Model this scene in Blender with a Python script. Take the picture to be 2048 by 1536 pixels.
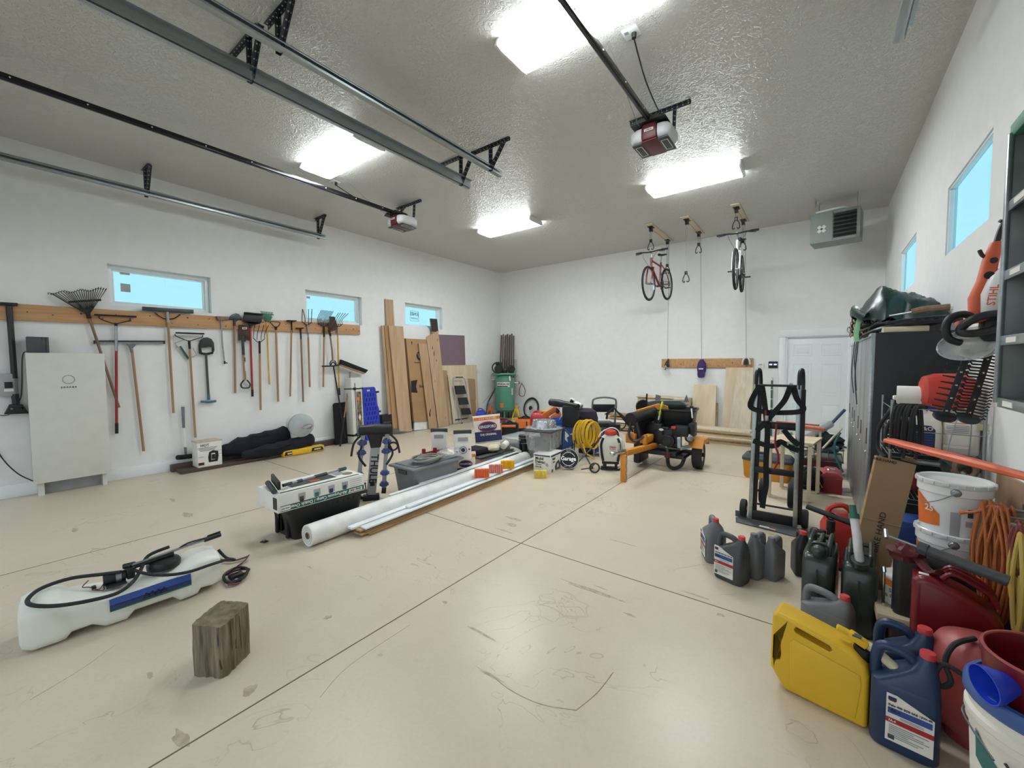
import bpy, bmesh, math, random
from mathutils import Vector as V, Matrix as MX, Euler
from mathutils.geometry import tessellate_polygon
PI = math.pi
random.seed(7)
sc = bpy.context.scene
for o in list(bpy.data.objects): bpy.data.objects.remove(o)

# ---------------------------------------------------------------- camera
FPX = 818.2; HC = 1.55                     # focal length in pixels of the 2048-wide frame, eye height
yaw, pit, rol = math.radians(-37.1), math.radians(-2.95), math.radians(-.235)
fw = V((math.sin(yaw)*math.cos(pit), math.cos(yaw)*math.cos(pit), math.sin(pit)))
r0 = V((math.cos(yaw), -math.sin(yaw), 0)); u0 = r0.cross(fw)
cr = math.cos(rol)*r0 + math.sin(rol)*u0; cu = -math.sin(rol)*r0 + math.cos(rol)*u0
cd = bpy.data.cameras.new('camera'); cam = bpy.data.objects.new('camera', cd)
sc.collection.objects.link(cam); sc.camera = cam
cd.sensor_fit = 'HORIZONTAL'; cd.sensor_width = 36; cd.lens = FPX/2048*36; cd.clip_start = .05
cam.matrix_world = MX(((cr.x, cu.x, -fw.x, 0), (cr.y, cu.y, -fw.y, 0), (cr.z, cu.z, -fw.z, HC), (0, 0, 0, 1)))

# ---------------------------------------------------------------- world, exposure
w = bpy.data.worlds.new('sky'); sc.world = w; w.use_nodes = True
wn = w.node_tree.nodes; wl_ = w.node_tree.links; bg = wn['Background']
tc = wn.new('ShaderNodeTexCoord'); sx = wn.new('ShaderNodeSeparateXYZ'); rp = wn.new('ShaderNodeValToRGB')
nz = wn.new('ShaderNodeTexNoise'); nz.inputs['Scale'].default_value = 3; mpg = wn.new('ShaderNodeMapping'); mpg.inputs['Scale'].default_value = (1, 1, 6)
mxw = wn.new('ShaderNodeMixRGB'); mxw.blend_type = 'ADD'; mxw.inputs[0].default_value = .12
wl_.new(tc.outputs['Generated'], sx.inputs[0]); wl_.new(sx.outputs['Z'], rp.inputs[0])
wl_.new(tc.outputs['Generated'], mpg.inputs[0]); wl_.new(mpg.outputs[0], nz.inputs['Vector'])
rp.color_ramp.elements[0].position = 0.0; rp.color_ramp.elements[0].color = (.86, .92, .96, 1)
rp.color_ramp.elements[1].position = .6; rp.color_ramp.elements[1].color = (.72, .86, 1.0, 1)
wl_.new(rp.outputs[0], mxw.inputs[1]); wl_.new(nz.outputs['Fac'], mxw.inputs[2]); wl_.new(mxw.outputs[0], bg.inputs['Color'])
bg.inputs['Strength'].default_value = 1.3
LAMP_L = 29.0                               # radiance of the fluorescent fixtures' lenses
sc.view_settings.view_transform = 'Standard'; sc.view_settings.look = 'None'
sc.view_settings.exposure = 0.0; sc.view_settings.gamma = 1.0; sc.view_settings.use_curve_mapping = False

# ---------------------------------------------------------------- where sight lines meet the room's planes
XL, XR, YB, YF, ZC = -7.52, .82, 9.4, -.7, 4.15
def ray(x, y): return fw + (x-1024)/FPX*cr - (y-768)/FPX*cu
def hit(x, y, ax, v):
    d = ray(x, y); c = V((0, 0, HC)); return c + d*((v-c[ax])/d[ax])
def fl(x, y, z=0.): return hit(x, y, 2, z)
def wl(x, y, off=.02): return hit(x, y, 0, XL+off)
def wb(x, y, off=.02): return hit(x, y, 1, YB-off)

# ---------------------------------------------------------------- materials
def lin(c):
    if isinstance(c, str): c = tuple(int(c[i:i+2], 16)/255 for i in (0, 2, 4))
    return tuple(((v+.055)/1.055)**2.4 if v > .04045 else v/12.92 for v in c)
MT = {}
def mat(name, col, rough=.5, metal=0., var=.12, vs=8., bump=0., bs=60., stretch=None, col2=None, trans=0., alpha=1., emit=0., coat=0., sss=0.):
    m = bpy.data.materials.new(name); m.use_nodes = True; n = m.node_tree.nodes; l = m.node_tree.links
    b = n['Principled BSDF']; c = lin(col)
    b.inputs['Roughness'].default_value = rough; b.inputs['Metallic'].default_value = metal
    b.inputs['Coat Weight'].default_value = coat
    t = n.new('ShaderNodeTexCoord'); mp = n.new('ShaderNodeMapping'); l.new(t.outputs['Object'], mp.inputs[0])
    if stretch: mp.inputs['Scale'].default_value = stretch
    z = n.new('ShaderNodeTexNoise'); z.inputs['Scale'].default_value = vs; z.inputs['Detail'].default_value = 5; l.new(mp.outputs[0], z.inputs['Vector'])
    r = n.new('ShaderNodeValToRGB'); l.new(z.outputs['Fac'], r.inputs[0]); e = r.color_ramp.elements
    e[0].position = .3; e[1].position = .7
    c2 = lin(col2) if col2 else tuple(v*(1-var) for v in c)
    e[0].color = (*c2, 1); e[1].color = (*(tuple(min(1, v*(1+var*.5)) for v in c) if not col2 else c), 1)
    l.new(r.outputs[0], b.inputs['Base Color'])
    if bump:
        z2 = n.new('ShaderNodeTexNoise'); z2.inputs['Scale'].default_value = bs; z2.inputs['Detail'].default_value = 3; l.new(mp.outputs[0], z2.inputs['Vector'])
        bm = n.new('ShaderNodeBump'); bm.inputs['Strength'].default_value = bump; bm.inputs['Distance'].default_value = .01
        l.new(z2.outputs['Fac'], bm.inputs['Height']); l.new(bm.outputs[0], b.inputs['Normal'])
    if trans: b.inputs['Transmission Weight'].default_value = trans
    if sss: b.inputs['Subsurface Weight'].default_value = sss; b.inputs['Subsurface Radius'].default_value = (.05, .05, .05)
    if emit: b.inputs['Emission Color'].default_value = (*c, 1); b.inputs['Emission Strength'].default_value = emit
    if alpha < 1:
        o = n['Material Output']; tr = n.new('ShaderNodeBsdfTransparent'); mx = n.new('ShaderNodeMixShader'); mx.inputs[0].default_value = alpha
        l.new(tr.outputs[0], mx.inputs[1]); l.new(b.outputs[0], mx.inputs[2]); l.new(mx.outputs[0], o.inputs[0])
    MT[name] = m; return m
def wood(name, a, b_, axis=2, rough=.6, sc_=1.):
    s = [14*sc_]*3; s[axis] = .9*sc_
    return mat(name, a, rough, col2=b_, vs=1.6, stretch=tuple(s), bump=.15, bs=4)
mat('wall_paint', 'E6E7E6', .75, var=.03, bump=.06, bs=90)
mat('white', 'E8E8E4', .5); mat('white_gloss', 'E6E8E8', .25, var=.03); mat('offwhite', 'CFCFC6', .45, var=.04)
mat('paper', 'E4E2DA', .8, var=.05); mat('frame_white', 'E6ECEE', .4, var=.02)
mat('black', '17181A', .45); mat('black_matte', '1B1C1F', .8, var=.3); mat('black_gloss', '0F1011', .2); mat('rubber', '232425', .75, bump=.2)
mat('navy_cloth', '151A26', .9, var=.4, vs=30, bump=.3, bs=200); mat('black_cloth', '191A1D', .92, var=.4, vs=30, bump=.3, bs=300)
mat('grey', '6F7275', .5); mat('grey_dark', '45484B', .5); mat('grey_light', 'A3A6A8', .5); mat('grey_tote', '75797D', .5, var=.05, bump=.05)
mat('steel', '9AA0A4', .35, .9, vs=20); mat('chrome', 'C9CDD0', .15, 1., var=.05); mat('galv', 'A9B1B4', .32, .85, vs=40, var=.15, stretch=(1, .1, 1))
mat('steel_dark', '4A4F54', .4, .7, var=.3); mat('iron', '33302E', .6, .6, var=.4, vs=25); mat('rust', '4C3A33', .7, .4, var=.5, vs=20)
mat('angle_iron', '4F5459', .45, .8, var=.2)
wood('pine', 'C29B70', 'AA7E52', 1); wood('pine_z', 'AF8C66', '94714E', 2); wood('oakboard', 'BFA284', 'A98C6D', 2); wood('oak2', 'B99B7A', '9C7E60', 2, sc_=1.4)
wood('ash', 'A5835F', '8C6A48', 2); wood('ash_grey', '8B6F5C', '6F5747', 2); wood('plywood', 'D8C7AC', 'C9B594', 2, sc_=.4); wood('plywood_x', 'DCCDB4', 'C6B08C', 0, sc_=.5)
wood('dark_timber', '5A463B', '42342D', 1); wood('board_edge', 'B79468', '8A6A45', 1); wood('stake', '6A543F', '4A3A2E', 2); wood('darktip', '3B302B', '2A2320', 2)
wood('boards_y', 'C9A878', '9F7B50', 1, sc_=1.2); wood('mdf', 'A48A6D', '9A8062', 2); wood('table_wood', 'D9CDB8', 'C8B99E', 2)
mat('cardboard', 'A5835E', .85, var=.08, vs=3); mat('cardboard_dk', '8E7556', .85, var=.1, vs=4); mat('purple_board', '7A6570', .7, var=.05, bump=.05, bs=200)
mat('yellow', 'E2B61F', .4, var=.06); mat('yellow_handle', 'CFA53C', .4); mat('yellow_can', 'E0B52A', .45, var=.05); mat('lime', 'C9D43A', .4)
mat('orange', 'E2742C', .5, var=.1); mat('orange_cloth', 'D9753A', .85, var=.1, bump=.2, bs=200); mat('orange_cord', 'C07240', .55, var=.15, vs=20); mat('orange_pla', 'D6603C', .45)
mat('log_orange', 'D08A2C', .45, var=.15); mat('box_orange', 'C88A2C', .5, var=.12, vs=6); mat('salmon', 'E08D7A', .9, bump=.4, bs=120); mat('sponge_o', 'EA6A40', .9, bump=.4, bs=120); mat('sponge_y', 'F0B010', .9, bump=.4, bs=120); mat('sponge_p', 'E8D04A', .9, bump=.4, bs=120)
mat('red', 'A8242A', .4, var=.1); mat('red_bright', 'BF3A30', .4, var=.08); mat('red_dark', '6E1219', .3, var=.15); mat('red_tank', 'A04A48', .4, var=.1); mat('red_handle', 'A0262A', .4); mat('maroon', '5A1E24', .4); mat('red_cap', 'C93B40', .45); mat('red_tool', '8C2226', .45, var=.15); mat('red_tool_top', 'A4484A', .5)
mat('blue', '2743B5', .4, var=.1); mat('blue_hose', '2F62B8', .4, var=.15); mat('blue_dk', '1E3558', .35, var=.06); mat('navy', '23305E', .5); mat('blue_label', '2B4E96', .5); mat('blue_rack', '46578F', .45); mat('blue_creeper', '1E35B0', .45); mat('duffel', '2A2036', .8, var=.3); mat('purple', '3B2A66', .8, var=.2); mat('blue_grip', '41667F', .5); mat('blue_steel', '2B4A66', .5)
mat('green', '2F8F7C', .35, var=.1, coat=.4); mat('green_comp', '56907C', .35, .25, var=.08); mat('green_can', '2E3B36', .35, var=.25, vs=10, coat=.3); mat('tarp', '143530', .35, var=.4, vs=3, bump=.4, bs=14); mat('green_pipe', '2C6A55', .45); mat('teal_frame', '2E6C6A', .5); mat('green_label', '235B55', .6); mat('mint', '8FCBA0', .6); mat('green_lid', '2E7A5E', .6)
mat('tank_plastic', 'E2E4DA', .35, var=.04, vs=4, sss=.5); mat('milk', 'E6E2D6', .35, var=.04, sss=.3); mat('foil', 'D5DADD', .18, 1., var=.2, vs=30, bump=.8, bs=45)
mat('clear', 'D4DADF', .12, var=.03, alpha=.34); mat('clear_bag', 'C9CDD2', .15, alpha=.3, bump=.5, bs=25); mat('smoke', 'B9C2C6', .3, alpha=.7)
mat('lens_grey', 'DDE0E2', .35, var=.03, alpha=.88)
mat('old_wood', '93836D', .85, col2='4F4538', vs=3.2, stretch=(13, 13, 1.2), bump=.9, bs=8); mat('old_wood_end', '85775F', .9, col2='574C3E', vs=22, bump=.7, bs=30)
mat('tan', 'C8B79B', .7); mat('tan_stripe', '9C6A2E', .6); mat('camo', '8C7C66', .7, col2='3A3A2C', vs=16); mat('cream', 'CFC7A8', .7); mat('foam', '454A4E', .9)
mat('yellow_cord', 'C9AE5C', .5, var=.1); mat('red_cord', '7A3A34', .5, var=.1); mat('locker_front', '9EA4A8', .35, .7, var=.35, vs=6, stretch=(1, 3, .3)); mat('locker_side', '15181C', .5, var=.15)
mat('shelf_metal', '858B88', .45, .5, var=.25, vs=7); mat('heater_grey', '7F8683', .5, .2, var=.05); mat('screen_glow', 'B8BEE8', .4, emit=1.2)
mat('rope', '8E8E88', .8); mat('straw', 'D9CFA0', .9); mat('neon', 'F4F8FA', .3, emit=.35); mat('brown_box', '8C7658', .8, var=.08); mat('gloss_blue', '1D3FC4', .25); mat('blue_rim', '3D5F9C', .4)

# ---------------------------------------------------------------- mesh collector
_txt = {}
def text_mesh(s, bold):
    k = (s, bold)
    if k not in _txt:
        c = bpy.data.curves.new('t', 'FONT'); c.body = s; c.size = 1; c.resolution_u = 2; c.align_x = 'CENTER'; c.align_y = 'CENTER'
        c.offset = .02 if bold else 0; c.extrude = .02
        o = bpy.data.objects.new('t', c); sc.collection.objects.link(o); bpy.context.view_layer.update()
        me = bpy.data.meshes.new_from_object(o.evaluated_get(bpy.context.evaluated_depsgraph_get()))
        _txt[k] = ([tuple(v.co) for v in me.vertices], [tuple(p.vertices) for p in me.polygons])
        bpy.data.objects.remove(o); bpy.data.curves.remove(c); bpy.data.meshes.remove(me)
    return _txt[k]
def frame(ex, ey, ez, o=(0, 0, 0)):
    ex, ey, ez = V(ex), V(ey), V(ez)
    return MX(((ex.x, ey.x, ez.x, o[0]), (ex.y, ey.y, ez.y, o[1]), (ex.z, ey.z, ez.z, o[2]), (0, 0, 0, 1)))
def basis(d):
    d = V(d).normalized(); a = V((0, 0, 1)) if abs(d.z) < .95 else V((1, 0, 0))
    x = a.cross(d).normalized(); return x, d.cross(x), d
def spline(p, k, closed=False):
    p = [V(q) for q in p]; n = len(p); out = []
    if n < 3 and not closed: return p
    R = range(n if closed else n-1)
    for i in R:
        g = lambda j: p[j % n] if closed else p[max(0, min(n-1, j))]
        a, b, c, d = g(i-1), g(i), g(i+1), g(i+2)
        for q in range(k):
            t = q/k; out.append(.5*((2*b)+(c-a)*t+(2*a-5*b+4*c-d)*t*t+(3*b-a-3*c+d)*t**3))
    if not closed: out.append(p[-1])
    return out
def srect(wd, dp, n=24, e=4., cx=0, cy=0, z=0):
    o = []
    for i in range(n):
        t = 2*PI*(i+.5)/n; c, s = math.cos(t), math.sin(t)
        o.append((cx+wd/2*math.copysign(abs(c)**(2/e), c), cy+dp/2*math.copysign(abs(s)**(2/e), s), z))
    return o
class B:
    def __init__(s, m='white', T=None): s.v = []; s.f = []; s.mi = []; s.mats = []; s.cur = m; s.T = T
    def m(s, n): s.cur = n; return s
    def add(s, vs, fs, T=None):
        if s.cur not in s.mats: s.mats.append(s.cur)
        i = s.mats.index(s.cur); b = len(s.v)
        for v in vs:
            v = V(v)
            if T is not None: v = T @ v
            if s.T is not None: v = s.T @ v
            s.v.append(v)
        s.f += [tuple(b+j for j in f) for f in fs]; s.mi += [i]*len(fs); return s
    def addbm(s, bm, T=None):
        bm.verts.index_update(); s.add([v.co.copy() for v in bm.verts], [[v.index for v in f.verts] for f in bm.faces], T); bm.free(); return s
    def box(s, c, d, bev=0, T=None, rz=0, R=None, seg=2):
        bm = bmesh.new(); bmesh.ops.create_cube(bm, size=1)
        for v in bm.verts: v.co = V((v.co.x*d[0], v.co.y*d[1], v.co.z*d[2]))
        if bev: bmesh.ops.bevel(bm, geom=bm.edges[:], offset=min(bev, min(d)*.45), segments=seg, profile=.5, affect='EDGES')
        Q = MX.Translation(V(c)) @ (MX.Rotation(rz, 4, 'Z') if R is None else Euler(R).to_matrix().to_4x4())
        return s.addbm(bm, (T @ Q) if T is not None else Q)
    def bar(s, a, b, w_, t_, bev=0, up=None):
        a, b = V(a), V(b); x, y, z = basis(b-a)
        if up is not None: y = V(up).normalized(); x = y.cross(z).normalized(); y = z.cross(x)
        return s.box((0, 0, 0), (w_, t_, (b-a).length), bev, T=frame(x, y, z, (a+b)/2))
    def loft(s, rings, cap=True, closed=False, T=None):
        n = len(rings[0]); vs = [p for r in rings for p in r]; fs = []; k = len(rings)
        for i in range(k if closed else k-1):
            a, b = i*n, ((i+1) % k)*n
            for j in range(n): fs.append((a+j, a+(j+1) % n, b+(j+1) % n, b+j))
        if cap and not closed: fs.append(tuple(range(n))[::-1]); fs.append(tuple(range((k-1)*n, k*n)))
        return s.add(vs, fs, T)
    def cyl(s, a, b, r, r2=None, n=16, cap=True):
        a, b = V(a), V(b); x, y, z = basis(b-a); r2 = r if r2 is None else r2
        R = [[c+(x*math.cos(2*PI*i/n)+y*math.sin(2*PI*i/n))*q for i in range(n)] for c, q in ((a, r), (b, r2))]
        return s.loft(R, cap)
    def tube(s, pts, r, n=8, closed=False, sub=5, flat=None):
        P = spline(pts, sub, closed) if sub > 1 else [V(p) for p in pts]; k = len(P); rings = []; px = None
        for i, p in enumerate(P):
            d = (P[(i+1) % k]-P[i-1]) if closed else (P[min(i+1, k-1)]-P[max(i-1, 0)])
            if d.length < 1e-9: d = V((0, 0, 1))
            d.normalize()
            if px is None: px = basis(d)[0]
            px = (px-d*px.dot(d))
            px = px.normalized() if px.length > 1e-6 else basis(d)[0]
            y = d.cross(px); q = r[min(int(i*len(r)/k), len(r)-1)] if isinstance(r, (list, tuple)) else r
            f = flat or (1, 1)
            rings.append([p+(px*math.cos(2*PI*j/n)*f[0]+y*math.sin(2*PI*j/n)*f[1])*q for j in range(n)])
        return s.loft(rings, not closed, closed)
    def lathe(s, prof, c=(0, 0, 0), n=24, d=(0, 0, 1), T=None, a0=0, a1=2*PI, cap=True):
        x, y, z = basis(d) if tuple(d) != (0, 0, 1) else (V((1, 0, 0)), V((0, 1, 0)), V((0, 0, 1)))
        full = abs(a1-a0-2*PI) < 1e-6; rings = []; N = n if full else n+1
        vs = []; fs = []
        for (r, h) in prof:
            for i in range(N):
                t = a0+(a1-a0)*i/n; vs.append(V(c)+x*r*math.cos(t)+y*r*math.sin(t)+z*h)
        for k in range(len(prof)-1):
            for i in range(n):
                j = (i+1) % N if full else i+1
                fs.append((k*N+i, k*N+j, (k+1)*N+j, (k+1)*N+i))
        if full and cap:
            if prof[0][0] > 1e-5: fs.append(tuple(range(N))[::-1])
            if prof[-1][0] > 1e-5: fs.append(tuple(range((len(prof)-1)*N, len(prof)*N)))
        return s.add(vs, fs, T)
    def sph(s, c, r, n=16, T=None):
        r = (r, r, r) if not hasattr(r, '__len__') else r
        bm = bmesh.new(); bmesh.ops.create_uvsphere(bm, u_segments=n, v_segments=max(6, n//2), radius=1)
        for v in bm.verts: v.co = V((v.co.x*r[0]+c[0], v.co.y*r[1]+c[1], v.co.z*r[2]+c[2]))
        return s.addbm(bm, T)
    def torus(s, c, R, r, d=(0, 0, 1), n=24, k=8, sy=1.):
        x, y, z = basis(d); pts = [V(c)+x*R*math.cos(2*PI*i/n)+y*R*sy*math.sin(2*PI*i/n) for i in range(n)]
        return s.tube(pts, r, k, True, 1)
    def prism(s, outer, t, T=None, holes=(), bev=0, seg=2, h0=0, hbev=.003):
        """outline in local XY, extruded h0..h0+t along local Z"""
        loops = [[V((p[0], p[1], 0)) for p in L] for L in (outer, *holes)]
        tri = tessellate_polygon(loops); flat = [p for L in loops for p in L]; n = len(flat)
        bm = bmesh.new(); lo = [bm.verts.new((p.x, p.y, h0)) for p in flat]; hi = [bm.verts.new((p.x, p.y, h0+t)) for p in flat]
        for a, b, c in tri:
            try: bm.faces.new((lo[a], lo[b], lo[c])); bm.faces.new((hi[c], hi[b], hi[a]))
            except ValueError: pass
        k = 0
        for L in loops:
            m = len(L)
            for i in range(m):
                a, b = k+i, k+(i+1) % m
                try: bm.faces.new((lo[a], lo[b], hi[b], hi[a]))
                except ValueError: pass
            k += m
        bmesh.ops.recalc_face_normals(bm, faces=bm.faces[:])
        bmesh.ops.dissolve_limit(bm, angle_limit=.01, verts=bm.verts[:], edges=bm.edges[:])
        if bev:
            n0 = len(loops[0]); oc = {(round(p.x, 5), round(p.y, 5)) for p in loops[0]}
            sharp = [e for e in bm.edges if len(e.link_faces) == 2 and e.calc_face_angle(0) > .9]
            inn = [e for e in sharp if all((round(v.co.x, 5), round(v.co.y, 5)) not in oc for v in e.verts)]
            if inn: bmesh.ops.bevel(bm, geom=inn, offset=min(bev, hbev), segments=1, profile=.5, affect='EDGES')
            ed = [e for e in bm.edges if len(e.link_faces) == 2 and e.calc_face_angle(0) > .9 and all((round(v.co.x, 5), round(v.co.y, 5)) in oc for v in e.verts)]
            bmesh.ops.bevel(bm, geom=ed, offset=bev, segments=seg, profile=.5, affect='EDGES')
        bmesh.ops.recalc_face_normals(bm, faces=bm.faces[:])
        return s.addbm(bm, T)
    def text(s, t, size, T, bold=False, sx=1.):
        v, f = text_mesh(t, bold); return s.add([(p[0]*size*sx, p[1]*size, p[2]*.03) for p in v], f, T)
def facing(o, n, up=(0, 0, 1)):
    """local XY plane standing at o, its +Z along n, its +Y as near up as can be"""
    z = V(n).normalized(); x = V(up).cross(z).normalized(); y = z.cross(x); return frame(x, y, z, o)

C = sc.collection
def mesh_obj(name, b, inv=None, sharp=38):
    me = bpy.data.meshes.new(name); me.from_pydata([tuple((inv @ v) if inv is not None else v) for v in b.v], [], b.f)
    for k in b.mats: me.materials.append(MT[k])
    me.polygons.foreach_set('material_index', b.mi); me.polygons.foreach_set('use_smooth', [True]*len(b.f))
    bm = bmesh.new(); bm.from_mesh(me); bmesh.ops.recalc_face_normals(bm, faces=bm.faces[:]); bm.to_mesh(me); bm.free()
    me.update(); me.set_sharp_from_angle(angle=math.radians(sharp))
    o = bpy.data.objects.new(name, me); C.objects.link(o); return o
def tag(o, label, cat, group=None):
    o['label'] = label; o['category'] = cat
    if group: o['group'] = group
    return o
def thing(name, label, cat, loc=(0, 0, 0), rz=0, group=None, rot=None):
    o = bpy.data.objects.new(name, None); C.objects.link(o); o.empty_display_size = .1
    o.location = loc; o.rotation_euler = rot or (0, 0, rz); o['_w'] = 0
    del o['_w']
    return tag(o, label, cat, group)
def TM(o): return MX.Translation(o.location) @ o.rotation_euler.to_matrix().to_4x4()
def part(t, name, b, label=None, world=False, parent=None):
    """a mesh under thing t (or under part `parent` of it); world=True: b is in room coordinates"""
    o = mesh_obj(name, b, TM(t).inverted() if world else None)
    o.parent = parent or t
    if label: o['label'] = label
    return o
def solo(name, b, label, cat, loc=None, rz=0, group=None, rot=None):
    """a thing of one mesh; b in room coordinates when loc is None"""
    if loc is None:
        lo = [min(v[i] for v in b.v) for i in range(3)]; hi = [max(v[i] for v in b.v) for i in range(3)]
        c = V(((lo[0]+hi[0])/2, (lo[1]+hi[1])/2, lo[2])); o = mesh_obj(name, b, MX.Translation(-c)); o.location = c
    else: o = mesh_obj(name, b); o.location = loc; o.rotation_euler = rot or (0, 0, rz)
    return tag(o, label, cat, group)
def struct(name, b, parent=None):
    o = mesh_obj(name, b)
    if parent is not None: o.parent = parent
    else: o['kind'] = 'structure'
    return o
def copy_tree(o, parent=None):
    c = o.copy(); C.objects.link(c)
    if parent is not None: c.parent = parent
    for ch in [x for x in bpy.data.objects if x.parent == o]: copy_tree(ch, c)
    return c
# ================================================================ the room
def special(name):
    m = bpy.data.materials.new(name); m.use_nodes = True; MT[name] = m
    return m, m.node_tree.nodes, m.node_tree.links, m.node_tree.nodes['Principled BSDF']
def nd(n, t, **k):
    x = n.new(t)
    for a, v in k.items():
        if a in x.inputs: x.inputs[a].default_value = v
        else: setattr(x, a, v)
    return x
# sealed concrete, beige and glossy, scuffed
m, n, l, b = special('floor_epoxy')
t = nd(n, 'ShaderNodeTexCoord')
z1 = nd(n, 'ShaderNodeTexNoise', Scale=.9, Detail=6, Roughness=.6); z2 = nd(n, 'ShaderNodeTexNoise', Scale=2.6, Detail=10, Roughness=.7, Distortion=1.2); z3 = nd(n, 'ShaderNodeTexNoise', Scale=55, Detail=4)
for z in (z1, z2, z3): l.new(t.outputs['Object'], z.inputs['Vector'])
ra = nd(n, 'ShaderNodeValToRGB'); l.new(z1.outputs['Fac'], ra.inputs[0])
ra.color_ramp.elements[0].position = .3; ra.color_ramp.elements[0].color = (*lin('C9BBA4'), 1); ra.color_ramp.elements[1].position = .7; ra.color_ramp.elements[1].color = (*lin('D5C8B2'), 1)
rb_ = nd(n, 'ShaderNodeValToRGB'); l.new(z2.outputs['Fac'], rb_.inputs[0])
rb_.color_ramp.elements[0].position = .60; rb_.color_ramp.elements[0].color = (0, 0, 0, 1); rb_.color_ramp.elements[1].position = .76; rb_.color_ramp.elements[1].color = (.26, .26, .26, 1)
mx = nd(n, 'ShaderNodeMixRGB'); l.new(rb_.outputs[0], mx.inputs[0]); l.new(ra.outputs[0], mx.inputs[1]); mx.inputs[2].default_value = (*lin('8A7964'), 1)
zv = nd(n, 'ShaderNodeTexNoise', Scale=2.1, Detail=3, Distortion=1.5); zk = nd(n, 'ShaderNodeTexNoise', Scale=1.3, Detail=2)
mp_ = nd(n, 'ShaderNodeMapping'); mp_.inputs['Location'].default_value = (3.1, 7.7, 1.3); l.new(t.outputs['Object'], mp_.inputs[0])
l.new(mp_.outputs[0], zv.inputs['Vector']); l.new(mp_.outputs[0], zk.inputs['Vector'])
v1 = nd(n, 'ShaderNodeMath', operation='SUBTRACT'); l.new(zv.outputs['Fac'], v1.inputs[0]); v1.inputs[1].default_value = .5
v2 = nd(n, 'ShaderNodeMath', operation='ABSOLUTE'); l.new(v1.outputs[0], v2.inputs[0])
v3 = nd(n, 'ShaderNodeMapRange'); v3.inputs['From Max'].default_value = .007; v3.inputs['To Min'].default_value = .55; v3.inputs['To Max'].default_value = 0.; l.new(v2.outputs[0], v3.inputs['Value'])
v4 = nd(n, 'ShaderNodeMapRange'); v4.inputs['From Min'].default_value = .53; v4.inputs['From Max'].default_value = .62; l.new(zk.outputs['Fac'], v4.inputs['Value'])
v5 = nd(n, 'ShaderNodeMath', operation='MULTIPLY'); l.new(v3.outputs[0], v5.inputs[0]); l.new(v4.outputs[0], v5.inputs[1])
mx0 = mx; mx = nd(n, 'ShaderNodeMixRGB'); l.new(v5.outputs[0], mx.inputs[0]); l.new(mx0.outputs[0], mx.inputs[1]); mx.inputs[2].default_value = (*lin('8C7B66'), 1)   # scuffed tyre and drag marks
mul = nd(n, 'ShaderNodeMixRGB', blend_type='MULTIPLY'); mul.inputs[0].default_value = .12; l.new(mx.outputs[0], mul.inputs[1]); l.new(z3.outputs['Fac'], mul.inputs[2])
l.new(mul.outputs[0], b.inputs['Base Color'])
rr = nd(n, 'ShaderNodeMapRange'); rr.inputs['To Min'].default_value = .27; rr.inputs['To Max'].default_value = .38; b.inputs['Specular IOR Level'].default_value = .42; l.new(z1.outputs['Fac'], rr.inputs['Value']); l.new(rr.outputs[0], b.inputs['Roughness'])
bm_ = nd(n, 'ShaderNodeBump', Strength=.05, Distance=.01); l.new(z1.outputs['Fac'], bm_.inputs['Height']); l.new(bm_.outputs[0], b.inputs['Normal'])
# knockdown-textured semi-gloss ceiling
m, n, l, b = special('ceiling_paint'); t = nd(n, 'ShaderNodeTexCoord')
b.inputs['Base Color'].default_value = (*lin('CBCBC6'), 1); b.inputs['Roughness'].default_value = .30
zc = nd(n, 'ShaderNodeTexNoise', Scale=16, Detail=3, Distortion=2.5); l.new(t.outputs['Object'], zc.inputs['Vector'])
rc = nd(n, 'ShaderNodeValToRGB'); rc.color_ramp.elements[0].position = .47; rc.color_ramp.elements[1].position = .56; l.new(zc.outputs['Fac'], rc.inputs[0])
bc = nd(n, 'ShaderNodeBump', Strength=.6, Distance=.01); l.new(rc.outputs[0], bc.inputs['Height']); l.new(bc.outputs[0], b.inputs['Normal'])
# window glass
m, n, l, b = special('glass'); tr = nd(n, 'ShaderNodeBsdfTransparent'); tr.inputs[0].default_value = (.64, .87, .92, 1); gl = nd(n, 'ShaderNodeBsdfGlossy', Roughness=.02); ms = nd(n, 'ShaderNodeMixShader')
ms.inputs[0].default_value = .05; l.new(tr.outputs[0], ms.inputs[1]); l.new(gl.outputs[0], ms.inputs[2]); l.new(ms.outputs[0], n['Material Output'].inputs[0])
# fluorescent lens: two tubes glow behind a prismatic sheet
m, n, l, b = special('lamp_lens'); t = nd(n, 'ShaderNodeTexCoord'); s_ = nd(n, 'ShaderNodeSeparateXYZ'); l.new(t.outputs['Object'], s_.inputs[0])
ab = nd(n, 'ShaderNodeMath', operation='ABSOLUTE'); l.new(s_.outputs['Y'], ab.inputs[0]); su = nd(n, 'ShaderNodeMath', operation='SUBTRACT'); l.new(ab.outputs[0], su.inputs[0]); su.inputs[1].default_value = .095
ab2 = nd(n, 'ShaderNodeMath', operation='ABSOLUTE'); l.new(su.outputs[0], ab2.inputs[0])
mr = nd(n, 'ShaderNodeMapRange'); mr.inputs['From Max'].default_value = .1; mr.inputs['To Min'].default_value = LAMP_L*1.5; mr.inputs['To Max'].default_value = LAMP_L*.55; l.new(ab2.outputs[0], mr.inputs['Value'])
b.inputs['Base Color'].default_value = (.8, .8, .8, 1); b.inputs['Emission Color'].default_value = (.93, .98, 1., 1); l.new(mr.outputs[0], b.inputs['Emission Strength'])
mf = MT['lamp_lens'].copy(); MT['lamp_lens_far'] = mf       # far fixtures' emission raised to brighten the back of the room
q = [x for x in mf.node_tree.nodes if x.type == 'MAP_RANGE'][0]; q.inputs['To Min'].default_value *= 1.9; q.inputs['To Max'].default_value *= 1.9
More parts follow.
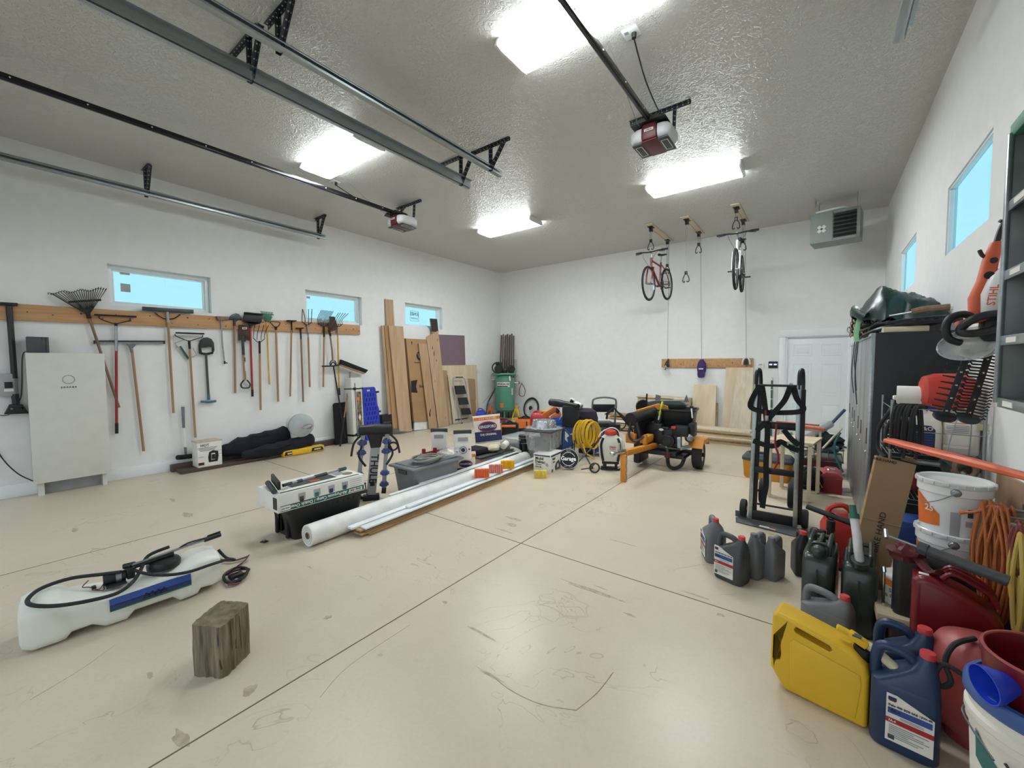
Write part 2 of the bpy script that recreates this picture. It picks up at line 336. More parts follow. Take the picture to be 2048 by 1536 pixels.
mat('concrete_out', '9E9A92', .85, var=.1, vs=2)
mat('joint', '6E5F4D', .8); mat('stain', 'B5A68E', .35, col2='C2B49C', vs=12); mat('scuff', '9C8C75', .45, col2='BDAE97', vs=30)

F_ = B('floor_epoxy'); F_.box(((XL+XR)/2, (YF+YB)/2, -.06), (XR-XL+.3, YB-YF+.3, .12)); struct('floor', F_)
Cc = B('ceiling_paint'); Cc.box(((XL+XR)/2, (YF+YB)/2, ZC+.06), (XR-XL+.4, YB-YF+.4, .12)); struct('ceiling', Cc)
LW = [(1.14, 2.28, 2.33, 2.88), (3.73, 4.87, 2.33, 2.90), (5.96, 7.09, 2.38, 2.92)]
RW = [(3.94, 5.10, 2.45, 3.02), (6.56, 7.70, 2.45, 3.02)]
TH = .17
def side_wall(name, x0, x1, holes):
    bw = B('wall_paint'); T = frame((0, 1, 0), (0, 0, 1), (1, 0, 0), (min(x0, x1), 0, 0))
    bw.prism([(YF-.17, 0), (YB+.17, 0), (YB+.17, ZC), (YF-.17, ZC)], abs(x1-x0), T, [[(a, c), (b_, c), (b_, d), (a, d)] for a, b_, c, d in holes]); return struct(name, bw)
side_wall('wall_left', XL-TH, XL, LW); side_wall('wall_right', XR, XR+.06, RW)
DX0, DX1, DZ = -.555, .40, 2.03
bw = B('wall_paint'); bw.prism([(XL, 0), (DX0, 0), (DX0, DZ), (DX1, DZ), (DX1, 0), (XR, 0), (XR, ZC), (XL, ZC)], .17, frame((1, 0, 0), (0, 0, 1), (0, -1, 0), (0, YB+.17, 0))); struct('wall_back', bw)
bw = B('wall_paint'); bays = [(-7.1, -3.75, 3.), (-3.2, .35, 3.)]
bw.prism([(XL, 0), (-7.1, 0), (-7.1, 3), (-3.75, 3), (-3.75, 0), (-3.2, 0), (-3.2, 3), (.35, 3), (.35, 0), (XR, 0), (XR, ZC), (XL, ZC)], .17, frame((1, 0, 0), (0, 0, 1), (0, -1, 0), (0, YF, 0))); struct('wall_front', bw)
g = B('concrete_out'); g.box((-3.3, YF-12, -.09), (40, 23.7, .1)); struct('unseen_ground', g)  # unseen driveway ground outside, added to stop sky light from below
for i, (ws, xo, xi, s) in enumerate([(LW, XL-TH, XL, 1), (RW, XR+.06, XR, -1)]):
    for k, (a, b_, c, d) in enumerate(ws):
        bf = B('frame_white'); fwd = .05 if i == 0 else .016; xx = xo+s*(.045 if i == 0 else .03)
        for (y, z, dy, dz) in (((a+b_)/2, c+fwd/2, b_-a, fwd), ((a+b_)/2, d-fwd/2, b_-a, fwd), (a+fwd/2, (c+d)/2, fwd, d-c-2*fwd), (b_-fwd/2, (c+d)/2, fwd, d-c-2*fwd)): bf.box((xx, y, z), (.07 if i == 0 else .04, dy, dz), .006)
        if i == 0:
         for (y, z, dy, dz) in (((a+b_)/2, c+.062, b_-a-.1, .025), ((a+b_)/2, d-.062, b_-a-.1, .025), (a+.062, (c+d)/2, .025, d-c-.15), (b_-.062, (c+d)/2, .025, d-c-.15)): bf.box((xx-s*.01, y, z), (.04, dy, dz), .004)
        f = struct('window_%d' % (1+k+3*i), bf)
        gg = B('glass'); gg.box((xx-s*.015, (a+b_)/2, (c+d)/2), (.006, b_-a-2*fwd-.04*(i == 0), d-c-2*fwd-.04*(i == 0))); p = struct('pane', gg, f)
        st = B('grey_light')
        def sticker(y, z, wy, hz, T=''):
            st.m('grey_light').box((xx+s*.0, y, z), (.002, wy, hz))
        if i == 0 and k == 0: sticker(1.33, 2.80, .10, .045); sticker(1.33, 2.60, .10, .11)
        if i == 0 and k == 1: sticker(3.84, 2.78, .07, .04)
        if i == 0 and k == 2:
            T = facing((xx+.0, 6.33, 2.70), (1, 0, 0)); st.m('grey_dark').text('JONES', .105, T, True, -.8)
            st.text('2-1-SOLID', .05, facing((xx, 6.33, 2.60), (1, 0, 0)), True, -.9)
            for dz in (-.16, .07): st.box((xx, 6.33, 2.70+dz), (.002, .24, .006))
            for dy in (-.12, .12): st.box((xx, 6.33+dy, 2.655), (.002, .006, .23))
        if st.v: struct('sticker', st, f)
# baseboards
bb = B('frame_white'); bb.box((XL+.008, (YF+YB)/2, .075), (.016, YB-YF, .15), .003); struct('baseboard_left', bb)
bb = B('frame_white'); bb.box(((XL+DX0-.1)/2, YB-.008, .07), (DX0-.1-XL, .016, .14), .003); struct('baseboard_back', bb)
# floor joints, stains
J = B('joint')
J.box((-2.02, (YF+YB)/2, .0006), (.007, YB-YF, .0016)); J.box((-4.78, (YF+YB)/2, .0006), (.006, YB-YF, .0016)); J.box(((XL+XR)/2, 2.79, .0006), (XR-XL, .007, .0016)); J.box(((XL+XR)/2, 6.2, .0006), (XR-XL, .005, .0016))
struct('trim_2', J)
S = B('stain')
def blob(px, py, rx, ry, n=26, ring=None, mt='stain', z=.0012):
    c = fl(px, py); S.m(mt); ph = random.random()*6
    o = [(c.x+rx*(1+.22*math.sin(3*t+ph)+.16*math.sin(7*t+ph*2)+.1*random.random())*math.cos(t), c.y+ry*(1+.25*math.sin(2*t+ph)+.12*math.sin(5*t)+.1*random.random())*math.sin(t)) for t in [2*PI*i/n for i in range(n)]]
    k = ring or 0
    if ring:
        inn = [(c.x+(x-c.x)*k, c.y+(y-c.y)*k) for x, y in o]; vs = [(x, y, z) for x, y in o+inn]
        S.add(vs, [(i, (i+1) % n, n+(i+1) % n, n+i) for i in range(n)])
    else: S.add([(x, y, z) for x, y in o], [tuple(range(n))])
blob(1125, 1205, .16, .13, ring=.93); blob(1105, 1222, .09, .08, ring=.92); blob(1142, 1225, .07, .07, ring=.9); blob(1068, 1238, .03, .03, ring=.8)
blob(1600, 1462, .05, .05, ring=.9)
for px, py, rx, ry in ((1028, 1038, .10, .02), (1024, 1050, .06, .03), (1243, 1085, .12, .01), (1200, 1175, .05, .008), (1010, 1062, .1, .01), (362, 1478, .06, .02), (300, 1350, .03, .012), (655, 1235, .02, .02), (890, 1205, .02, .012), (960, 1265, .1, .01), (345, 1000, .08, .02), (375, 1030, .1, .03), (150, 1060, .06, .02), (500, 1380, .03, .03), (980, 1350, .08, .008), (1260, 1230, .04, .01), (1390, 1190, .08, .01), (620, 1135, .03, .006), (1440, 1230, .02, .02), (760, 1310, .012, .012), (1180, 1180, .2, .02)):
    blob(px, py, rx, ry, mt='scuff', z=.0009)
S.m('scuff')
def line(pts, r): 
    P = [fl(*p) for p in pts]; S.tube([(p.x, p.y, .0005) for p in P], r, 4)
line([(985, 1352), (1020, 1380), (1080, 1408), (1152, 1421)], .0022); line([(1152, 1421), (1195, 1385), (1226, 1345)], .0022)
line([(60, 1400), (160, 1340), (230, 1290)], .0015); line([(640, 1395), (700, 1330), (820, 1250)], .001)
struct('trim_3', S)

# ---------------------------------------------------------------- door in the back wall
db = B('frame_white'); y = YB-.02
db.box((DX0-.05, YB-.012, DZ/2+.0), (.1, .024, DZ), .004); db.box((DX1+.05, YB-.012, DZ/2), (.1, .024, DZ), .004); db.box(((DX0+DX1)/2, YB-.014, DZ+.055), (DX1-DX0+.24, .03, .13), .005)
for x in (DX0+.012, DX1-.012): db.box((x, YB+.06, DZ/2), (.024, .14, DZ))
db.box(((DX0+DX1)/2, YB+.06, DZ-.012), (DX1-DX0, .14, .024)); db.m('grey_dark').box(((DX0+DX1)/2, YB+.03, .015), (DX1-DX0, .1, .03))
D1 = struct('door_1', db)
lf = B('frame_white'); W_ = DX1-DX0-.056; cx = (DX0+DX1)/2; lf.box((cx, YB+.055, DZ/2+.005), (W_, .04, DZ-.055), .003)
for sx_ in (-1, 1):
    for (z0, z1) in ((.22, .78), (.93, 1.52), (1.66, 1.88)):
        x0, x1 = sorted((cx+sx_*.07, cx+sx_*.36))
        T = frame((1, 0, 0), (0, 0, 1), (0, -1, 0), (0, YB+.035, 0))
        lf.prism([(x0, z0), (x1, z0), (x1, z1), (x0, z1)], .006, T, [[(x0+.018, z0+.018), (x1-.018, z0+.018), (x1-.018, z1-.018), (x0+.018, z1-.018)]], .002, 1)
        lf.box(((x0+x1)/2, YB+.034, (z0+z1)/2), (x1-x0-.09, .008, z1-z0-.09), .003)
struct('door_leaf', lf, D1)
kn = B('steel'); kx = DX0+.1; kn.lathe([(.032, 0), (.032, .008), (.012, .012), (.012, .035), (.024, .042), (.028, .06), (.018, .072), (0, .074)], (kx, YB+.034, .96), 20, (0, -1, 0)); kn.lathe([(.03, 0), (.03, .012), (.012, .016), (0, .017)], (kx, YB+.034, 1.12), 20, (0, -1, 0)); kn.tube([(kx, YB-.03, .96), (kx+.06, YB-.036, .965), (kx+.12, YB-.03, .955)], .007)
struct('door_handle', kn, D1)

# ---------------------------------------------------------------- fluorescent fixtures
def fixture(cx, cy, label, lens='lamp_lens'):
    t = thing('ceiling_light', label, 'light', (cx, cy, ZC))
    L_, W, H = 1.22, .42, .085
    b1 = B('white_gloss'); b1.box((0, 0, -.012), (L_, W-.06, .024))
    for s in (-1, 1): b1.prism([(-W/2, -H+.008), (-W/2+.06, -H-.004), (W/2-.06, -H-.004), (W/2, -H+.008), (W/2-.03, 0), (-W/2+.03, 0)], .022, frame((0, 1, 0), (0, 0, 1), (1, 0, 0), (s*L_/2-.011, 0, 0)))
    part(t, 'housing', b1)
    b2 = B(lens); pr = [(-W/2+.004, -H+.01), (-W/2+.06, -H), (W/2-.06, -H), (W/2-.004, -H+.01), (W/2-.03, -.026), (-W/2+.03, -.026)]
    b2.prism(pr, L_-.046, frame((0, 1, 0), (0, 0, 1), (1, 0, 0), (-L_/2+.023, 0, 0))); part(t, 'lens', b2)
fixture(-1.53, 2.84, 'long fluorescent ceiling fixture running past the nearer black opener rail, largest of the four')
fixture(-4.83, 2.88, 'fluorescent ceiling fixture beside the paired door tracks, near the farther opener')
fixture(-1.52, 6.27, 'fluorescent ceiling fixture over the hanging bicycles and behind the nearer opener', 'lamp_lens_far')
fixture(-4.78, 6.24, 'farthest small fluorescent ceiling fixture, toward the compressor corner', 'lamp_lens_far')
# ================================================================ hung from the ceiling
def perf_bar(b, a, c, w_=.032, t_=.004, up=(0, 0, 1)):
    """angle iron with a row of punched holes shown as dark insets"""
    a, c = V(a), V(c); x, y, z = basis(c-a); L = (c-a).length
    uv = V(up); y = (uv-z*uv.dot(z)).normalized(); x = y.cross(z)
    b.m('angle_iron').box((0, 0, 0), (w_, t_, L), T=frame(x, y, z, (a+c)/2+y*w_/2)); b.box((0, 0, 0), (t_, w_, L), T=frame(x, y, z, (a+c)/2+x*w_/2))
    n = int(L/.05); b.m('offwhite')
    for i in range(n):
        p = a+z*(L*(i+.5)/n)
        b.cyl(p+y*(w_/2-t_*.8), p+y*(w_/2+t_*.8), .006, n=6); b.cyl(p+x*(w_/2-t_*.8), p+x*(w_/2+t_*.8), .006, n=6)
def track(X, z, y1, out, braces, label, y0=-.66):
    """horizontal door track; out = +1 when the channel opens to +X"""
    t = thing('door_track', label, 'garage door track', (X, y1, z))
    b = B('galv'); o = out
    pr = [(0, 0), (.004*o, 0), (.004*o, .05), (.02*o, .062), (.045*o, .058), (.05*o, .045), (.048*o, .04), (.04*o, .052), (.022*o, .056), (.008*o, .046), (.008*o, .004), (.02*o, -.004), (.045*o, .0), (.048*o, .012), (.052*o, .01), (.05*o, -.006), (.02*o, -.012), (0, -.01)]
    pr = [(p[0], p[1]-.02) for p in pr]
    b.prism(pr, y1-y0, frame((1, 0, 0), (0, 0, 1), (0, -1, 0), (X, y1, z)))
    part(t, 'rail', b, world=True)
    a = B('galv'); L = y1-y0
    a.box((X-.012*o, (y0+y1)/2, z+.02), (.004, L, .085)); a.box((X-.03*o, (y0+y1)/2, z+.062), (.04, L, .004))
    part(t, 'stiffener', a, world=True)
    for (yb, xa, xb, xl) in braces:
        h = B('angle_iron'); perf_bar(h, (xa, yb, ZC-.034), (xb, yb, ZC-.034))
        perf_bar(h, (xl, yb, ZC-.03), (xl, yb, z-.04), up=(0, 1, 0)); d = .2 if xb > xl+.1 else -.2
        perf_bar(h, (xl+d, yb+.01, ZC-.03), (xl+.01*d, yb+.01, z-.0), up=(0, 1, 0))
        part(t, 'hanger_bracket', h, world=True)
    return t
track(-7.17, 3.80, 3.93, 1, [(1.5, -7.3, -6.98, -7.18), (3.82, -7.3, -6.92, -7.18)], 'single galvanized door track running high along the window wall')
track(-3.66, 3.81, 3.96, -1, [(1.43, -4.13, -3.5, -3.66), (3.80, -4.12, -3.55, -3.66)], 'galvanized door track of the centre pair, the one nearer the window wall')
track(-3.25, 3.87, 4.05, 1, [(1.47, -3.45, -3.0, -3.25), (3.83, -3.5, -2.92, -3.20)], 'galvanized door track of the centre pair, the one nearer the black opener rail')
track(.40, 3.88, 4.15, -1, [(3.62, .3, .6, .40)], 'short visible end of a door track above the right-hand wall windows')
def opener(X, Y, zr, label, ply):
    t = thing('garage_door_opener', label, 'garage door opener', (X, Y, zr))
    r = B('black_gloss'); r.box((X, (Y-.1-.66)/2, zr), (.045, Y-.1+.66, .05), .006)
    r.m('steel_dark').box((X, (Y-.1-.66)/2, zr-.028), (.016, Y-.1+.66, .008)); r.m('white')
    for k in range(9): yy = .3+k*.45; r.cyl((X+.0225, yy, zr), (X+.026, yy, zr), .006, n=8)
    part(t, 'rail', r, world=True)
    f = B('maroon'); Wd, Dp, H = .15, .36, .16; z0 = zr-.03
    pr = lambda w_: [(-w_/2, 0), (w_/2, 0), (w_/2*.96, -.1), (w_/2*.8, -.165), (-w_/2*.8, -.165), (-w_/2*.96, -.1)]
    f.box((X, Y, z0-.08), (Wd, Dp, H), .02); f.box((X, Y, z0-.165), (.15, Dp-.02, .012), .004)
    f.m('paper').box((X, Y-Dp/2-.001, z0-.07), (.09, .004, .024)); f.m('maroon').text('LiftMaster', .02, facing((X, Y-Dp/2-.0035, z0-.07), (0, -1, 0)), True, .8)
    part(t, 'motor_housing', f, world=True)
    for s in (-1, 1):
        q = B('lens_grey'); rings = []
        for k, (dx, zs, ys) in enumerate(((0, 1, 1), (.05, .98, 1), (.09, .86, .93), (.115, .6, .8), (.122, .3, .6))):
            rings.append([(X+s*(.077+dx), Y+(yy)*Dp/2*.94*ys, z0-.085+zz*.078*zs) for yy, zz in [(math.copysign(abs(math.cos(a))**.5, math.cos(a)), math.copysign(abs(math.sin(a))**.5, math.sin(a))) for a in [2*PI*(i+.5)/20 for i in range(20)]]])
        q.loft(rings); part(t, 'light_cover', q, world=True)
        v = B('grey_dark'); v.box((X+s*.125, Y, z0-.168), (.1, Dp-.06, .014), .005); v.m('paper')
        for dx, dy, w1, w2 in ((0, -.1, .06, .006), (0, .1, .06, .006), (-.03, 0, .006, .2), (.03, 0, .006, .2)): v.box((X+s*.125+dx, Y+dy, z0-.176), (w1, w2, .004))
        part(t, 'vent_panel', v, world=True)
    c = B('black'); c.prism([(-.17, 0), (.17, 0), (.12, .035), (-.12, .035)], .2, frame((1, 0, 0), (0, 0, 1), (0, -1, 0), (X, Y-.02, z0-.005))); part(t, 'top_plate', c, world=True)
    h = B('angle_iron'); perf_bar(h, (X-.31, Y+.12, ZC-.034), (X+.31, Y+.12, ZC-.034))
    for s in (-1, 1): perf_bar(h, (X+s*.16, Y+.12, ZC-.03), (X+s*.16, Y+.1, zr-.03), .026, up=(0, 1, 0))
    perf_bar(h, (X-.16, Y+.11, ZC-.1), (X-.02, Y+.11, ZC-.03), .022, up=(0, 1, 0)); part(t, 'hanger', h, world=True)
    # outlet plate on the ceiling, cord, bell wire
    k = B('black'); a = V(ply[0]); e = V((X+.1, Y-.05, zr))
    k.cyl(a+V((0, 0, -.04)), a+V((0, 0, -.002)), .017, .02, 10); k.tube([a+V((0, 0, -.04)), a.lerp(e, .35)+V((0, 0, -.10)), a.lerp(e, .8)+V((.01, 0, -.06)), e], .006, 6); part(t, 'power_cord', k, world=True)
    k = B('rope'); a2 = V(ply[1]); e = V((X-.1, Y-.05, zr)); k.tube([a2, a2.lerp(e, .3)+V((.02, 0, -.1)), a2.lerp(e, .75)+V((0, .03, -.1)), e], .003, 5); part(t, 'bell_wire', k, world=True)
    o = B('frame_white'); o.box((a.x-.02, a.y-.01, ZC-.004), (.12, .12, .008), .003); o.m('grey_light').box((a.x-.05, a.y-.03, ZC-.009), (.03, .03, .003)); solo('ceiling_outlet', o, ply[2], 'outlet')
opener(-1.41, 4.27, 3.92, 'nearer garage door opener, red and white, on a long black rail', (fl(1268, 66, ZC-.01), fl(1217, 82, ZC), 'white ceiling outlet feeding the nearer red garage door opener'))
opener(-5.43, 4.28, 3.92, 'farther garage door opener, red and white, hanging nearer the window wall', (fl(672, 365, ZC-.01), fl(690, 352, ZC), 'white ceiling outlet feeding the farther garage door opener'))
# unit heater
t = thing('unit_heater', 'grey louvred unit heater hung in the corner above the door', 'heater', (.12, 8.35, 3.5))
b = B('heater_grey'); W, D, H = .62, .5, .46
Tz = MX.Translation((.12, 8.42, 3.68)) @ MX.Rotation(math.radians(-8), 4, 'Z')
b.box((0, D/2-.2, 0), (W, D-.1, H), .006, T=Tz); b.prism([(-W/2, -H/2), (-.02, -H/2), (-.02, H/2), (-W/2, H/2)], .01, Tz @ facing((0, -.15, 0), (0, -1, 0)), (), .002, 1)
for (x, z, w1, w2) in ((.145, H/2-.02, .31, .04), (.145, -H/2+.02, .31, .04), (.29, 0, .04, H)): b.box((x, -.155, z), (w1, .012, w2), T=Tz)
part(t, 'casing', b, world=True)
b = B('black'); b.box((.13, -.146, 0), (.28, .012, H-.08), T=Tz); b.m('steel_dark')
for k in range(6): b.box((.13, -.165, -.15+k*.06), (.28, .055, .004), R=(.6, 0, 0), T=Tz)
part(t, 'louvres', b, world=True)
b = B('paper')
for s in (-1, 1):
    for q in (-1, 1): b.box((-.16+s*.028, -.163, -.02+q*.03), (.045, .003, .045), R=(0, s*q*.7, 0), T=Tz)
b.m('black')
for s in (-1, 1): b.box((-.16+s*.0, -.165, -.02+s*.0), (.02, .004, .02), R=(0, .785, 0), T=Tz)
part(t, 'emblem', b, world=True)
b = B('black'); 
for k in range(5): b.torus((.05, .36+k*.0, 0), .04+.035*k, .004, (0, 1, 0), 20, 5)
b.cyl((.05, .25, 0), (.05, .34, 0), .06, n=12); b.T = None
bb_ = B('black'); bb_.add([Tz @ v for v in b.v], b.f); part(t, 'fan_guard', bb_, world=True)
b = B('steel')
for x in (-.26, .26):
    for y in (-.05, .25): p = Tz @ V((x, y, H/2)); b.cyl(p, (p.x, p.y, ZC), .006, n=6); b.cyl(p, p+V((0, 0, .03)), .012, n=6)
b.m('frame_white').tube([Tz @ V((-.25, -.1, H/2+.04)), Tz @ V((.1, -.1, H/2+.04)), Tz @ V((.12, .2, H/2+.05))], .018); part(t, 'hanging_rods', b, world=True)

# ---------------------------------------------------------------- bicycle hoists
def hoist(X, Yf, Yn, zh, zh2, label, wx, wlow):
    t = thing('bike_hoist', label, 'bicycle hoist', (X, (Yf+Yn)/2, ZC))
    b = B('plywood'); b.box((X, (Yf+Yn)/2, ZC-.012), (.14, Yf-Yn+.34, .02), .002); part(t, 'mounting_board', b, world=True)
    for (Y, z) in ((Yn, zh), (Yf, zh2)):
        p = B('black'); p.box((X, Y, ZC-.028), (.09, .16, .012), .003); p.box((X-.02, Y, ZC-.07), (.006, .08, .08)); p.box((X+.02, Y, ZC-.07), (.006, .08, .08)); p.cyl((X-.018, Y, ZC-.075), (X+.018, Y, ZC-.075), .032, n=14)
        part(t, 'pulley', p, world=True)
        h = B('rope')
        for s in (-.012, .012): h.tube([(X+s, Y, ZC-.08), (X+s, Y, z+.16)], .004, 5, sub=1)
        h.m('black').box((X, Y, z+.15), (.05, .03, .06), .006)
        for s in (-1, 1): h.tube([(X+s*.012, Y, z+.13), (X+s*.045, Y, z+.07), (X+s*.055, Y, z+.0), (X+s*.03, Y-.01, z-.02), (X+s*.02, Y-.02, z)], .008, 6)
        part(t, 'hook', h, world=True)
    r = B('rope'); r.tube([(X+.02, Yn, ZC-.07), (X+.02, Yf, ZC-.07)], .0035, 5, sub=1); r.tube([(X+.03, Yf, ZC-.08), (wx, YB-.06, wlow)], .0042, 5, sub=1); part(t, 'pull_cord', r, world=True)
hoist(-2.67, 9.0, 7.95, 3.72, 3.45, 'bicycle hoist board and pulleys holding the red bicycle', wb(1336, 722).x, 1.62)
hoist(-2.02, 8.85, 7.95, 3.03, 3.74, 'empty bicycle hoist with loose hooks between the two bicycles', wb(1404, 720).x, 1.62)
hoist(-1.21, 8.6, 7.85, 3.80, 3.6, 'bicycle hoist board and pulleys holding the white bicycle', wb(1493, 720).x, 1.62)

def bike(loc, rz, frame_m, fork_m, label, R=.33, tilt=0):
    t = thing('bicycle', label, 'bicycle', loc, rot=(tilt, 0, rz))
    WB = 1.04; h = R
    def wheel(y):
        b = B('rubber'); b.torus((0, y, h), R-.02, .021, (1, 0, 0), 40, 8); w0 = part(t, 'tire', b)
        q = B('steel'); q.torus((0, y, h), R-.045, .009, (1, 0, 0), 40, 6); q.cyl((-.04, y, h), (.04, y, h), .02, n=10)
        for k in range(20):
            a = 2*PI*k/20; a2 = a+(.35 if k % 2 else -.35); q.tube([((.03 if k % 4 < 2 else -.03), y+.018*math.cos(a2), h+.018*math.sin(a2)), (0, y+(R-.045)*math.cos(a), h+(R-.045)*math.sin(a))], .0013, 4, sub=1)
        part(t, 'wheel_rim', q)
    wheel(-WB/2); wheel(WB/2)      # front at -y
    fx, rx = -WB/2, WB/2; bbx, bbz = .07, h-.04; stx, stz = .20, h+.43; htx, htz = -.34, h+.44; hbx, hbz = -.375, h+.31
    f = B(frame_m); f.tube([(0, stx, stz), (0, bbx, bbz)], .017, sub=1); f.tube([(0, hbx+.01, hbz+.03), (0, bbx, bbz)], .021, sub=1); f.tube([(0, stx-.02, stz-.08), (0, htx, htz)], .017, sub=1); f.tube([(0, hbx, hbz), (0, htx+.01, htz+.05)], .021, sub=1)
    for s in (-1, 1): f.tube([(s*.01, bbx, bbz), (s*.055, bbx+.15, bbz+.02), (s*.06, rx, h)], .010); f.tube([(s*.01, stx-.02, stz-.04), (s*.05, stx+.12, stz-.18), (s*.06, rx, h)], .009)
    part(t, 'frame', f)
    k = B(fork_m)
    k.box((0, hbx-.005, hbz-.015), (.13, .04, .035), .01)
    for s in (-1, 1): k.tube([(s*.055, hbx-.01, hbz-.02), (s*.055, hbx-.09, hbz-.17), (s*.05, fx, h)], .015)
    part(t, 'fork', k)
    q = B('steel'); q.tube([(0, htx+.01, htz+.05), (0, htx+.02, htz+.14), (0, htx-.04, htz+.16)], .014); q.m('black').tube([(-.30, htx+.03, htz+.17), (-.16, htx+.0, htz+.17), (-.06, htx-.04, htz+.155), (.06, htx-.04, htz+.155), (.16, htx, htz+.17), (.30, htx+.03, htz+.17)], .012)
    for s in (-1, 1): q.m('rubber').tube([(s*.19, htx+.01, htz+.172), (s*.31, htx+.035, htz+.172)], .018, 8, sub=1); q.m('steel_dark').tube([(s*.15, htx-.02, htz+.16), (s*.2, htx-.06, htz+.14), (s*.28, htx-.05, htz+.13)], .006); q.m('black').tube([(s*.14, htx-.02, htz+.15), (s*.1, htx-.14, htz+.05), (s*.03, htx-.06, htz-.1)], .003, 5)
    part(t, 'handlebar', q)
    s_ = B('steel'); s_.tube([(0, stx, stz), (0, stx+.03, stz+.12)], .013, sub=1); part(t, 'seat_post', s_)
    s_ = B('black'); z = stz+.14
    s_.loft([srect(w_, .05, 16, 2.5, 0, 0, 0) for w_ in ()] or [[(x*w_/2, stx+.03+y, z+zz+.02*c) for x, c in [(math.cos(a), math.sin(a)) for a in [2*PI*i/14 for i in range(14)]]] for y, w_, zz in ((-.16, .03, .0), (-.14, .05, .01), (-.03, .07, .005), (.06, .15, .01), (.11, .17, .02), (.13, .12, .02))]); part(t, 'saddle', s_)
    c = B('steel_dark'); c.torus((.045, bbx, bbz), .085, .006, (1, 0, 0), 24, 5); c.cyl((-.06, bbx, bbz), (.06, bbx, bbz), .02)
    for s in (-1, 1): c.bar((s*.06, bbx, bbz), (s*.075, bbx+s*.15, bbz-s*.05), .022, .012, .003)
    c.torus((.045, rx, h), .045, .008, (1, 0, 0), 20, 5); c.tube([(.045, bbx, bbz+.085), (.045, rx, h+.045)], .004, 4, sub=1); c.tube([(.045, bbx, bbz-.085), (.045, rx, h-.045)], .004, 4, sub=1); part(t, 'crankset', c)
    for s in (-1, 1):
        p = B('black'); p.box((s*.12, bbx+s*.15, bbz-s*.05), (.09, .07, .02), .004); part(t, 'pedal', p)
    return t
bike((-2.67, 8.47, 2.80), math.radians(-2), 'red_dark', 'red_dark', 'dark red bicycle hanging from the ceiling hoist beside the empty hooks', .33, .13)
bike((-1.21, 8.27, 2.80), math.radians(3), 'white_gloss', 'white_gloss', 'white bicycle hanging from the ceiling hoist nearest the heater', .34, .1)
# ================================================================ the window wall: rack board and hanging tools
NL = V((1, 0, 0))
b = B('pine'); y1 = wl(719, 660).y
b.prism([(YF+.02, 2.055), (y1, 2.135), (y1, 2.325), (YF+.02, 2.245)], .038, frame((0, 1, 0), (0, 0, 1), (1, 0, 0), (XL+.004, 0, 0)), bev=.002)
b.m('dark_timber')
for k in range(26): yy = .3+k*.18+.05*math.sin(k*5); b.cyl((XL+.041, yy, 2.16+.05*math.sin(k*3)+.014*yy), (XL+.0435, yy, 2.16+.05*math.sin(k*3)+.014*yy), .008+.004*(k % 3 == 0), n=8)
solo('tool_board', b, 'long knotty pine board along the window wall holding the hand tools', 'board')
def wt(name, label, cat, parts, group='garden tools hung along the window wall', nail=None):
    """a thing hung on the left wall; parts: (part name, material, shapes); shapes in picture points meeting the wall"""
    P = {}; t = None
    for pn, m_, shapes in parts:
        b = B(m_)
        for s in shapes:
            k = s[0]
            if k == 'm': b.m(s[1]); continue
            if k == 'tube': b.tube([wl(x, y, off) for (x, y), off in [(p[:2], p[2] if len(p) > 2 else s[3]) for p in s[1]]], s[2], 8, sub=(s[4] if len(s) > 4 else 1))
            if k == 'poly': # points, offset, thickness, bevel
                q = [wl(x, y, 0) for x, y in s[1]]; b.prism([(p.y, p.z) for p in q], s[3], frame((0, 1, 0), (0, 0, 1), (1, 0, 0), (XL+s[2], 0, 0)), [[(wl(x, y, 0).y, wl(x, y, 0).z) for x, y in h] for h in (s[5] if len(s) > 5 else [])], bev=s[4] if len(s) > 4 else 0)
        if t is None:
            c = b.v[0]; t = thing(name, label, cat, (XL, c.y, c.z), group=group)
        part(t, pn, b, world=True)
    return t
H_ = lambda a, c, r=.0145, off=.05: ('tube', [a, ((a[0]+c[0])/2, (a[1]+c[1])/2), c], r, off)
# T-handled black brush / roof scraper at the edge
wt('snow_brush', 'black foam-topped long brush hanging left of the white battery cabinet', 'brush', [
 ('handle', 'black', [('poly', [(-6, 605), (35, 607), (35, 613), (-6, 611)], .04, .045, .008), ('tube', [(18, 612), (24, 690), (29, 757)], .026, .06), ('m', 'grey'), ('tube', [(29, 757), (31, 790)], .024, .06)]),
 ('head', 'black', [('tube', [(30, 788), (32, 808)], .03, .06), ('poly', [(18, 808), (44, 808), (57, 826), (7, 828)], .03, .06, .008, [[(20, 815), (26, 815), (25, 819), (20, 819)], [(40, 814), (46, 814), (46, 818), (41, 818)]])])])
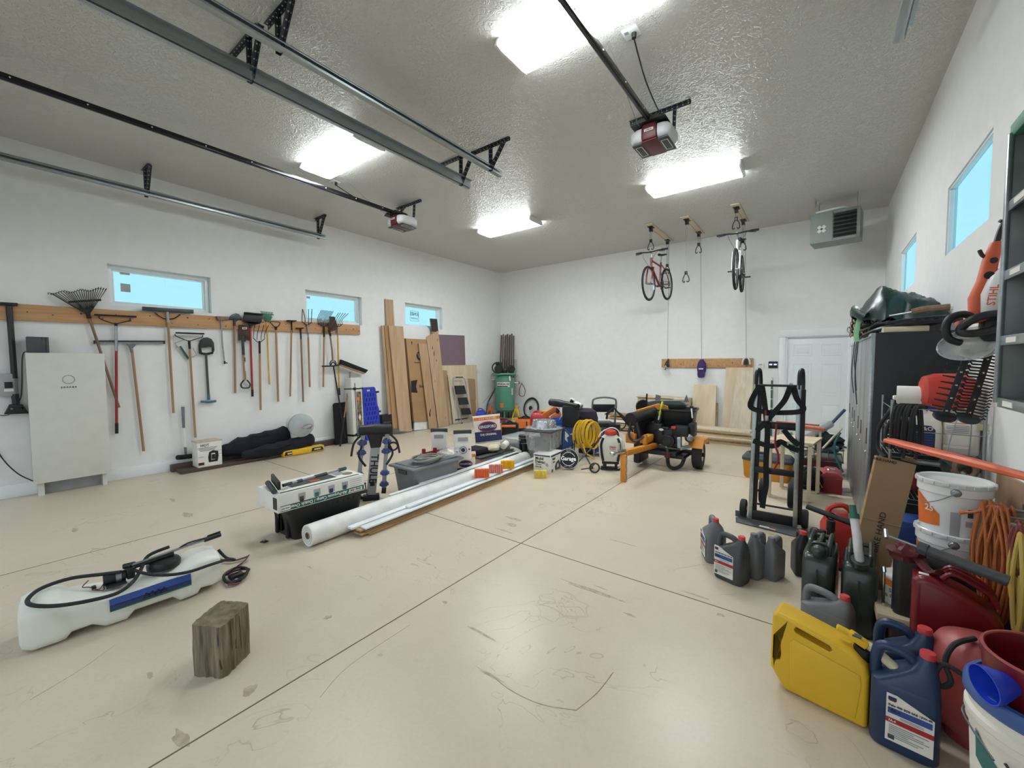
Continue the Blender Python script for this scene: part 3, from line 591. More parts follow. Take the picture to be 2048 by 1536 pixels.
# wire leaf rake behind the cabinet
nk = (177, 631); tips = [(100+i*(213-100)/22., 586-10*i/22.+2*math.sin(i*.9)) for i in range(23)]
wt('leaf_rake', 'large wire leaf rake with fanned tines, its wooden handle passing behind the battery cabinet', 'rake', [
 ('handle', 'ash_grey', [H_((178, 634), (238, 815), .0145, .05)]),
 ('tines', 'iron', [('tube', [nk, (nk[0]+(x-nk[0])*.55, nk[1]+(y-nk[1])*.55), (x, y), (x-3, y+3)], .0035, .07, 3) for x, y in tips]+[('poly', [(135, 603), (200, 599), (200, 603), (135, 607)], .06, .02), ('tube', [(176, 625), (178, 637)], .022, .06)])])
def bowrake(name, label, L, top, Bc, h0, h1, mats_, n=14, depth=9):
    (x0, y0), (x1, y1) = L; xm, ym = top
    w_ = x1-x0
    wt(name, label, 'rake', [
     ('handle', mats_[0], mats_[1](h0, h1)),
     ('head', 'iron', [('poly', [(x0, y0-1.5), (x1, y1-1.5), (x1, y1+1.5), (x0, y0+1.5)], .05, .014)]+[('tube', [(x0+w_*(i+.5)/n, y0+(y1-y0)*(i+.5)/n, .05), (x0+w_*(i+.5)/n, y0+(y1-y0)*(i+.5)/n, .14)], .004, .05) for i in range(n)]+
      [('tube', [(x0+w_*Bc, y0+2), (x0+w_*Bc+2, y0+depth*.8), (xm-w_*.18, ym-4), (xm, ym)], .006, .055, 5), ('tube', [(x1-w_*Bc, y1+2), (x1-w_*Bc-1, y1+depth*.8), (xm+w_*.18, ym-4), (xm, ym)], .006, .055, 5), ('tube', [(xm, ym-2), (h0[0], h0[1]+4)], .017, .05)])])
bowrake('bow_rake', 'bow rake with red and silver handle hanging beside the battery cabinet', ((187, 630), (271, 634)), (232, 648), .13, (232, 648), (233.5, 867),
 ('red_handle', lambda a, c: [('m', 'steel'), ('tube', [a, (232.5, 702)], .016, .05), ('m', 'red_handle'), ('tube', [(232.5, 702), (233.3, 846)], .015, .05), ('m', 'black'), ('tube', [(233.3, 846), c], .018, .05)]))
wt('floor_squeegee', 'thin black floor squeegee bar hanging across behind the red rake', 'squeegee', [
 ('blade', 'black', [('poly', [(186, 681), (328, 681.5), (328, 684), (186, 683.5)], .02, .03), ('m', 'steel'), ('poly', [(186, 683.5), (328, 684), (328, 688), (186, 687.5)], .02, .01), ('m', 'black'), ('poly', [(186, 682), (188, 682), (188, 688), (186, 688)], .02, .035), ('poly', [(326, 682), (328, 682), (328, 688), (326, 688)], .02, .035)])])
wt('push_pole', 'plain brown wooden pole with grey bracket hanging under the squeegee bar', 'pole', [
 ('handle', 'ash', [H_((263, 693), (287.5, 902), .0155)]), ('bracket', 'grey', [('poly', [(251, 687.5), (270.5, 687.5), (268, 692), (264, 696), (258, 696), (255, 692)], .03, .04, .003), ('tube', [(261, 692), (264, 705)], .018, .05)])])
wt('wide_squeegee', 'wide rubber squeegee with wooden handle hanging under the first window', 'squeegee', [
 ('handle', 'pine_z', [H_((335.5, 636), (347, 826), .0155, .06)]),
 ('head', 'steel_dark', [('poly', [(282, 614), (384, 620), (384, 628), (282, 622)], .05, .03, .004), ('m', 'iron'), ('tube', [(309, 625), (325, 636), (335, 638)], .007, .06, 4), ('tube', [(361, 629), (348, 637), (335, 638)], .007, .06, 4), ('m', 'steel'), ('tube', [(334, 622), (336, 645)], .02, .06)])])
bowrake('landscape_rake', 'bow rake with wooden handle hanging above the scattered brown box', ((349, 666), (406, 668)), (378.5, 683), .02, (378.5, 684), (391, 875),
 ('pine_z', lambda a, c: [('m', 'iron'), ('tube', [a, (379.5, 698)], .016, .05), ('m', 'pine_z'), ('tube', [(379.5, 698), (385, 785), c], .0145, .05)]), n=15, depth=8)
bpy.context.view_layer.update()
wt('weed_whip', 'bent metal weed cutter frame with a labelled blade hanging behind the second bow rake', 'tool', [
 ('frame', 'grey_light', [('tube', [(369, 679), (350, 686), (354, 696)], .006, .03), ('tube', [(386, 696), (393, 710), (376, 718)], .006, .03), ('tube', [(353, 690), (374, 719)], .006, .03)]),
 ('blade', 'green_label', [('poly', [(357, 693), (361, 692), (377, 716), (373, 719)], .025, .006)])])
# sledge standing against the wall
wt('sledge_hammer', 'grey-handled sledge standing head down against the wall', 'hammer', [
 ('handle', 'grey', [('poly', [(360, 813), (366, 813), (367, 855), (362, 855)], .05, .03, .003), ('m', 'paper'), ('poly', [(363, 855), (367, 855), (370, 893), (366, 893)], .05, .028), ('m', 'grey'), ('poly', [(365, 893), (370, 893), (371, 914), (367, 914)], .05, .03)]),
 ('head', 'iron', [('tube', [(355, 915, .13), (368, 914, .08), (383, 912, .08)], .035, .1)])], group=None)
wt('ice_scraper', 'black sidewalk scraper with slotted blade and blue grip beside the rakes', 'scraper', [
 ('blade', 'black', [('poly', [(396, 706), (395.5, 690), (399, 680), (405, 675.5), (413, 675), (421, 678), (426, 686), (427, 700), (424, 708), (412, 710), (400, 709)], .02, .03, .006, [[(400, 696), (406, 695.5), (411, 695), (415, 694), (422, 694.5), (422, 704), (411, 706), (402, 705)]])]),
 ('shaft', 'grey_dark', [('tube', [(412, 708), (415, 760), (417, 791)], .017, .045), ('m', 'blue_grip'), ('tube', [(417, 790), (417.5, 800)], .02, .045)]),
 ('grip', 'blue_grip', [('tube', [(402, 803), (417, 804), (432, 802)], .018, .045)])])
wt('window_squeegee', 'small sponge squeegee with thin white handle and black hook', 'squeegee', [
 ('head', 'ash_grey', [('poly', [(429, 633), (453, 634), (454, 640), (433, 642)], .04, .05, .004)]),
 ('handle', 'steel', [('tube', [(442, 641), (445, 690), (449, 725)], .011, .05), ('m', 'black'), ('tube', [(449, 722), (449.5, 728)], .013, .05), ('tube', [(450, 725), (455, 726.5)], .008, .05)])])
arc = [(454, 640), (457, 633), (463, 628.5), (469, 627), (475, 628.5), (480, 634), (482, 641), (474, 640), (470, 644), (466, 640)]
wt('round_shovel', 'round-nosed steel shovel hung blade up on a wooden handle', 'shovel', [
 ('blade', 'steel_dark', [('poly', arc, .04, .02, .006), ('tube', [(469, 638), (469, 652)], .02, .055)]), ('handle', 'ash', [H_((469, 648), (470.5, 786), .0165)])])
def dgrip(x, y, s=9, r=.011): return [('tube', [(x-3, y), (x-s, y+8*s/9), (x-s*.8, y+15*s/9), (x, y+16*s/9), (x+s*.8, y+15*s/9), (x+s, y+8*s/9), (x+3, y)], r, .06, 3)]
wt('square_spade', 'rusty square spade with red-white sticker and black D grip', 'spade', [
 ('blade', 'rust', [('poly', [(474.5, 650), (496.5, 649.5), (496, 682), (490, 680), (487, 684), (483, 680), (474, 681.5)], .05, .02, .004), ('m', 'paper'), ('poly', [(481, 655), (490, 655), (490, 659), (481, 659)], .071, .003), ('m', 'red'), ('poly', [(482.5, 656), (488.5, 656), (488.5, 658), (482.5, 658)], .074, .002)]),
 ('handle', 'steel_dark', [('tube', [(485, 672), (487, 710)], .021, .06), ('m', 'pine_z'), ('tube', [(487, 710), (490.5, 760)], .018, .06), ('m', 'black_matte'), ('tube', [(488, 715), (488.6, 723)], .0185, .06), ('m', 'paper'), ('tube', [(488.8, 726), (489.6, 742)], .0185, .06)]),
 ('grip', 'black', dgrip(491, 760))])
wt('scoop_shovel', 'black plastic scoop shovel on a red handle', 'shovel', [
 ('blade', 'black', [('poly', [(484, 625), (521, 628.5), (519, 645), (515, 648), (500, 649), (485, 646), (482, 642)], .07, .02, .005), ('poly', [(484, 625), (521, 628.5), (521, 630.5), (484, 627)], .07, .06), ('poly', [(484, 643), (519, 646), (500, 652)], .06, .03, .003)]),
 ('handle', 'red_handle', [('m', 'black'), ('tube', [(500, 648), (500.3, 656)], .022, .06), ('m', 'red_handle'), ('tube', [(500.3, 654), (504.5, 780)], .0165, .06), ('m', 'black'), ('tube', [(504.5, 779), (505, 793)], .019, .06)])])
def fork(tips, base, y, r=.004, curve=4, off=.07):
    xs = [b_[0] for b_ in base]
    return [('tube', [b_, (b_[0]-curve*.4, (b_[1]*.6+t_[1]*.4)), t_], r, off, 4) for b_, t_ in zip(base, tips)]+[('tube', [base[0], ((base[0][0]+base[-1][0])/2, y), base[-1]], r*1.2, off, 5)]
wt('manure_fork', 'four-tined manure fork with curved tines beside the red scoop', 'fork', [
 ('head', 'iron', fork([(509, 650), (519, 650), (528, 650), (537, 650.5)], [(506.5, 676), (514, 680), (522, 681), (529, 678)], 685, .005, -2)+[('tube', [(519, 682), (519.5, 707)], .017, .06)]),
 ('handle', 'pine_z', [H_((519.5, 705), (521.5, 820), .0165, .06)])])
tp = [(521+i*25/10., 622+i*.25) for i in range(11)]
wt('shrub_rake', 'small green fan rake on a yellow handle', 'rake', [
 ('head', 'green_pipe', [('tube', [(530+i*.8, 641), t_], .005, .06) for i, t_ in enumerate(tp)]+[('poly', [(523, 628), (544, 629), (544.5, 631), (523.5, 630)], .055, .012), ('poly', [(526, 634), (542, 634), (536, 644), (531, 644)], .05, .02, .002)]),
 ('handle', 'yellow_handle', [H_((533.5, 643), (539, 769), .0125)])])
wt('stirrup_hoe', 'stirrup hoe with open steel loop on a wooden handle', 'hoe', [
 ('head', 'iron', [('tube', [(550, 656), (546, 650), (541, 645), (542, 643), (551, 643.5), (560, 644.5), (558, 651), (553, 656)], .006, .05, 2), ('tube', [(551.5, 653), (552, 660)], .02, .05)]),
 ('handle', 'pine_z', [H_((552, 657), (556.5, 803), .0175)])])
wt('garden_hoe', 'garden hoe hung by its flat blade, third wooden handle past the yellow fan rake', 'hoe', [
 ('blade', 'iron', [('poly', [(570, 641), (587, 641.5), (587, 643.5), (572, 643)], .03, .09, .002), ('tube', [(583, 643), (583.5, 664)], .013, .05)]), ('handle', 'ash', [H_((583, 660), (580.5, 793), .0145)])])
wt('grub_hoe', 'short-headed hoe hung lower than the garden hoe with a grey wooden handle', 'hoe', [
 ('blade', 'iron', [('poly', [(588, 656), (602, 655.5), (603, 658), (590, 658)], .03, .07, .002), ('tube', [(601, 656), (602, 680)], .015, .05)]), ('handle', 'ash_grey', [H_((602, 678), (606.5, 804), .0155)])])
wt('digging_fork', 'dark four-tined digging fork with silver socket in front of the second window', 'fork', [
 ('head', 'iron', fork([(605, 618), (605.5, 619), (617, 618.5), (624, 618)], [(604, 643), (610, 647), (617, 648), (623, 645)], 650, .006, 0)+[('m', 'steel'), ('tube', [(614.5, 648), (616.5, 676)], .016, .06)]),
 ('handle', 'ash', [H_((616.5, 674), (619.5, 774), .0165, .06)])])
wt('ensilage_fork', 'ten-tined fine fork with a long wooden handle before the second window', 'fork', [
 ('head', 'iron', fork([(643+i*2.6, 620+i*.3) for i in range(10)], [(636+i*2.6, 650-1.2*abs(i-4.5)+3) for i in range(10)], 653, .0055, 1.5)+[('tube', [(648, 652), (648, 674)], .018, .06)]),
 ('handle', 'ash', [H_((648, 672), (646.7, 774), .0165, .06)])])
wt('drain_spade', 'narrow rusty drain spade with D grip hung over the fine fork', 'spade', [
 ('blade', 'rust', [('poly', [(654, 633.5), (664, 634), (667, 645), (667, 659), (663, 662), (654, 660), (651, 656), (653, 645)], .08, .02, .004)]),
 ('handle', 'ash_grey', [('m', 'iron'), ('tube', [(658, 660), (661, 672)], .02, .08), ('m', 'ash_grey'), ('tube', [(660, 668), (664, 700), (665.5, 722)], .016, .08)]), ('grip', 'black', dgrip(666, 721, 6, .01))])
wt('bedding_fork', 'five-tined fork with curved tines on a yellow fibreglass handle', 'fork', [
 ('head', 'iron', fork([(677, 626), (681, 625.5), (686, 626), (691, 626.5), (696.5, 627)], [(670, 648), (673.5, 650), (677, 651), (681, 650), (685, 648)], 653, .0055, 2)+[('m', 'steel'), ('tube', [(675.5, 651), (675.5, 674)], .015, .06)]),
 ('handle', 'yellow_handle', [('tube', [(675.5, 672), (678, 777)], .016, .06), ('m', 'black'), ('tube', [(678, 776), (679, 790)], .019, .06)])])
t = wt('post_auger', 'black T-handled iron rod leaning below the rusty drain spade', 'tool', [
 ('rod', 'iron', [('tube', [(667, 733, .12), (678, 800, .22), (690.5, 877, .34)], .014, .12)]), ('handle', 'iron', [('tube', [(644, 732.5, .12), (666, 732, .12), (679, 729.5, .12)], .014, .12), ('tube', [(660, 733, .12), (666, 724, .12), (673, 732, .12)], .012, .12, 4)])], group=None)
# push broom leaning
t = thing('push_broom', 'black-bristled push broom leaning head up over the grey bag', 'broom', wl(690, 860, .1))
b = B('black_cloth'); q = [wl(x, y, .12) for x, y in ((680, 719), (734, 740), (729, 746), (679, 729))]
b.prism([(p.y, p.z) for p in q], .07, frame((0, 1, 0), (0, 0, 1), (1, 0, 0), (XL+.10, 0, 0)), bev=.006); b.m('ash'); q = [wl(x, y, .12) for x, y in ((679, 729), (729, 746), (726, 748), (682, 732))]; b.prism([(p.y, p.z) for p in q], .06, frame((0, 1, 0), (0, 0, 1), (1, 0, 0), (XL+.105, 0, 0))); part(t, 'head', b, world=True)
b = B('ash'); a, d_ = wl(701, 745, .14), hit(680, 884, 0, -7.14); d_.z = .005; c = a.lerp(d_, .62); b.tube([a, c], .014, sub=1); b.m('black').tube([c, d_], .0145, sub=1); b.m('steel').tube([wl(700, 744, .14), wl(700, 752, .14)], .022, sub=1); part(t, 'handle', b, world=True)

# ---------------------------------------------------------------- battery cabinet and its neighbours
t = thing('battery_cabinet', 'tall white home battery cabinet with a ring emblem, mounted on the wall', 'battery', (XL+.01, .71, 0))
x0 = XL+.235; ya, yb_ = .385, 1.035; z0, z1 = .155, 1.69
b = B('offwhite'); b.box(((XL+x0-.02)/2+.01, (ya+yb_)/2, (z0+z1)/2), (x0-XL-.03, yb_-ya-.02, z1-z0-.01), .004); part(t, 'cabinet_body', b, world=True)
b = B('offwhite'); b.box((x0-.009, (ya+yb_)/2, (z0+z1)/2), (.018, yb_-ya, z1-z0), .004); part(t, 'front_panel', b, world=True)
b = B('chrome'); ec = hit(137, 759, 0, x0); b.torus((x0+.002, ec.y, ec.z), .05, .0045, (1, 0, 0), 28, 6); b.m('steel_dark').text('s o n n e n', .042, facing((x0+.002, ec.y, ec.z-.09), (1, 0, 0)), True, .72); part(t, 'emblem', b, world=True)
b = B('offwhite'); b.box((XL+.1, ya+.06, .08), (.16, .05, .16)); b.box((XL+.1, yb_-.05, .08), (.16, .04, .16)); b.m('grey_light').box((XL+.06, .71, .1), (.02, .55, .2)); part(t, 'mount', b, world=True)
b = B('grey_dark'); p = wl(70, 705, .1); b.box((XL+.12, .49, 1.69+.095), (.16, .17, .185), .004); b.m('steel_dark').box((XL+.2, .52, 1.69+.165), (.004, .012, .03)); b.box((XL+.2, .55, 1.69+.095), (.006, .008, .18)); solo('speaker', b, 'small dark grey speaker box on top of the battery cabinet', 'speaker')
t = thing('breaker_box', 'grey electrical disconnect box on the wall behind the black brush', 'electrical box', (XL, .27, 1.3))
b = B('grey_light'); q = wl(1, 749, 0), wl(26, 790, 0); yy, zz = (q[0].y+q[1].y)/2, (q[0].z+q[1].z)/2; b.box((XL+.04, yy, zz), (.08, .13, .26), .006); part(t, 'casing', b, world=True); b = B('black'); b.box((XL+.083, yy+.01, zz+.0), (.01, .06, .07), .003); b.m('paper').box((XL+.083, yy+.01, zz-.06), (.004, .07, .03)); part(t, 'switch', b, world=True)
b = B('black'); b.tube([wl(-10, 893, .01), wl(2, 913, .02), wl(18, 932, .06), wl(40, 950, .1), wl(66, 962, .1)], .006, 6); solo('power_cable', b, 'black cable running down the wall to the foot of the battery cabinet', 'cable')
b = B('grey_dark'); b.tube([wl(54, 703, .02), wl(45, 712, .01), wl(44, 770, .01), wl(40, 800, .01), wl(20, 828, .01), wl(0, 831, .01)], .005, 5); solo('speaker_wire', b, 'thin grey wire looping from the dark speaker behind the black brush', 'cable')

# ---------------------------------------------------------------- along the foot of the wall
b = B('dark_timber'); b.box((XL+.075, (1.68+4.28)/2, .05), (.11, 2.6, .10), .006); solo('timber', b, 'long dark weathered timber lying along the foot of the window wall', 'timber')
b = B('dark_timber'); b.box((XL+.29, (1.72+3.75)/2, .025), (.20, 2.03, .05), .005); solo('timber', b, 'shorter dark timber lying outside the long one near the brown picture box', 'timber')
# picture box
p = fl(421, 917, .05); t = thing('picture_box', 'worn beige carton printed with a machine drawing, near the timbers', 'box', (XL+.26, 2.07, .051), rz=.0)
b = B('paper'); W, D, H = .30, .24, .36; b.box((0, 0, H/2), (D, W, H), .004); b.m('tan').box((0, 0, H+.006), (D+.01, W+.01, .012), rz=.03); part(t, 'carton', b)
b = B('grey_dark'); n_ = (1, 0, 0); X_ = D/2+.002
b.text('HOT', .05, facing((X_, -.06, .315), n_), True)
for k in range(3): b.box((X_, -.03, .28-k*.02), (.002, .24-.03*k, .006))
b.m('black_matte').prism([(-.05, 0), (.06, 0), (.075, .08), (.07, .15), (.01, .17), (-.04, .15), (-.055, .08)], .002, facing((X_, .03, .06), n_), [[(-.02, .03), (.03, .03), (.035, .13), (-.015, .13)]])
b.prism([(-.012, 0), (.03, 0), (.03, .07), (-.01, .07)], .002, facing((X_, .03, .1), n_)); b.m('maroon').box((X_, -.11, .05), (.002, .07, .04)); b.m('grey').box((X_, -.11, .15), (.002, .06, .004)); b.box((X_, .12, .17), (.002, .05, .004)); b.box((X_, .115, .22), (.002, .06, .004)); part(t, 'print', b)
def softbag(name, label, cat, pts, r, flat=(1, .7), m_='navy_cloth', strap=None):
    b = B(m_); P = spline(pts, 6); n = 18; rings = []
    for i, p in enumerate(P):
        d = (P[min(i+1, len(P)-1)]-P[max(i-1, 0)]).normalized(); x = d.cross(V((0, 0, 1))).normalized(); y = x.cross(d); f = i/(len(P)-1)
        e = min(1, (f*2.2+.3)**.7)*min(1, ((1-f)*12+.15)**.6); rr = r*(1+.08*math.sin(i*1.7)+.05*math.sin(i*4.1))*e
        rings.append([p+x*math.copysign(abs(math.cos(a))**.75, math.cos(a))*rr*flat[0]*(1+.05*math.sin(i*.9+a*3))+y*math.copysign(abs(math.sin(a))**.75, math.sin(a))*rr*flat[1]*(1+.06*math.sin(i*1.3+a*4)) for a in [2*PI*k/n for k in range(n)]])
    b.loft(rings); t = thing(name, label, cat, pts[0]); part(t, 'fabric', b, world=True)
    s = B('black_cloth'); s.tube(strap or [P[len(P)//3]+V((0, 0, r*.6)), P[len(P)//2]+V((.02, 0, r*1.1)), P[len(P)*2//3]+V((0, 0, r*.6))], .014, 6, flat=(1, .3)); part(t, 'strap', s, world=True)
    return t
softbag('canopy_bag', 'long dark navy canopy bag lying on the timbers beside the picture box', 'bag', [(-7.36, 2.26, .20), (-7.36, 2.6, .24), (-7.36, 3.0, .29), (-7.37, 3.3, .33)], .145, (.85, 1.0), strap=[(-7.24, 2.62, .36), (-7.22, 2.7, .42), (-7.22, 2.84, .43), (-7.24, 2.92, .38)])
softbag('canopy_bag', 'second dark navy canopy bag, lower, under the knotted white bag', 'bag', [(-7.12, 2.48, .14), (-7.12, 2.9, .15), (-7.13, 3.3, .19), (-7.14, 3.62, .23)], .1, (.8, 1.0), strap=[(-7.04, 2.7, .22), (-7.0, 2.95, .19), (-7.04, 3.2, .23)])
# bucket with a bag over its mouth, lying on the bags
t = thing('bagged_bucket', 'white bucket lying on its side with a knotted clear bag over its mouth', 'bucket', (-7.12, 3.3, .42))
c = V((-7.05, 3.36, .50)); d = V((.75, -.12, -.05)).normalized()
b = B('white'); b.lathe([(.001, -.28), (.165, -.28), (.182, 0), (.192, 0), (.192, .02), (.175, .02)], c, 28, d); part(t, 'bucket', b, world=True)
b = B('smoke'); b.lathe([(.197, -.06), (.199, .02), (.16, .045), (.09, .06), (.03, .075), (.0, .08)], c, 28, d); k = c+d*.08; b.tube([k+V((0, 0, -.02)), k+V((.03, .03, -.03)), k+V((.02, .1, .0)), k+V((0, .14, -.05))], [.012, .02, .03, .012], 7); part(t, 'bag', b, world=True)
b = B('red'); b.tube([k, k+V((.03, .08, .03)), k+V((.02, .15, 0)), k+V((.02, .1, -.05)), k+V((.02, .02, -.03)), k+V((.02, -.05, -.02))], .004, 5); part(t, 'drawstring', b, world=True)
# yellow toothed box
p0, p1 = V((-7.04, 3.05, .0)), V((-7.04, 3.75, .0)); d = (p1-p0); L = d.length; rz = math.atan2(d.y, d.x)
t = thing('level_box', 'yellow plastic tool case with dark labels lying before the navy bags', 'tool case', (p0+p1)/2, rz)
b = B('yellow'); b.box((0, .07, .055), (L, .13, .10), .012); b.box((-L*.12, .0, .06), (L*.36, .03, .07), .01); part(t, 'case', b)
for s in (-1, 1): b = B('black_matte'); b.prism([(-.11, -.03), (.11, -.03), (.09, .03), (-.09, .03)], .004, facing((s*L*.32, .004, .055), (0, -1, 0))); b.m('tan').box((s*L*.32, .0, .055), (.12, .002, .025)); part(t, 'label_plate', b)
# black mat behind the broom
b = B('black_cloth'); a, c = hit(664, 809, 0, XL+.09), hit(692, 812, 0, XL+.09)
b.prism([(4.12, 0), (4.42, 0), (4.42, .77), (4.39, .80), (4.15, .80), (4.12, .77)], .03, frame((0, 1, 0), (-.06, 0, 1), (1, 0, .06), (XL+.17, .0, .0)), bev=.006); solo('black_mat', b, 'black padded mat leaning on the wall behind the broom handle', 'mat')
# tall grey bag with clear window
t = thing('shade_bag', 'tall upright grey fabric bag with clear window and black straps', 'bag', (-7.28, 4.53, 0)); T = MX.Translation((-7.26, 4.51, .0)) @ MX.Rotation(.12, 4, 'Z') @ MX.Rotation(-.04, 4, 'Y')
b = B('offwhite'); b.box((0, 0, .64), (.20, .26, 1.27), .02, T=T); part(t, 'bag_body', b, world=True)
b = B('camo'); b.box((.101, .035, .56), (.004, .11, .88), T=T); b.m('red_bright').box((.104, .035, .21), (.003, .05, .06), T=T); b.m('orange').box((.104, .02, .86), (.003, .06, .06), T=T); b.m('paper').prism([(0, -.07), (.03, 0), (0, .07), (-.03, 0)], .003, T @ facing((.104, .035, .5), (1, 0, 0))); part(t, 'window_panel', b, world=True)
b = B('black'); b.box((.0, 0, 1.06), (.215, .262, .022), T=T); b.box((.0, 0, .16), (.215, .262, .035), T=T); b.box((.103, -.045, .62), (.006, .014, 1.1), .002, T=T)
for z in (1.06, .17): b.box((.115, -.06, z), (.03, .05, .05), .006, T=T); b.box((.06, .15, z), (.05, .03, .04), .006, T=T)
part(t, 'straps', b, world=True)
# blue mechanics creeper
t = thing('mechanic_creeper', 'blue plastic mechanic creeper standing on end with slotted panel', 'creeper', (-7.2, 5.05, 0)); T = MX.Translation((-7.28, 4.89, 0)) @ MX.Rotation(.12, 4, 'Z') @ MX.Rotation(-.1, 4, 'Y')
pr = [(-.18, .05), (-.20, .62), (-.165, .72), (-.17, 1.04), (-.13, 1.07), (.14, 1.07), (.17, 1.03), (.17, .72), (.215, .62), (.2, .05), (.15, .0), (-.14, 0)]
hl = [[(-.05, .985), (.05, .985), (.05, 1.02), (-.05, 1.02)]]
for r_ in range(9):
    for c_ in range(4):
        x, z = -.115+c_*.07+(r_ % 2)*.03, .12+r_*.095; hl.append([(x-.010, z), (x+.010, z), (x+.018, z+.065), (x-.002, z+.065)])
b = B('blue_creeper'); b.prism(pr, .03, T @ facing((0, 0, 0), (1, 0, 0)), hl); part(t, 'panel', b, world=True)
b = B('steel'); b.tube([(-.04, .235, .1), (-.04, .235, .98)], .012, sub=1); b.T = None; q = B('steel'); q.add([T @ v for v in b.v], b.f)
q.m('black')
for z in (.06, .55, .96): q.add([T @ v for v in B().lathe([(.001, -.02), (.035, -.02), (.035, .02), (.001, .02)], (0, .24, z), 14, (0, 0, 1)).v], B().lathe([(.001, -.02), (.035, -.02), (.035, .02), (.001, .02)], (0, .24, z), 14, (0, 0, 1)).f)
part(t, 'casters', q, world=True)
b = B('black'); b.box((-7.43, 5.32, .23), (.14, .26, .46), .01); b.m('grey_dark').box((-7.357, 5.32, .30), (.006, .2, .02)); solo('black_case', b, 'small black case standing on the floor between the creeper and the lumber', 'case')
# ================================================================ lumber and panels leaning on the window wall
def lean(name, label, cat, quad, ot, ob, th, m_='oakboard', group=None, extra=None, edge=None):
    """board leaning on the wall, outline TL, TR, BR, BL; ot/ob = distance of its face from the wall at top/bottom"""
    q = [wl(*quad[0], ot), wl(*quad[1], ot), wl(*quad[2], ob), wl(*quad[3], ob)]
    for i in (2, 3): q[i].z = max(q[i].z, .004)
    b = B(m_); bk = [p-V((th, 0, 0)) for p in q]; vs = q+bk
    b.add(vs, [(0, 1, 2, 3), (7, 6, 5, 4), (0, 4, 5, 1), (1, 5, 6, 2), (2, 6, 7, 3), (3, 7, 4, 0)])
    if extra: extra(b, q)
    return solo(name, b, label, cat, group=group)
G = 'boards leaning on the window wall'
lean('board', 'tall narrow board rising highest of all the leaning lumber', 'board', [(770, 598), (786, 600), (802, 855), (786, 850)], .03, .10, .02, 'oak2', G)
lean('board', 'board seen almost edge-on at the end of the leaning stack near the creeper', 'board', [(763, 651), (773, 651), (793, 858), (779, 852)], .07, .16, .02, 'oak2', G)
lean('board', 'slim board next to the edge-on one, half covered by the wide front board', 'board', [(769, 651), (783, 651), (802, 860), (786, 856)], .09, .18, .02, 'pine_z', G)
lean('board', 'wide front board of the leaning stack with a reddish grain', 'board', [(777, 651), (806, 653), (824, 862), (799, 862)], .12, .22, .022, 'oakboard', G)
lean('black_strip', 'black edge strip between the wide leaning board and the printed carton', 'board', [(809, 677), (815, 677), (831, 858), (823, 858)], .05, .10, .03, 'black')
t = thing('vanity_carton', 'tall flat printed brown carton leaning behind the scorched board', 'box', wl(830, 850, .1))
q = [wl(812, 677, .13), wl(853, 679, .13), wl(868, 842, .16), wl(828, 844, .16)]
b = B('cardboard'); bk = [p-V((.09, 0, 0)) for p in q]; b.add(q+bk, [(0, 1, 2, 3), (7, 6, 5, 4), (0, 4, 5, 1), (1, 5, 6, 2), (2, 6, 7, 3), (3, 7, 4, 0)]); part(t, 'carton', b, world=True)
b = B('black_matte'); ly = (.93)
def onq(u, v, o=.004): p = q[0].lerp(q[1], u).lerp(q[3].lerp(q[2], u), v); return p+V((o, 0, 0))
p = onq(.60, .20); b.lathe([(.11, 0), (.11, .003), (0, .003)], p, 24, (1, 0, 0)); b.m('cardboard').text('W', .15, facing(p+V((.004, 0, 0)), (1, 0, 0)), True)
b.m('black_matte').text('American Woodmark', .045, facing(onq(.55, .28), (1, 0, 0)), True, .8)
p = onq(.17, .57); b.prism([(-.09, -.13), (.09, -.15), (.05, 0), (.09, .15), (-.09, .13)], .003, facing(p, (1, 0, 0))); b.text('EasyHang', .085, facing(onq(.66, .565), (1, 0, 0)), True, .9)
b.prism([(-.008, -.05), (.008, -.05), (.008, .0), (.022, 0), (0, .03), (-.022, 0), (-.008, 0)], .002, facing(onq(.25, .045), (1, 0, 0)))
for k in range(4): b.m('cardboard_dk').box(onq(.5, .76+.03*k), (.003, .22, .005))
part(t, 'print', b, world=True)
lean('foam_block', 'white foam corner block sticking out below the printed carton', 'packaging', [(829, 843), (856, 843), (858, 858), (829, 861)], .14, .14, .08, 'white')
lean('board', 'shorter board leaning across the printed carton, dark scorched knot near its foot', 'board', [(837, 687), (854, 687), (875, 856), (859, 858)], .17, .22, .022, 'oak2', G,
     lambda b, q: b.m('darktip').prism([(0, 0), (.03, .03), (.02, .1), (.05, .22), (.01, .16), (-.02, .08), (-.01, .03)], .003, facing(q[3].lerp(q[0], .14)+V((.002, .05, 0)), (1, 0, 0))))
def knots(b, q):
    b.m('darktip')
    for u, v, s in ((.35, .16, 1.), (.4, .23, 1.4), (.55, .3, .8), (.2, .5, .6), (.85, .1, .7), (.75, .92, .5)): b.prism([(0, 0), (.012*s, .03*s), (.005*s, .1*s), (-.008*s, .05*s)], .003, facing(q[0].lerp(q[1], u).lerp(q[3].lerp(q[2], u), v)+V((.001, 0, 0)), (1, 0, 0)))
lean('board', 'dark-tipped board standing in front of the third window', 'board', [(861, 637), (874, 638), (897, 850), (883, 850)], .07, .14, .02, 'oak2', G,
     lambda b, q: b.m('darktip').add([p+V((.003, 0, 0)) for p in (q[0], q[1], q[1].lerp(q[2], .12), q[0].lerp(q[3], .12))]+[p-V((.03, 0, 0)) for p in (q[0], q[1], q[1].lerp(q[2], .12), q[0].lerp(q[3], .12))], [(0, 1, 2, 3), (7, 6, 5, 4), (0, 4, 5, 1), (1, 5, 6, 2), (2, 6, 7, 3), (3, 7, 4, 0)]))
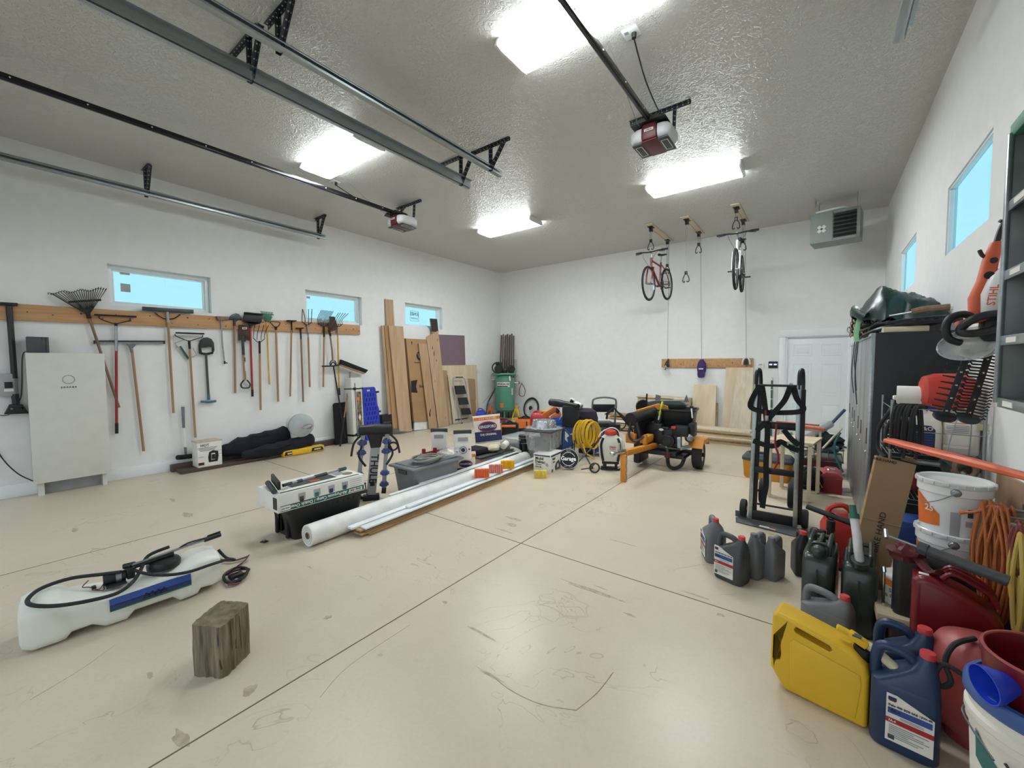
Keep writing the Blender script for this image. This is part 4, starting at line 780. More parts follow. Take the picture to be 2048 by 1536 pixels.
lean('board', 'knotty split board leaning beside the scorched one', 'board', [(853, 674), (876, 662), (898, 852), (877, 855)], .15, .20, .022, 'oakboard', G, knots)
lean('panel', 'mauve painted square panel hung behind the leaning plywood', 'panel', [(874, 669), (929, 671), (931, 730), (876, 730)], .02, .02, .012, 'purple_board')
lean('panel', 'widest plywood panel leaning behind the folding step stool', 'panel', [(882, 731), (953, 730), (959, 838), (890, 850)], .03, .05, .012, 'plywood')
lean('panel', 'small brown hardboard offcut beside the knotty split board', 'panel', [(882, 740), (894, 741), (900, 852), (892, 850)], .07, .09, .006, 'mdf')
lean('panel', 'brown square hardboard piece leaning between stool and plywood corner', 'panel', [(935, 757), (950, 758), (952, 800), (938, 800)], .06, .07, .006, 'mdf')
lean('panel', 'lower brown cardboard piece at the foot of the widest plywood', 'panel', [(938, 798), (951, 798), (953, 839), (943, 842)], .07, .09, .006, 'cardboard')
lean('panel', 'pale plywood sheet directly behind the folding step stool', 'panel', [(896, 750), (934, 750), (945, 842), (907, 848)], .09, .12, .014, 'table_wood')
# folding step stool
t = thing('step_stool', 'folded three-tread step stool with grey tubular frame leaning on plywood', 'step stool', (XL+.2, 7.8, 0))
def sp(x, y, o): return wl(x, y, o)
b = B('grey_light'); b.tube([sp(924, 846, .20), sp(910, 790, .19), sp(906.5, 762, .18), sp(908, 755.5, .18), sp(913, 754, .18), sp(922, 754, .18), sp(928, 757, .18), sp(931, 765, .18), sp(936, 800, .19), sp(947.5, 842, .20)], .0125, 8, sub=3)
b.tube([sp(915, 800, .16), sp(918, 843, .15)], .010, sub=1); b.tube([sp(933, 800, .16), sp(938, 838, .15)], .010, sub=1); part(t, 'stool_frame', b, world=True)
for k, (x0, x1, y0, y1) in enumerate(((910, 931, 771, 789), (917, 936, 795, 810), (922, 941, 816, 830))):
    b = B('black'); q = [sp(x0, y0+.5, .215), sp(x1-2, y0, .215), sp(x1+2, y1-1.5, .235), sp(x0+3, y1, .235)]; bk = [p-V((.025, 0, 0)) for p in q]
    b.add(q+bk, [(0, 1, 2, 3), (7, 6, 5, 4), (0, 4, 5, 1), (1, 5, 6, 2), (2, 6, 7, 3), (3, 7, 4, 0)]); b.m('grey_dark')
    for j in range(5): p, r_ = q[0].lerp(q[3], .15+j*.17), q[1].lerp(q[2], .15+j*.17); b.tube([p, r_], .003, 4, sub=1)
    part(t, 'tread', b, world=True)
b = B('black'); b.tube([sp(911, 754.5, .18), sp(925, 754.5, .18)], .016, sub=1)
for p in ((924, 846), (947.5, 842)): c = sp(*p, .2); b.cyl((c.x, c.y, .0), (c.x, c.y, .035), .016, n=10)
b.box(sp(923, 838, .19), (.02, .45, .03), .004); part(t, 'grip_and_feet', b, world=True)

# ================================================================ compressor corner
t = thing('air_compressor', 'upright green air compressor with black pump on top in the far corner', 'air compressor', (-6.98, 8.9, 0))
cx, cy, R = -6.98, 8.9, .262
b = B('green_comp'); b.lathe([(.001, .18), (.1, .185), (.19, .21), (.25, .26), (R, .32), (R, 1.08), (.25, 1.14), (.19, 1.19), (.1, 1.215), (.001, 1.22)], (cx, cy, 0), 36); part(t, 'tank', b, world=True)
for k in range(4):
    a = k*PI/2+.6; b = B('green_comp'); c, s = math.cos(a), math.sin(a)
    b.prism([(-.06, .30), (.06, .30), (.05, 0), (-.03, 0)], .008, frame((c*.3, s*.3, 0), (0, 0, 1), (-s, c, 0), (cx+c*.2, cy+s*.2, 0))); b.box((cx+c*.22, cy+s*.22, .006), (.07, .05, .012), rz=a); b.bar((cx+c*.19, cy+s*.19, .30), (cx+c*.25, cy+s*.25, .01), .06, .01); part(t, 'leg', b, world=True)
dr = V((.62, -.78, 0)); rt = V((.78, .62, 0)); rz_ = math.atan2(rt.y, rt.x)
b = B('paper')
def oncyl(b, r, a0, a1, z0, z1, n=10):
    ad = math.atan2(dr.y, dr.x); vs = []
    for i in range(n+1):
        a = ad+a0+(a1-a0)*i/n
        for z in (z0, z1): vs.append((cx+r*math.cos(a), cy+r*math.sin(a), z))
    b.add(vs, [(2*i, 2*i+2, 2*i+3, 2*i+1) for i in range(n)])
oncyl(b, R+.003, -.95, .52, .90, 1.03); b.m('offwhite'); oncyl(b, R+.003, .75, .98, .68, .86); b.m('orange'); oncyl(b, R+.004, -.5, -.18, .34, .46)
b.m('black_matte')
for i, ch in enumerate('SPEEDAIRE'):
    a = math.atan2(dr.y, dr.x)-.82+i*.155; n_ = V((math.cos(a), math.sin(a), 0)); b.text(ch, .082, facing(V((cx, cy, .975))+n_*(R+.006), n_), True, 1.)
oncyl(b, R+.005, -.9, .3, .905, .93); part(t, 'decal', b, world=True)
b = B('green_comp'); b.box((cx, cy, 1.245), (.62, .34, .05), .008, rz=rz_); b.box((cx, cy-.02, 1.235), (.64, .02, .09), .004, rz=rz_); part(t, 'platform', b, world=True)
b = B('black'); P0 = V((cx, cy, 0))
for s, r_ in ((-1, .11), (1, .10)):
    c = P0+rt*s*.17+V((0, 0, 1.38)); b.cyl(c-dr*.13, c+dr*.13, r_, n=20); b.m('steel_dark')
    for k in range(6): b.torus(c+dr*(-.1+.04*k), r_+.006, .006, dr, 20, 5)
    b.m('black')
b.box(P0+rt*-.15+V((0, 0, 1.53)), (.2, .16, .1), .02, rz=rz_); b.torus(P0-rt*.2+dr*.17+V((0, 0, 1.42)), .14, .018, dr, 24, 6); b.torus(P0+rt*.2+dr*.17+V((0, 0, 1.38)), .07, .015, dr, 20, 6); b.box(P0+V((0, 0, 1.33)), (.12, .2, .12), .02, rz=rz_); part(t, 'pump', b, world=True)
b = B('black_matte'); c = P0+rt*.14+dr*.02+V((0, 0, 1.44)); 
for k in range(13): p = c+rt*(-.2+.033*k); b.tube([p+V((0, 0, -.17)), p+V((0, 0, .2))], .0025, 4, sub=1)
for k in range(11): p = c+V((0, 0, -.17+.037*k)); b.tube([p-rt*.2, p+rt*.2], .0025, 4, sub=1)
part(t, 'belt_guard', b, world=True)
b = B('steel'); b.sph(P0+dr*.1+V((0, 0, 1.23)), .028); b.tube([P0-rt*.2+V((0, 0, 1.30)), P0-rt*.36+V((0, 0, 1.24)), P0-rt*.36+V((0, 0, 1.1)), P0-rt*.24+V((0, 0, 1.1))], .01); b.tube([P0+rt*.1+V((0, 0, 1.30)), P0+rt*.36+dr*.05+V((0, 0, 1.22)), P0+rt*.25+dr*.05+V((0, 0, 1.13))], .007); b.tube([P0+rt*.26+V((0, 0, 1.0)), P0+rt*.42+V((0, 0, 1.0))], .014, sub=1); b.box(P0+rt*.4+V((0, 0, 1.0)), (.05, .05, .07), .01); b.m('offwhite').tube([P0+rt*.13+dr*.24+V((0, 0, 1.19)), P0+rt*.14+dr*.26+V((0, 0, 1.06))], .022, 8, sub=1); part(t, 'fittings', b, world=True)
b = B('red_cord'); c = P0+rt*.47+V((0, 0, .79)); b.tube([c+V((0, 0, .2)), c+rt*.09+V((0, 0, .02)), c+rt*.07-V((0, 0, .14)), c-V((0, 0, .17)), c-rt*.07-V((0, 0, .12)), c-rt*.06+V((0, 0, .05)), c+V((0, 0, .2))], .011, 7, sub=6); solo('air_hose', b, 'short red hose looped on the side valve of the green compressor', 'hose')
for k in range(9):
    b = B('stake'); x, y = -7.4+.052*k, 9.2+.02*(k % 3); z1 = 2.26+.03*math.sin(k*2.1)
    b.tube([(x+.02+.012*k, y-.1, .0), (x, y+.08, z1-.1), (x-.002, y+.085, z1)], [.019, .019, .019, .019, .019, .004], 6, sub=3)
    o = solo('wooden_stake', b, 'pointed wooden stake behind the green compressor, '+('nearest the window wall', 'second from the window wall', 'third from the window wall', 'fourth from the window wall', 'in the middle of the bundle', 'fourth from the outer edge', 'third from the outer edge', 'second from the outer edge', 'outermost toward the bicycle wheel')[k], 'stake', group='stakes behind the compressor')
def jackstand(c, m_, label, rz):
    t = thing('jack_stand', label, 'jack stand', c, rz)
    b = B(m_)
    for a in range(4):
        s, q = (1 if a & 1 else -1), (1 if a & 2 else -1); b.bar((s*.11, q*.10, .0), (s*.03, q*.03, .27), .045, .012, .002)
    b.cyl((0, 0, .2), (0, 0, .36), .035, .03, n=12); b.box((0, -.1, .02), (.24, .012, .035)); b.box((0, .1, .02), (.24, .012, .035)); part(t, 'base', b)
    b = B('steel'); b.box((0, 0, .38), (.03, .03, .1)); b.prism([(-.06, .03), (-.06, 0), (.06, 0), (.06, .03), (.03, .01), (-.03, .01)], .04, frame((1, 0, 0), (0, 0, 1), (0, -1, 0), (0, .02, .42))); b.tube([(.03, 0, .3), (.09, -.03, .34)], .006, sub=1); part(t, 'ratchet_post', b)
jackstand((-7.36, 8.72, 0), 'orange', 'rusty orange jack stand beside the green compressor, on the blue jug side', .5)
jackstand((-6.72, 9.08, 0), 'yellow', 'yellow jack stand between the green compressor and the loose bicycle wheel', .5)
b = B('steel_dark'); b.tube([(-7.42, 8.62, .05), (-7.44, 8.7, .4), (-7.28, 8.75, .72), (-7.2, 8.8, .9)], .018, 7); b.tube([(-7.45, 8.5, .45), (-7.2, 8.7, .8)], .004, 5, sub=1); solo('drain_hose', b, 'grey hose curving up the corner behind the orange jack stand', 'hose')
b = B('red_cord')
for k in range(7):
    r_ = .20+.035*k; cx2, cy2 = -6.9+.03*math.sin(k*2), 8.38+.03*math.cos(k*3); b.tube([(cx2+r_*1.1*math.cos(a), cy2+r_*.75*math.sin(a), .012+.012*(k % 3)+.008*math.sin(a*3+k)) for a in [2*PI*j/12 for j in range(12)]], .009, 6, True, 3)
solo('air_hose', b, 'long red air hose coiled on the floor before the green compressor', 'hose')
# loose bicycle wheel against the back wall
t = thing('spare_bicycle_wheel', 'loose bicycle wheel leaning on the back wall beside the yellow jack stand', 'wheel', (-6.38, 9.24, .001), rot=(-.18, 0, -.2))
b = B('rubber'); b.torus((0, 0, .305), .275, .026, (0, 1, 0), 44, 8); part(t, 'tire', b)
b = B('steel'); b.torus((0, 0, .305), .245, .010, (0, 1, 0), 40, 6); b.cyl((0, -.04, .305), (0, .04, .305), .022); b.m('steel_dark')
for k in range(5): b.cyl((0, -.03-.006*k, .305), (0, -.032-.006*k, .305), .06-.008*k, n=20)
b.m('steel')
for k in range(24):
    a = 2*PI*k/24; a2 = a+(.5 if k % 2 else -.5); b.tube([(.022*math.cos(a2), (.03 if k % 4 < 2 else -.03), .305+.022*math.sin(a2)), (.245*math.cos(a), 0, .305+.245*math.sin(a))], .0014, 4, sub=1)
part(t, 'rim_and_spokes', b)
# blue water jug
t = thing('water_jug', 'blue square plastic water jug near the foot of the plywood', 'jug', (-7.13, 8.06, 0), .6)
b = B('blue'); b.box((0, 0, .14), (.25, .25, .27), .04); b.box((0, 0, .285), (.2, .2, .05), .03); b.cyl((.06, -.06, .29), (.06, -.06, .34), .03, n=14); b.m('blue_dk').box((-.02, -.127, .14), (.13, .004, .13), .002); part(t, 'body', b)
b = B('blue'); b.tube([(-.07, 0, .30), (-.05, 0, .35), (.02, 0, .35), (.04, 0, .31)], .014); part(t, 'handle', b)
# ================================================================ the row of things across the middle of the floor
def qbox(b, lo, hi, bot_s=1., T=None, bev=0):
    """tapered box: lo/hi corners at top, bottom scaled by bot_s about its centre"""
    cx, cy = (lo[0]+hi[0])/2, (lo[1]+hi[1])/2; w_, d_ = hi[0]-lo[0], hi[1]-lo[1]
    return b.loft([srect(w_*s, d_*s, 28, 9, cx, cy, z) for s, z in ((bot_s*.97, lo[2]), (bot_s, lo[2]+.01), (1., hi[2]))], T=T)
# black tote under the camp table box
t = thing('storage_tote', 'black plastic storage tote under the camp table box', 'tote', (-3.82, 1.95, 0))
b = B('black'); qbox(b, (-4.01, 1.60, 0), (-3.61, 2.32, .27), .88)
for k in range(2): b.m('black_matte').box((-3.82, 1.618, .16), (.05+.16*k*0, .03, .2), .01); b.box((-3.82-.1+.2*k, 1.625, .13), (.045, .03, .24), .015)
part(t, 'tub', b, world=True)
b = B('black'); b.box((-3.81, 1.96, .275), (.44, .78, .035), .012)
for k in range(12): b.box((-3.595, 1.66+.054*k, .262), (.012, .02, .03), .003)
part(t, 'lid', b, world=True)
# camp table box
t = thing('camp_table_box', 'white and green carton of an outdoor oven table lying on the black tote', 'box', (-3.8, 1.91, .30))
X0, X1, Y0, Y1, Z0, Z1 = -3.99, -3.595, 1.50, 2.31, .295, .455
b = B('paper'); b.box(((X0+X1)/2, (Y0+Y1)/2, (Z0+Z1)/2), (X1-X0, Y1-Y0, Z1-Z0), .003); b.m('black').box((X1-.05, Y0-.001, .37), (.07, .004, .10)); part(t, 'carton', b, world=True)
b = B('green_label'); fx = X1+.0015; n_ = (1, 0, 0)
def lab(m_, y0, y1, z0, z1, o=0): b.m(m_).box((fx+o, (y0+y1)/2, (z0+z1)/2), (.002, y1-y0, z1-z0))
lab('green_label', Y0+.02, Y1-.005, Z0+.008, Z0+.056); up = (0, 0, -1)
b.m('paper').text('32" All-Purpose Camp / Dutch Oven Table', .040, facing((fx+.0015, Y0+.34, Z0+.032), n_, up), True, 1.0)
lab('paper', Y0+.645, Y0+.785, Z0+.014, Z0+.046, .001); b.m('black_matte').text('camp chef', .028, facing((fx+.003, Y0+.715, Z0+.03), n_, up), True, 1.)
lab('paper', Y0+.02, Y0+.10, Z0+.014, Z0+.05, .001); b.m('black_matte').text('camp chef', .016, facing((fx+.003, Y0+.06, Z0+.03), n_, up), True, 1.)
for k, m_ in enumerate(('grey_dark', 'teal_frame', 'navy', 'grey_dark')):
    y = Y0+.17+k*.135; lab('grey_light', y, y+.06, Z0+.07, Z0+.13); lab(m_, y+.008, y+.045, Z0+.06, Z0+.10, .001)
b.m('maroon').box((fx+.003, Y0+.2, Z0+.065), (.002, .03, .02))
for k in range(4): lab('grey_light', Y0+.66, Y0+.78, Z0+.07+k*.02, Z0+.073+k*.02)
zt = Z1+.0015; b.m('grey_dark').box(((X0+X1)/2+.0, Y0+.38, zt), (.16, .42, .002)); b.m('orange').box(((X0+X1)/2+.03, Y0+.40, zt+.002), (.05, .09, .002)); b.m('green_label').box((X1-.035, (Y0+Y1)/2, zt), (.025, .74, .002))
b.m('grey_light').box(((X0+X1)/2-.02, Y0+.66, zt), (.12, .09, .002)); b.m('brown_box').lathe([(.05, 0), (.05, .002), (0, .003)], ((X0+X1)/2+.05, Y0+.72, zt), 18); b.m('grey').box(((X0+X1)/2-.08, Y0+.3, zt), (.06, .16, .002)); part(t, 'print', b, world=True)
# telescoping squeegee on the box
t = thing('window_scraper', 'telescoping squeegee with chrome pole lying on top of the camp table box', 'squeegee', (-3.8, 1.8, .47))
b = B('steel'); a, c = V((-3.72, 1.60, .49)), V((-3.84, 2.26, .485)); b.tube([a, c], .011, 8, sub=1); b.m('foam')
for u, v, r in ((0, .12, .015), (.2, .27, .016), (.47, .66, .017), (.88, 1., .018)): b.tube([a.lerp(c, u), a.lerp(c, v)], r, 8, sub=1)
part(t, 'pole', b, world=True)
b = B('black'); d = V((.28, -.05, -.0)).normalized(); h = V((-3.79, 1.57, .50)); b.box(h+V((0, 0, .02)), (.34, .025, .07), .006, rz=-.25); b.m('foam').cyl(h-V((.16, -.04, .02))+V((0, -.04, .0)), h+V((.16, -.04, -.02))+V((0, -.04, .0)), .022, n=12); part(t, 'head', b, world=True)
# white membrane roll
t = thing('membrane_roll', 'long white fabric roll with cardboard core lying on the floor beside the black tote', 'roll', (-3.45, 1.7, .0))
a, c = V((-3.44, 1.66, .092)), V((-3.60, 5.1, .092)); d = (c-a).normalized()
b = B('white'); b.lathe([(.03, .004), (.088, 0), (.092, .004), (.092, 3.44), (.03, 3.44), (.03, .004)], a, 28, d, cap=False); part(t, 'fabric', b, world=True)
b = B('brown_box'); b.lathe([(.022, .05), (.022, -.002), (.03, -.002), (.03, .05)], a, 20, d); b.m('grey_light'); b.torus(a-d*.0, .05, .0015, d, 24, 4); b.torus(a-d*.0, .07, .0015, d, 24, 4); part(t, 'core', b, world=True)
# boards beside the roll
ax = V((-.052, 1, 0)).normalized(); pr_ = V((1, .052, 0)).normalized()
def along(b, x, y0, L, w_, z0, h, tw=0, bev=.002):
    p = V((x, y0, z0+h/2)); e = p+(ax+pr_*tw)*L; b.bar(p, e, h, w_, bev, up=pr_)
for k, (x, y0, L, w_) in enumerate(((-3.255, 2.10, 4.2, .11), (-3.275, 2.03, 4.3, .12), (-3.27, 2.08, 4.4, .11), (-3.285, 2.02, 4.5, .12))):
    b = B('boards_y' if k % 2 else 'board_edge'); along(b, x, y0, L, w_, .001+.0175*k, .0165); solo('trim_board', b, 'unpainted pine board in the low pile beside the white roll, '+('bottom', 'second from the bottom', 'third from the bottom', 'topmost')[k], 'board', group='pine boards piled beside the white roll')
for k, (x, y0, L, w_, z, h) in enumerate(((-3.322, 1.98, 4.6, .07, .0715, .020), (-3.235, 2.06, 4.5, .085, .0715, .014), (-3.30, 2.6, 3.8, .06, .0925, .018))):
    b = B('frame_white'); along(b, x, y0, L, w_, z, h, .0); solo('white_trim', b, 'white painted trim length on the pine boards, '+('the one reaching nearest the black tote', 'narrow outer one on the right edge', 'middle one on top')[k], 'trim', group='white trim lengths on the boards')
for k, (x, y0, L) in enumerate(((-3.52, 2.55, 2.0), (-3.575, 3.0, 2.0))):
    b = B('frame_white'); along(b, x, y0, L, .04, .186, .012); solo('white_trim', b, ('thin white trim strip lying on the roll before the bike rack', 'thin white trim strip on the roll along the grey tote')[k], 'trim', group='white trim strips on the roll')
# bike rack
c0 = V((-4.02, 2.74, 0)); t = thing('bike_rack', 'grey hitch bike rack with black head and blue cradles standing upright', 'bike rack', c0, math.radians(56))
b = B('black'); b.lathe([(.001, -.18), (.045, -.18), (.058, -.165), (.06, -.08), (.072, 0), (.06, .08), (.058, .165), (.045, .18), (.001, .18)], (0, 0, .80), 22, (1, 0, 0)); b.loft([srect(w_, d_, 20, 4, x, 0, z) for w_, d_, x, z in ((.11, .07, -.0, .60), (.15, .09, 0, .70), (.2, .1, 0, .78))]); b.m('grey').lathe([(.001, 0), (.05, 0), (.05, .012), (.001, .012)], (-.19, 0, .80), 20, (1, 0, 0)); b.m('steel_dark').box((0, -.062, .81), (.05, .01, .02)); part(t, 'head', b)
b = B('grey_light'); b.bar((0, 0, .64), (-.06, 0, .06), .1, .05, .006, up=(0, 1, 0)); part(t, 'mast', b)
b = B('black'); T = facing((-.028, -.028, .36), (0, -1, 0), (.98, 0, -.1)); b.text('THULE', .115, T, True, .95); b.box((-.045, -.03, .19), (.05, .003, .05)); part(t, 'lettering', b)
b = B('black'); b.box((-.06, 0, .03), (.18, .1, .06), .01); b.sph((-.2, .0, .045), .04); b.bar((-.14, 0, .03), (-.22, 0, .045), .04, .03); b.tube([(-.1, -.05, .06), (-.12, -.06, .2)], .006, sub=1); b.sph((-.12, -.06, .21), .012); part(t, 'foot', b)
for s in (-1, 1):
    x0, x1 = s*.13, s*.13-.075+.02*(s > 0); b = B('grey_light'); b.bar((x0, 0, .76), (x1, 0, .08), .045, .03, .004, up=(0, 1, 0)); b.m('black').bar((x1+.008, 0, .13), (x1, 0, .06), .05, .036, .005, up=(0, 1, 0)); A = part(t, 'arm', b)
    for q, z in enumerate((.66, .55, .30, .17)):
        x = x1+(x0-x1)*(z-.08)/.68; b = B('blue_rack'); b.box((x, -.005, z), (.075, .06, .06), .012); b.cyl((x-.05, -.02, z), (x+.05, -.02, z), .018, n=10); b.cyl((x, -.055, z-.02), (x, -.055, z+.03), .014, n=8); o = mesh_obj('cradle', b); o.parent = A
    b = B('black'); x = x0; b.tube([(x-.02, -.03, .70), (x-s*-.02, -.05, .62), (x+s*.05, -.05, .52), (x+s*.02*-1, -.05, .40)], .014, 6, flat=(.35, 1)); b.tube([(x+s*.03, -.02, .74), (x+s*.10, -.03, .66), (x+s*.13, -.03, .52)], .013, 6, flat=(.35, 1))
    if s > 0: b.torus((x+.06, -.02, .60), .05, .01, (0, 1, .3), 16, 6)
    o = mesh_obj('strap', b); o.parent = A
# grey tote
t = thing('storage_tote', 'grey lidded storage tote with the rope and clear bag on it', 'tote', (-3.79, 3.28, 0))
b = B('grey_tote'); qbox(b, (-4.0, 2.93, 0), (-3.58, 3.67, .35), .86); b.box((-3.595, 3.3, .19), (.02, .62, .004)); part(t, 'tub', b, world=True)
b = B('grey_tote'); b.box((-3.79, 3.3, .358), (.47, .80, .03), .014); b.box((-3.79, 3.3, .376), (.36, .68, .02), .012); b.m('grey_dark').box((-3.79, 2.925, .31), (.14, .02, .05), .008); part(t, 'lid', b, world=True)
random.seed(3)
b = B('rope')
for k in range(8):
    r_ = .08+.012*k; b.tube([(-3.70+r_*.85*math.cos(a)+.02*math.sin(k), 3.22+r_*1.35*math.sin(a), .405+.012*(k % 4)+.01*math.sin(2*a+k)) for a in [2*PI*j/10 for j in range(10)]], .009, 6, True, 4)
solo('rope_coil', b, 'coiled grey rope lying on the grey tote lid', 'rope')
t = thing('bar_clamp', 'small dark red clamp lying behind the rope on the grey tote', 'clamp', (-3.93, 3.5, .386))
b = B('red_tool'); b.bar((-3.97, 3.38, .41), (-3.93, 3.62, .42), .03, .03, .006); b.box((-3.97, 3.4, .43), (.04, .04, .09), .01); b.box((-3.93, 3.55, .43), (.04, .04, .08), .01); b.m('steel').tube([(-3.98, 3.35, .415), (-3.92, 3.68, .43)], .008, sub=1); part(t, 'jaws', b, world=True)
def crumple(b, c, r, n=14, k=3, amp=.2):
    bm = bmesh.new(); bmesh.ops.create_uvsphere(bm, u_segments=n, v_segments=n//2+2, radius=1)
    for v in bm.verts:
        p = v.co; f = 1+amp*math.sin(p.x*k*2+p.z*5)*math.cos(p.y*k*3)+amp*.5*math.sin(p.z*9+p.x*7); v.co = V((c[0]+p.x*r[0]*f, c[1]+p.y*r[1]*f, max(c[2]-r[2]*.96, c[2]+p.z*r[2]*f)))
    return b.addbm(bm)
b = B('clear_bag'); crumple(b, (-3.66, 3.56, .44), (.12, .17, .055)); solo('plastic_bag', b, 'crumpled clear plastic bag on the grey tote beside the white pouch', 'bag')
# pouches: pillow shaped bag standing up
def pouch(b, w_, d_, h, top=.02, n=24, sag=.06, T=None):
    R = []
    for i in range(9):
        f = i/8; dd = d_*(1-f**3)*(.75+.25*math.sin(PI*min(1, f*1.3+.15)))+top*.3; ww = w_*(1-.06*math.sin(PI*f)+.02*f)
        R.append([(p[0]+.004*math.sin(i*3+p[0]*40), p[1], p[2]) for p in srect(ww, dd, n, 3.2, 0, 0, h*f)])
    return b.loft(R, T=T)
def charcoal(name, label, loc, rz, h=.50, w_=.34, d_=.14, tilt=(0, 0)):
    t = thing(name, label, 'bag', loc, rot=(tilt[0], tilt[1], rz)); b = B('paper'); pouch(b, w_, d_, h); part(t, 'sack', b)
    b = B('navy'); y = -d_/2-.004
    def strip(m_, z0, z1, w2=w_*.96, x=0, o=0): b.m(m_).prism([(x-w2/2, z0), (x+w2/2, z0), (x+w2/2, z1), (x-w2/2, z1)], .003, facing((0, y*(1 if z1 < h*.7 else .8)-o, 0), (0, -1, 0)))
    strip('navy', h*.06, h*.42); strip('orange', h*.82, h*.93); b.m('tan_stripe'); strip('yellow', h*.83, h*.92, .04, w_*.3, .003)
    b.m('red').lathe([(.001, .0), (w_*.34, .0), (w_*.34, .006), (.001, .006)], (0, 0, 0), 28, T=MX.Translation((0, y, h*.58)) @ MX.Rotation(PI/2, 4, 'X') @ MX.Diagonal((1, .55, 1, 1)))
    b.m('navy').lathe([(.001, .0), (w_*.3, .0), (w_*.3, .008), (.001, .008)], (0, 0, 0), 28, T=MX.Translation((0, y, h*.58)) @ MX.Rotation(PI/2, 4, 'X') @ MX.Diagonal((1, .5, 1, 1)))
    b.m('paper').text('KINGSFORD', w_*.14, facing((0, y-.012, h*.58), (0, -1, 0)), True, .78); b.text('THE ORIGINAL', w_*.1, facing((0, y-.006, h*.3), (0, -1, 0)), True, .9); b.text('2-16 lb. VALUE SIZE', w_*.075, facing((0, y*.8-.006, h*.875), (0, -1, 0)), True, .9); part(t, 'print', b); return t
va = lambda x, y: math.atan2(-x, y)*-1+0  # heading of the camera seen from a point
def rzc(x, y): return math.atan2(-x, y)    # turn local -Y to face the camera
charcoal('charcoal_bag', 'charcoal bag standing on the floor between the grey tote and the sponges', (-3.80, 3.98, 0), rzc(-3.8, 3.98), .36, .27, .14)
def pellet(label, loc, rz, rot=0, W=.23, h=.34, full=True):
    t = thing('pellet_bag', label, 'bag', loc, rot=(rot, 0, rz)); b = B('paper'); pouch(b, W, .10, h); part(t, 'sack', b)
    b = B('foam'); b.box((0, 0, h), (W*1.02, .018, .05), .005); part(t, 'clip', b)
    b = B('grey_light'); b.box((0, -.045, h*.75), (W*.55, .004, .05))
    if full: b.m('blue_label').torus((0, -.058, h*.36), .045, .004, (0, 1, 0), 24, 5); b.m('foam').lathe([(.001, 0), (.026, 0), (.02, .008), (.001, .01)], (0, -.056, h*.36), 16, (0, -1, 0)); b.m('blue_label').lathe([(.001, 0), (.012, 0), (.001, .006)], (-.08, -.055, h*.3), 12, (0, -1, 0)); b.m('red').lathe([(.001, 0), (.012, 0), (.001, .006)], (.08, -.052, h*.38), 12, (0, -1, 0))
    part(t, 'print', b)
pellet('white pouch with round blue badge and dark clip, standing before the charcoal bag', (-3.68, 3.80, .31), rzc(-3.68, 3.8)+.1, 0, .23, .35)
pellet('tilted white pouch with dark clip standing at the back of the grey tote', (-4.02, 3.72, .39), rzc(-4.0, 3.7)-.2, .15, .22, .28, False)
# clear tote with charcoal bag on it
t = thing('clear_tote', 'low clear storage tote with a black lid rim under the slanted charcoal bag', 'tote', (-3.92, 4.6, 0)); b = B('clear'); qbox(b, (-4.12, 4.22, 0), (-3.74, 5.0, .22), .9); part(t, 'tub', b, world=True); b = B('salmon'); b.box((-3.85, 4.38, .1), (.16, .2, .17), .02); b.m('white').box((-3.88, 4.7, .1), (.2, .3, .16), .03); part(t, 'contents', b, world=True); b = B('black'); b.box((-3.93, 4.6, .23), (.42, .82, .022), .01); part(t, 'lid', b, world=True)
charcoal('charcoal_bag', 'slanted charcoal bag with red and blue print on the low clear tote', (-4.02, 4.72, .34), rzc(-4.02, 4.72)+.1, .42, .42, .15, (-.12, -.08))
b = B('navy_cloth'); b.box((-3.98, 4.40, .285), (.28, .26, .08), .03); solo('navy_tray', b, 'dark navy tray on the low clear tote under the charcoal bag', 'tray')
b = B('cream'); crumple(b, (-3.86, 4.62, .30), (.10, .13, .055), amp=.15); solo('crumpled_wrap', b, 'crumpled cream plastic wrap before the slanted charcoal bag', 'wrap')
b = B('paper'); b.lathe([(.015, 0), (.048, 0), (.05, .003), (.05, .14), (.015, .14)], (-3.80, 4.80, .29), 20, V((-.2, .6, .1)).normalized()); b.tube([(-3.76, 4.92, .25), (-3.7, 5.0, .22), (-3.66, 5.06, .17)], .03, 6, flat=(.1, 1)); solo('paper_roll', b, 'small white paper roll unwinding beside the cream wrap', 'roll')
t = thing('clear_tote', 'larger clear storage bin with black clips behind the low clear tote', 'tote', (-3.95, 5.5, 0)); b = B('clear'); qbox(b, (-4.15, 5.1, 0), (-3.72, 5.75, .34), .88); part(t, 'tub', b, world=True); b = B('grey_dark'); b.box((-3.93, 5.4, .12), (.3, .45, .2), .02); part(t, 'contents', b, world=True); b = B('clear'); b.box((-3.93, 5.43, .35), (.46, .68, .02), .008); part(t, 'lid', b, world=True)
t = thing('black_canister', 'black canister with chrome bands between the charcoal bag and clear bin', 'canister', (-3.72, 5.08, 0)); b = B('black_gloss'); b.cyl((-3.70, 5.2, .01), (-3.70, 5.2, .42), .085, n=22); part(t, 'body', b, world=True); b = B('steel'); b.torus((-3.7, 5.2, .3), .087, .004, n=24, k=5); b.torus((-3.7, 5.2, .38), .087, .004, n=24, k=5); part(t, 'band', b, world=True)
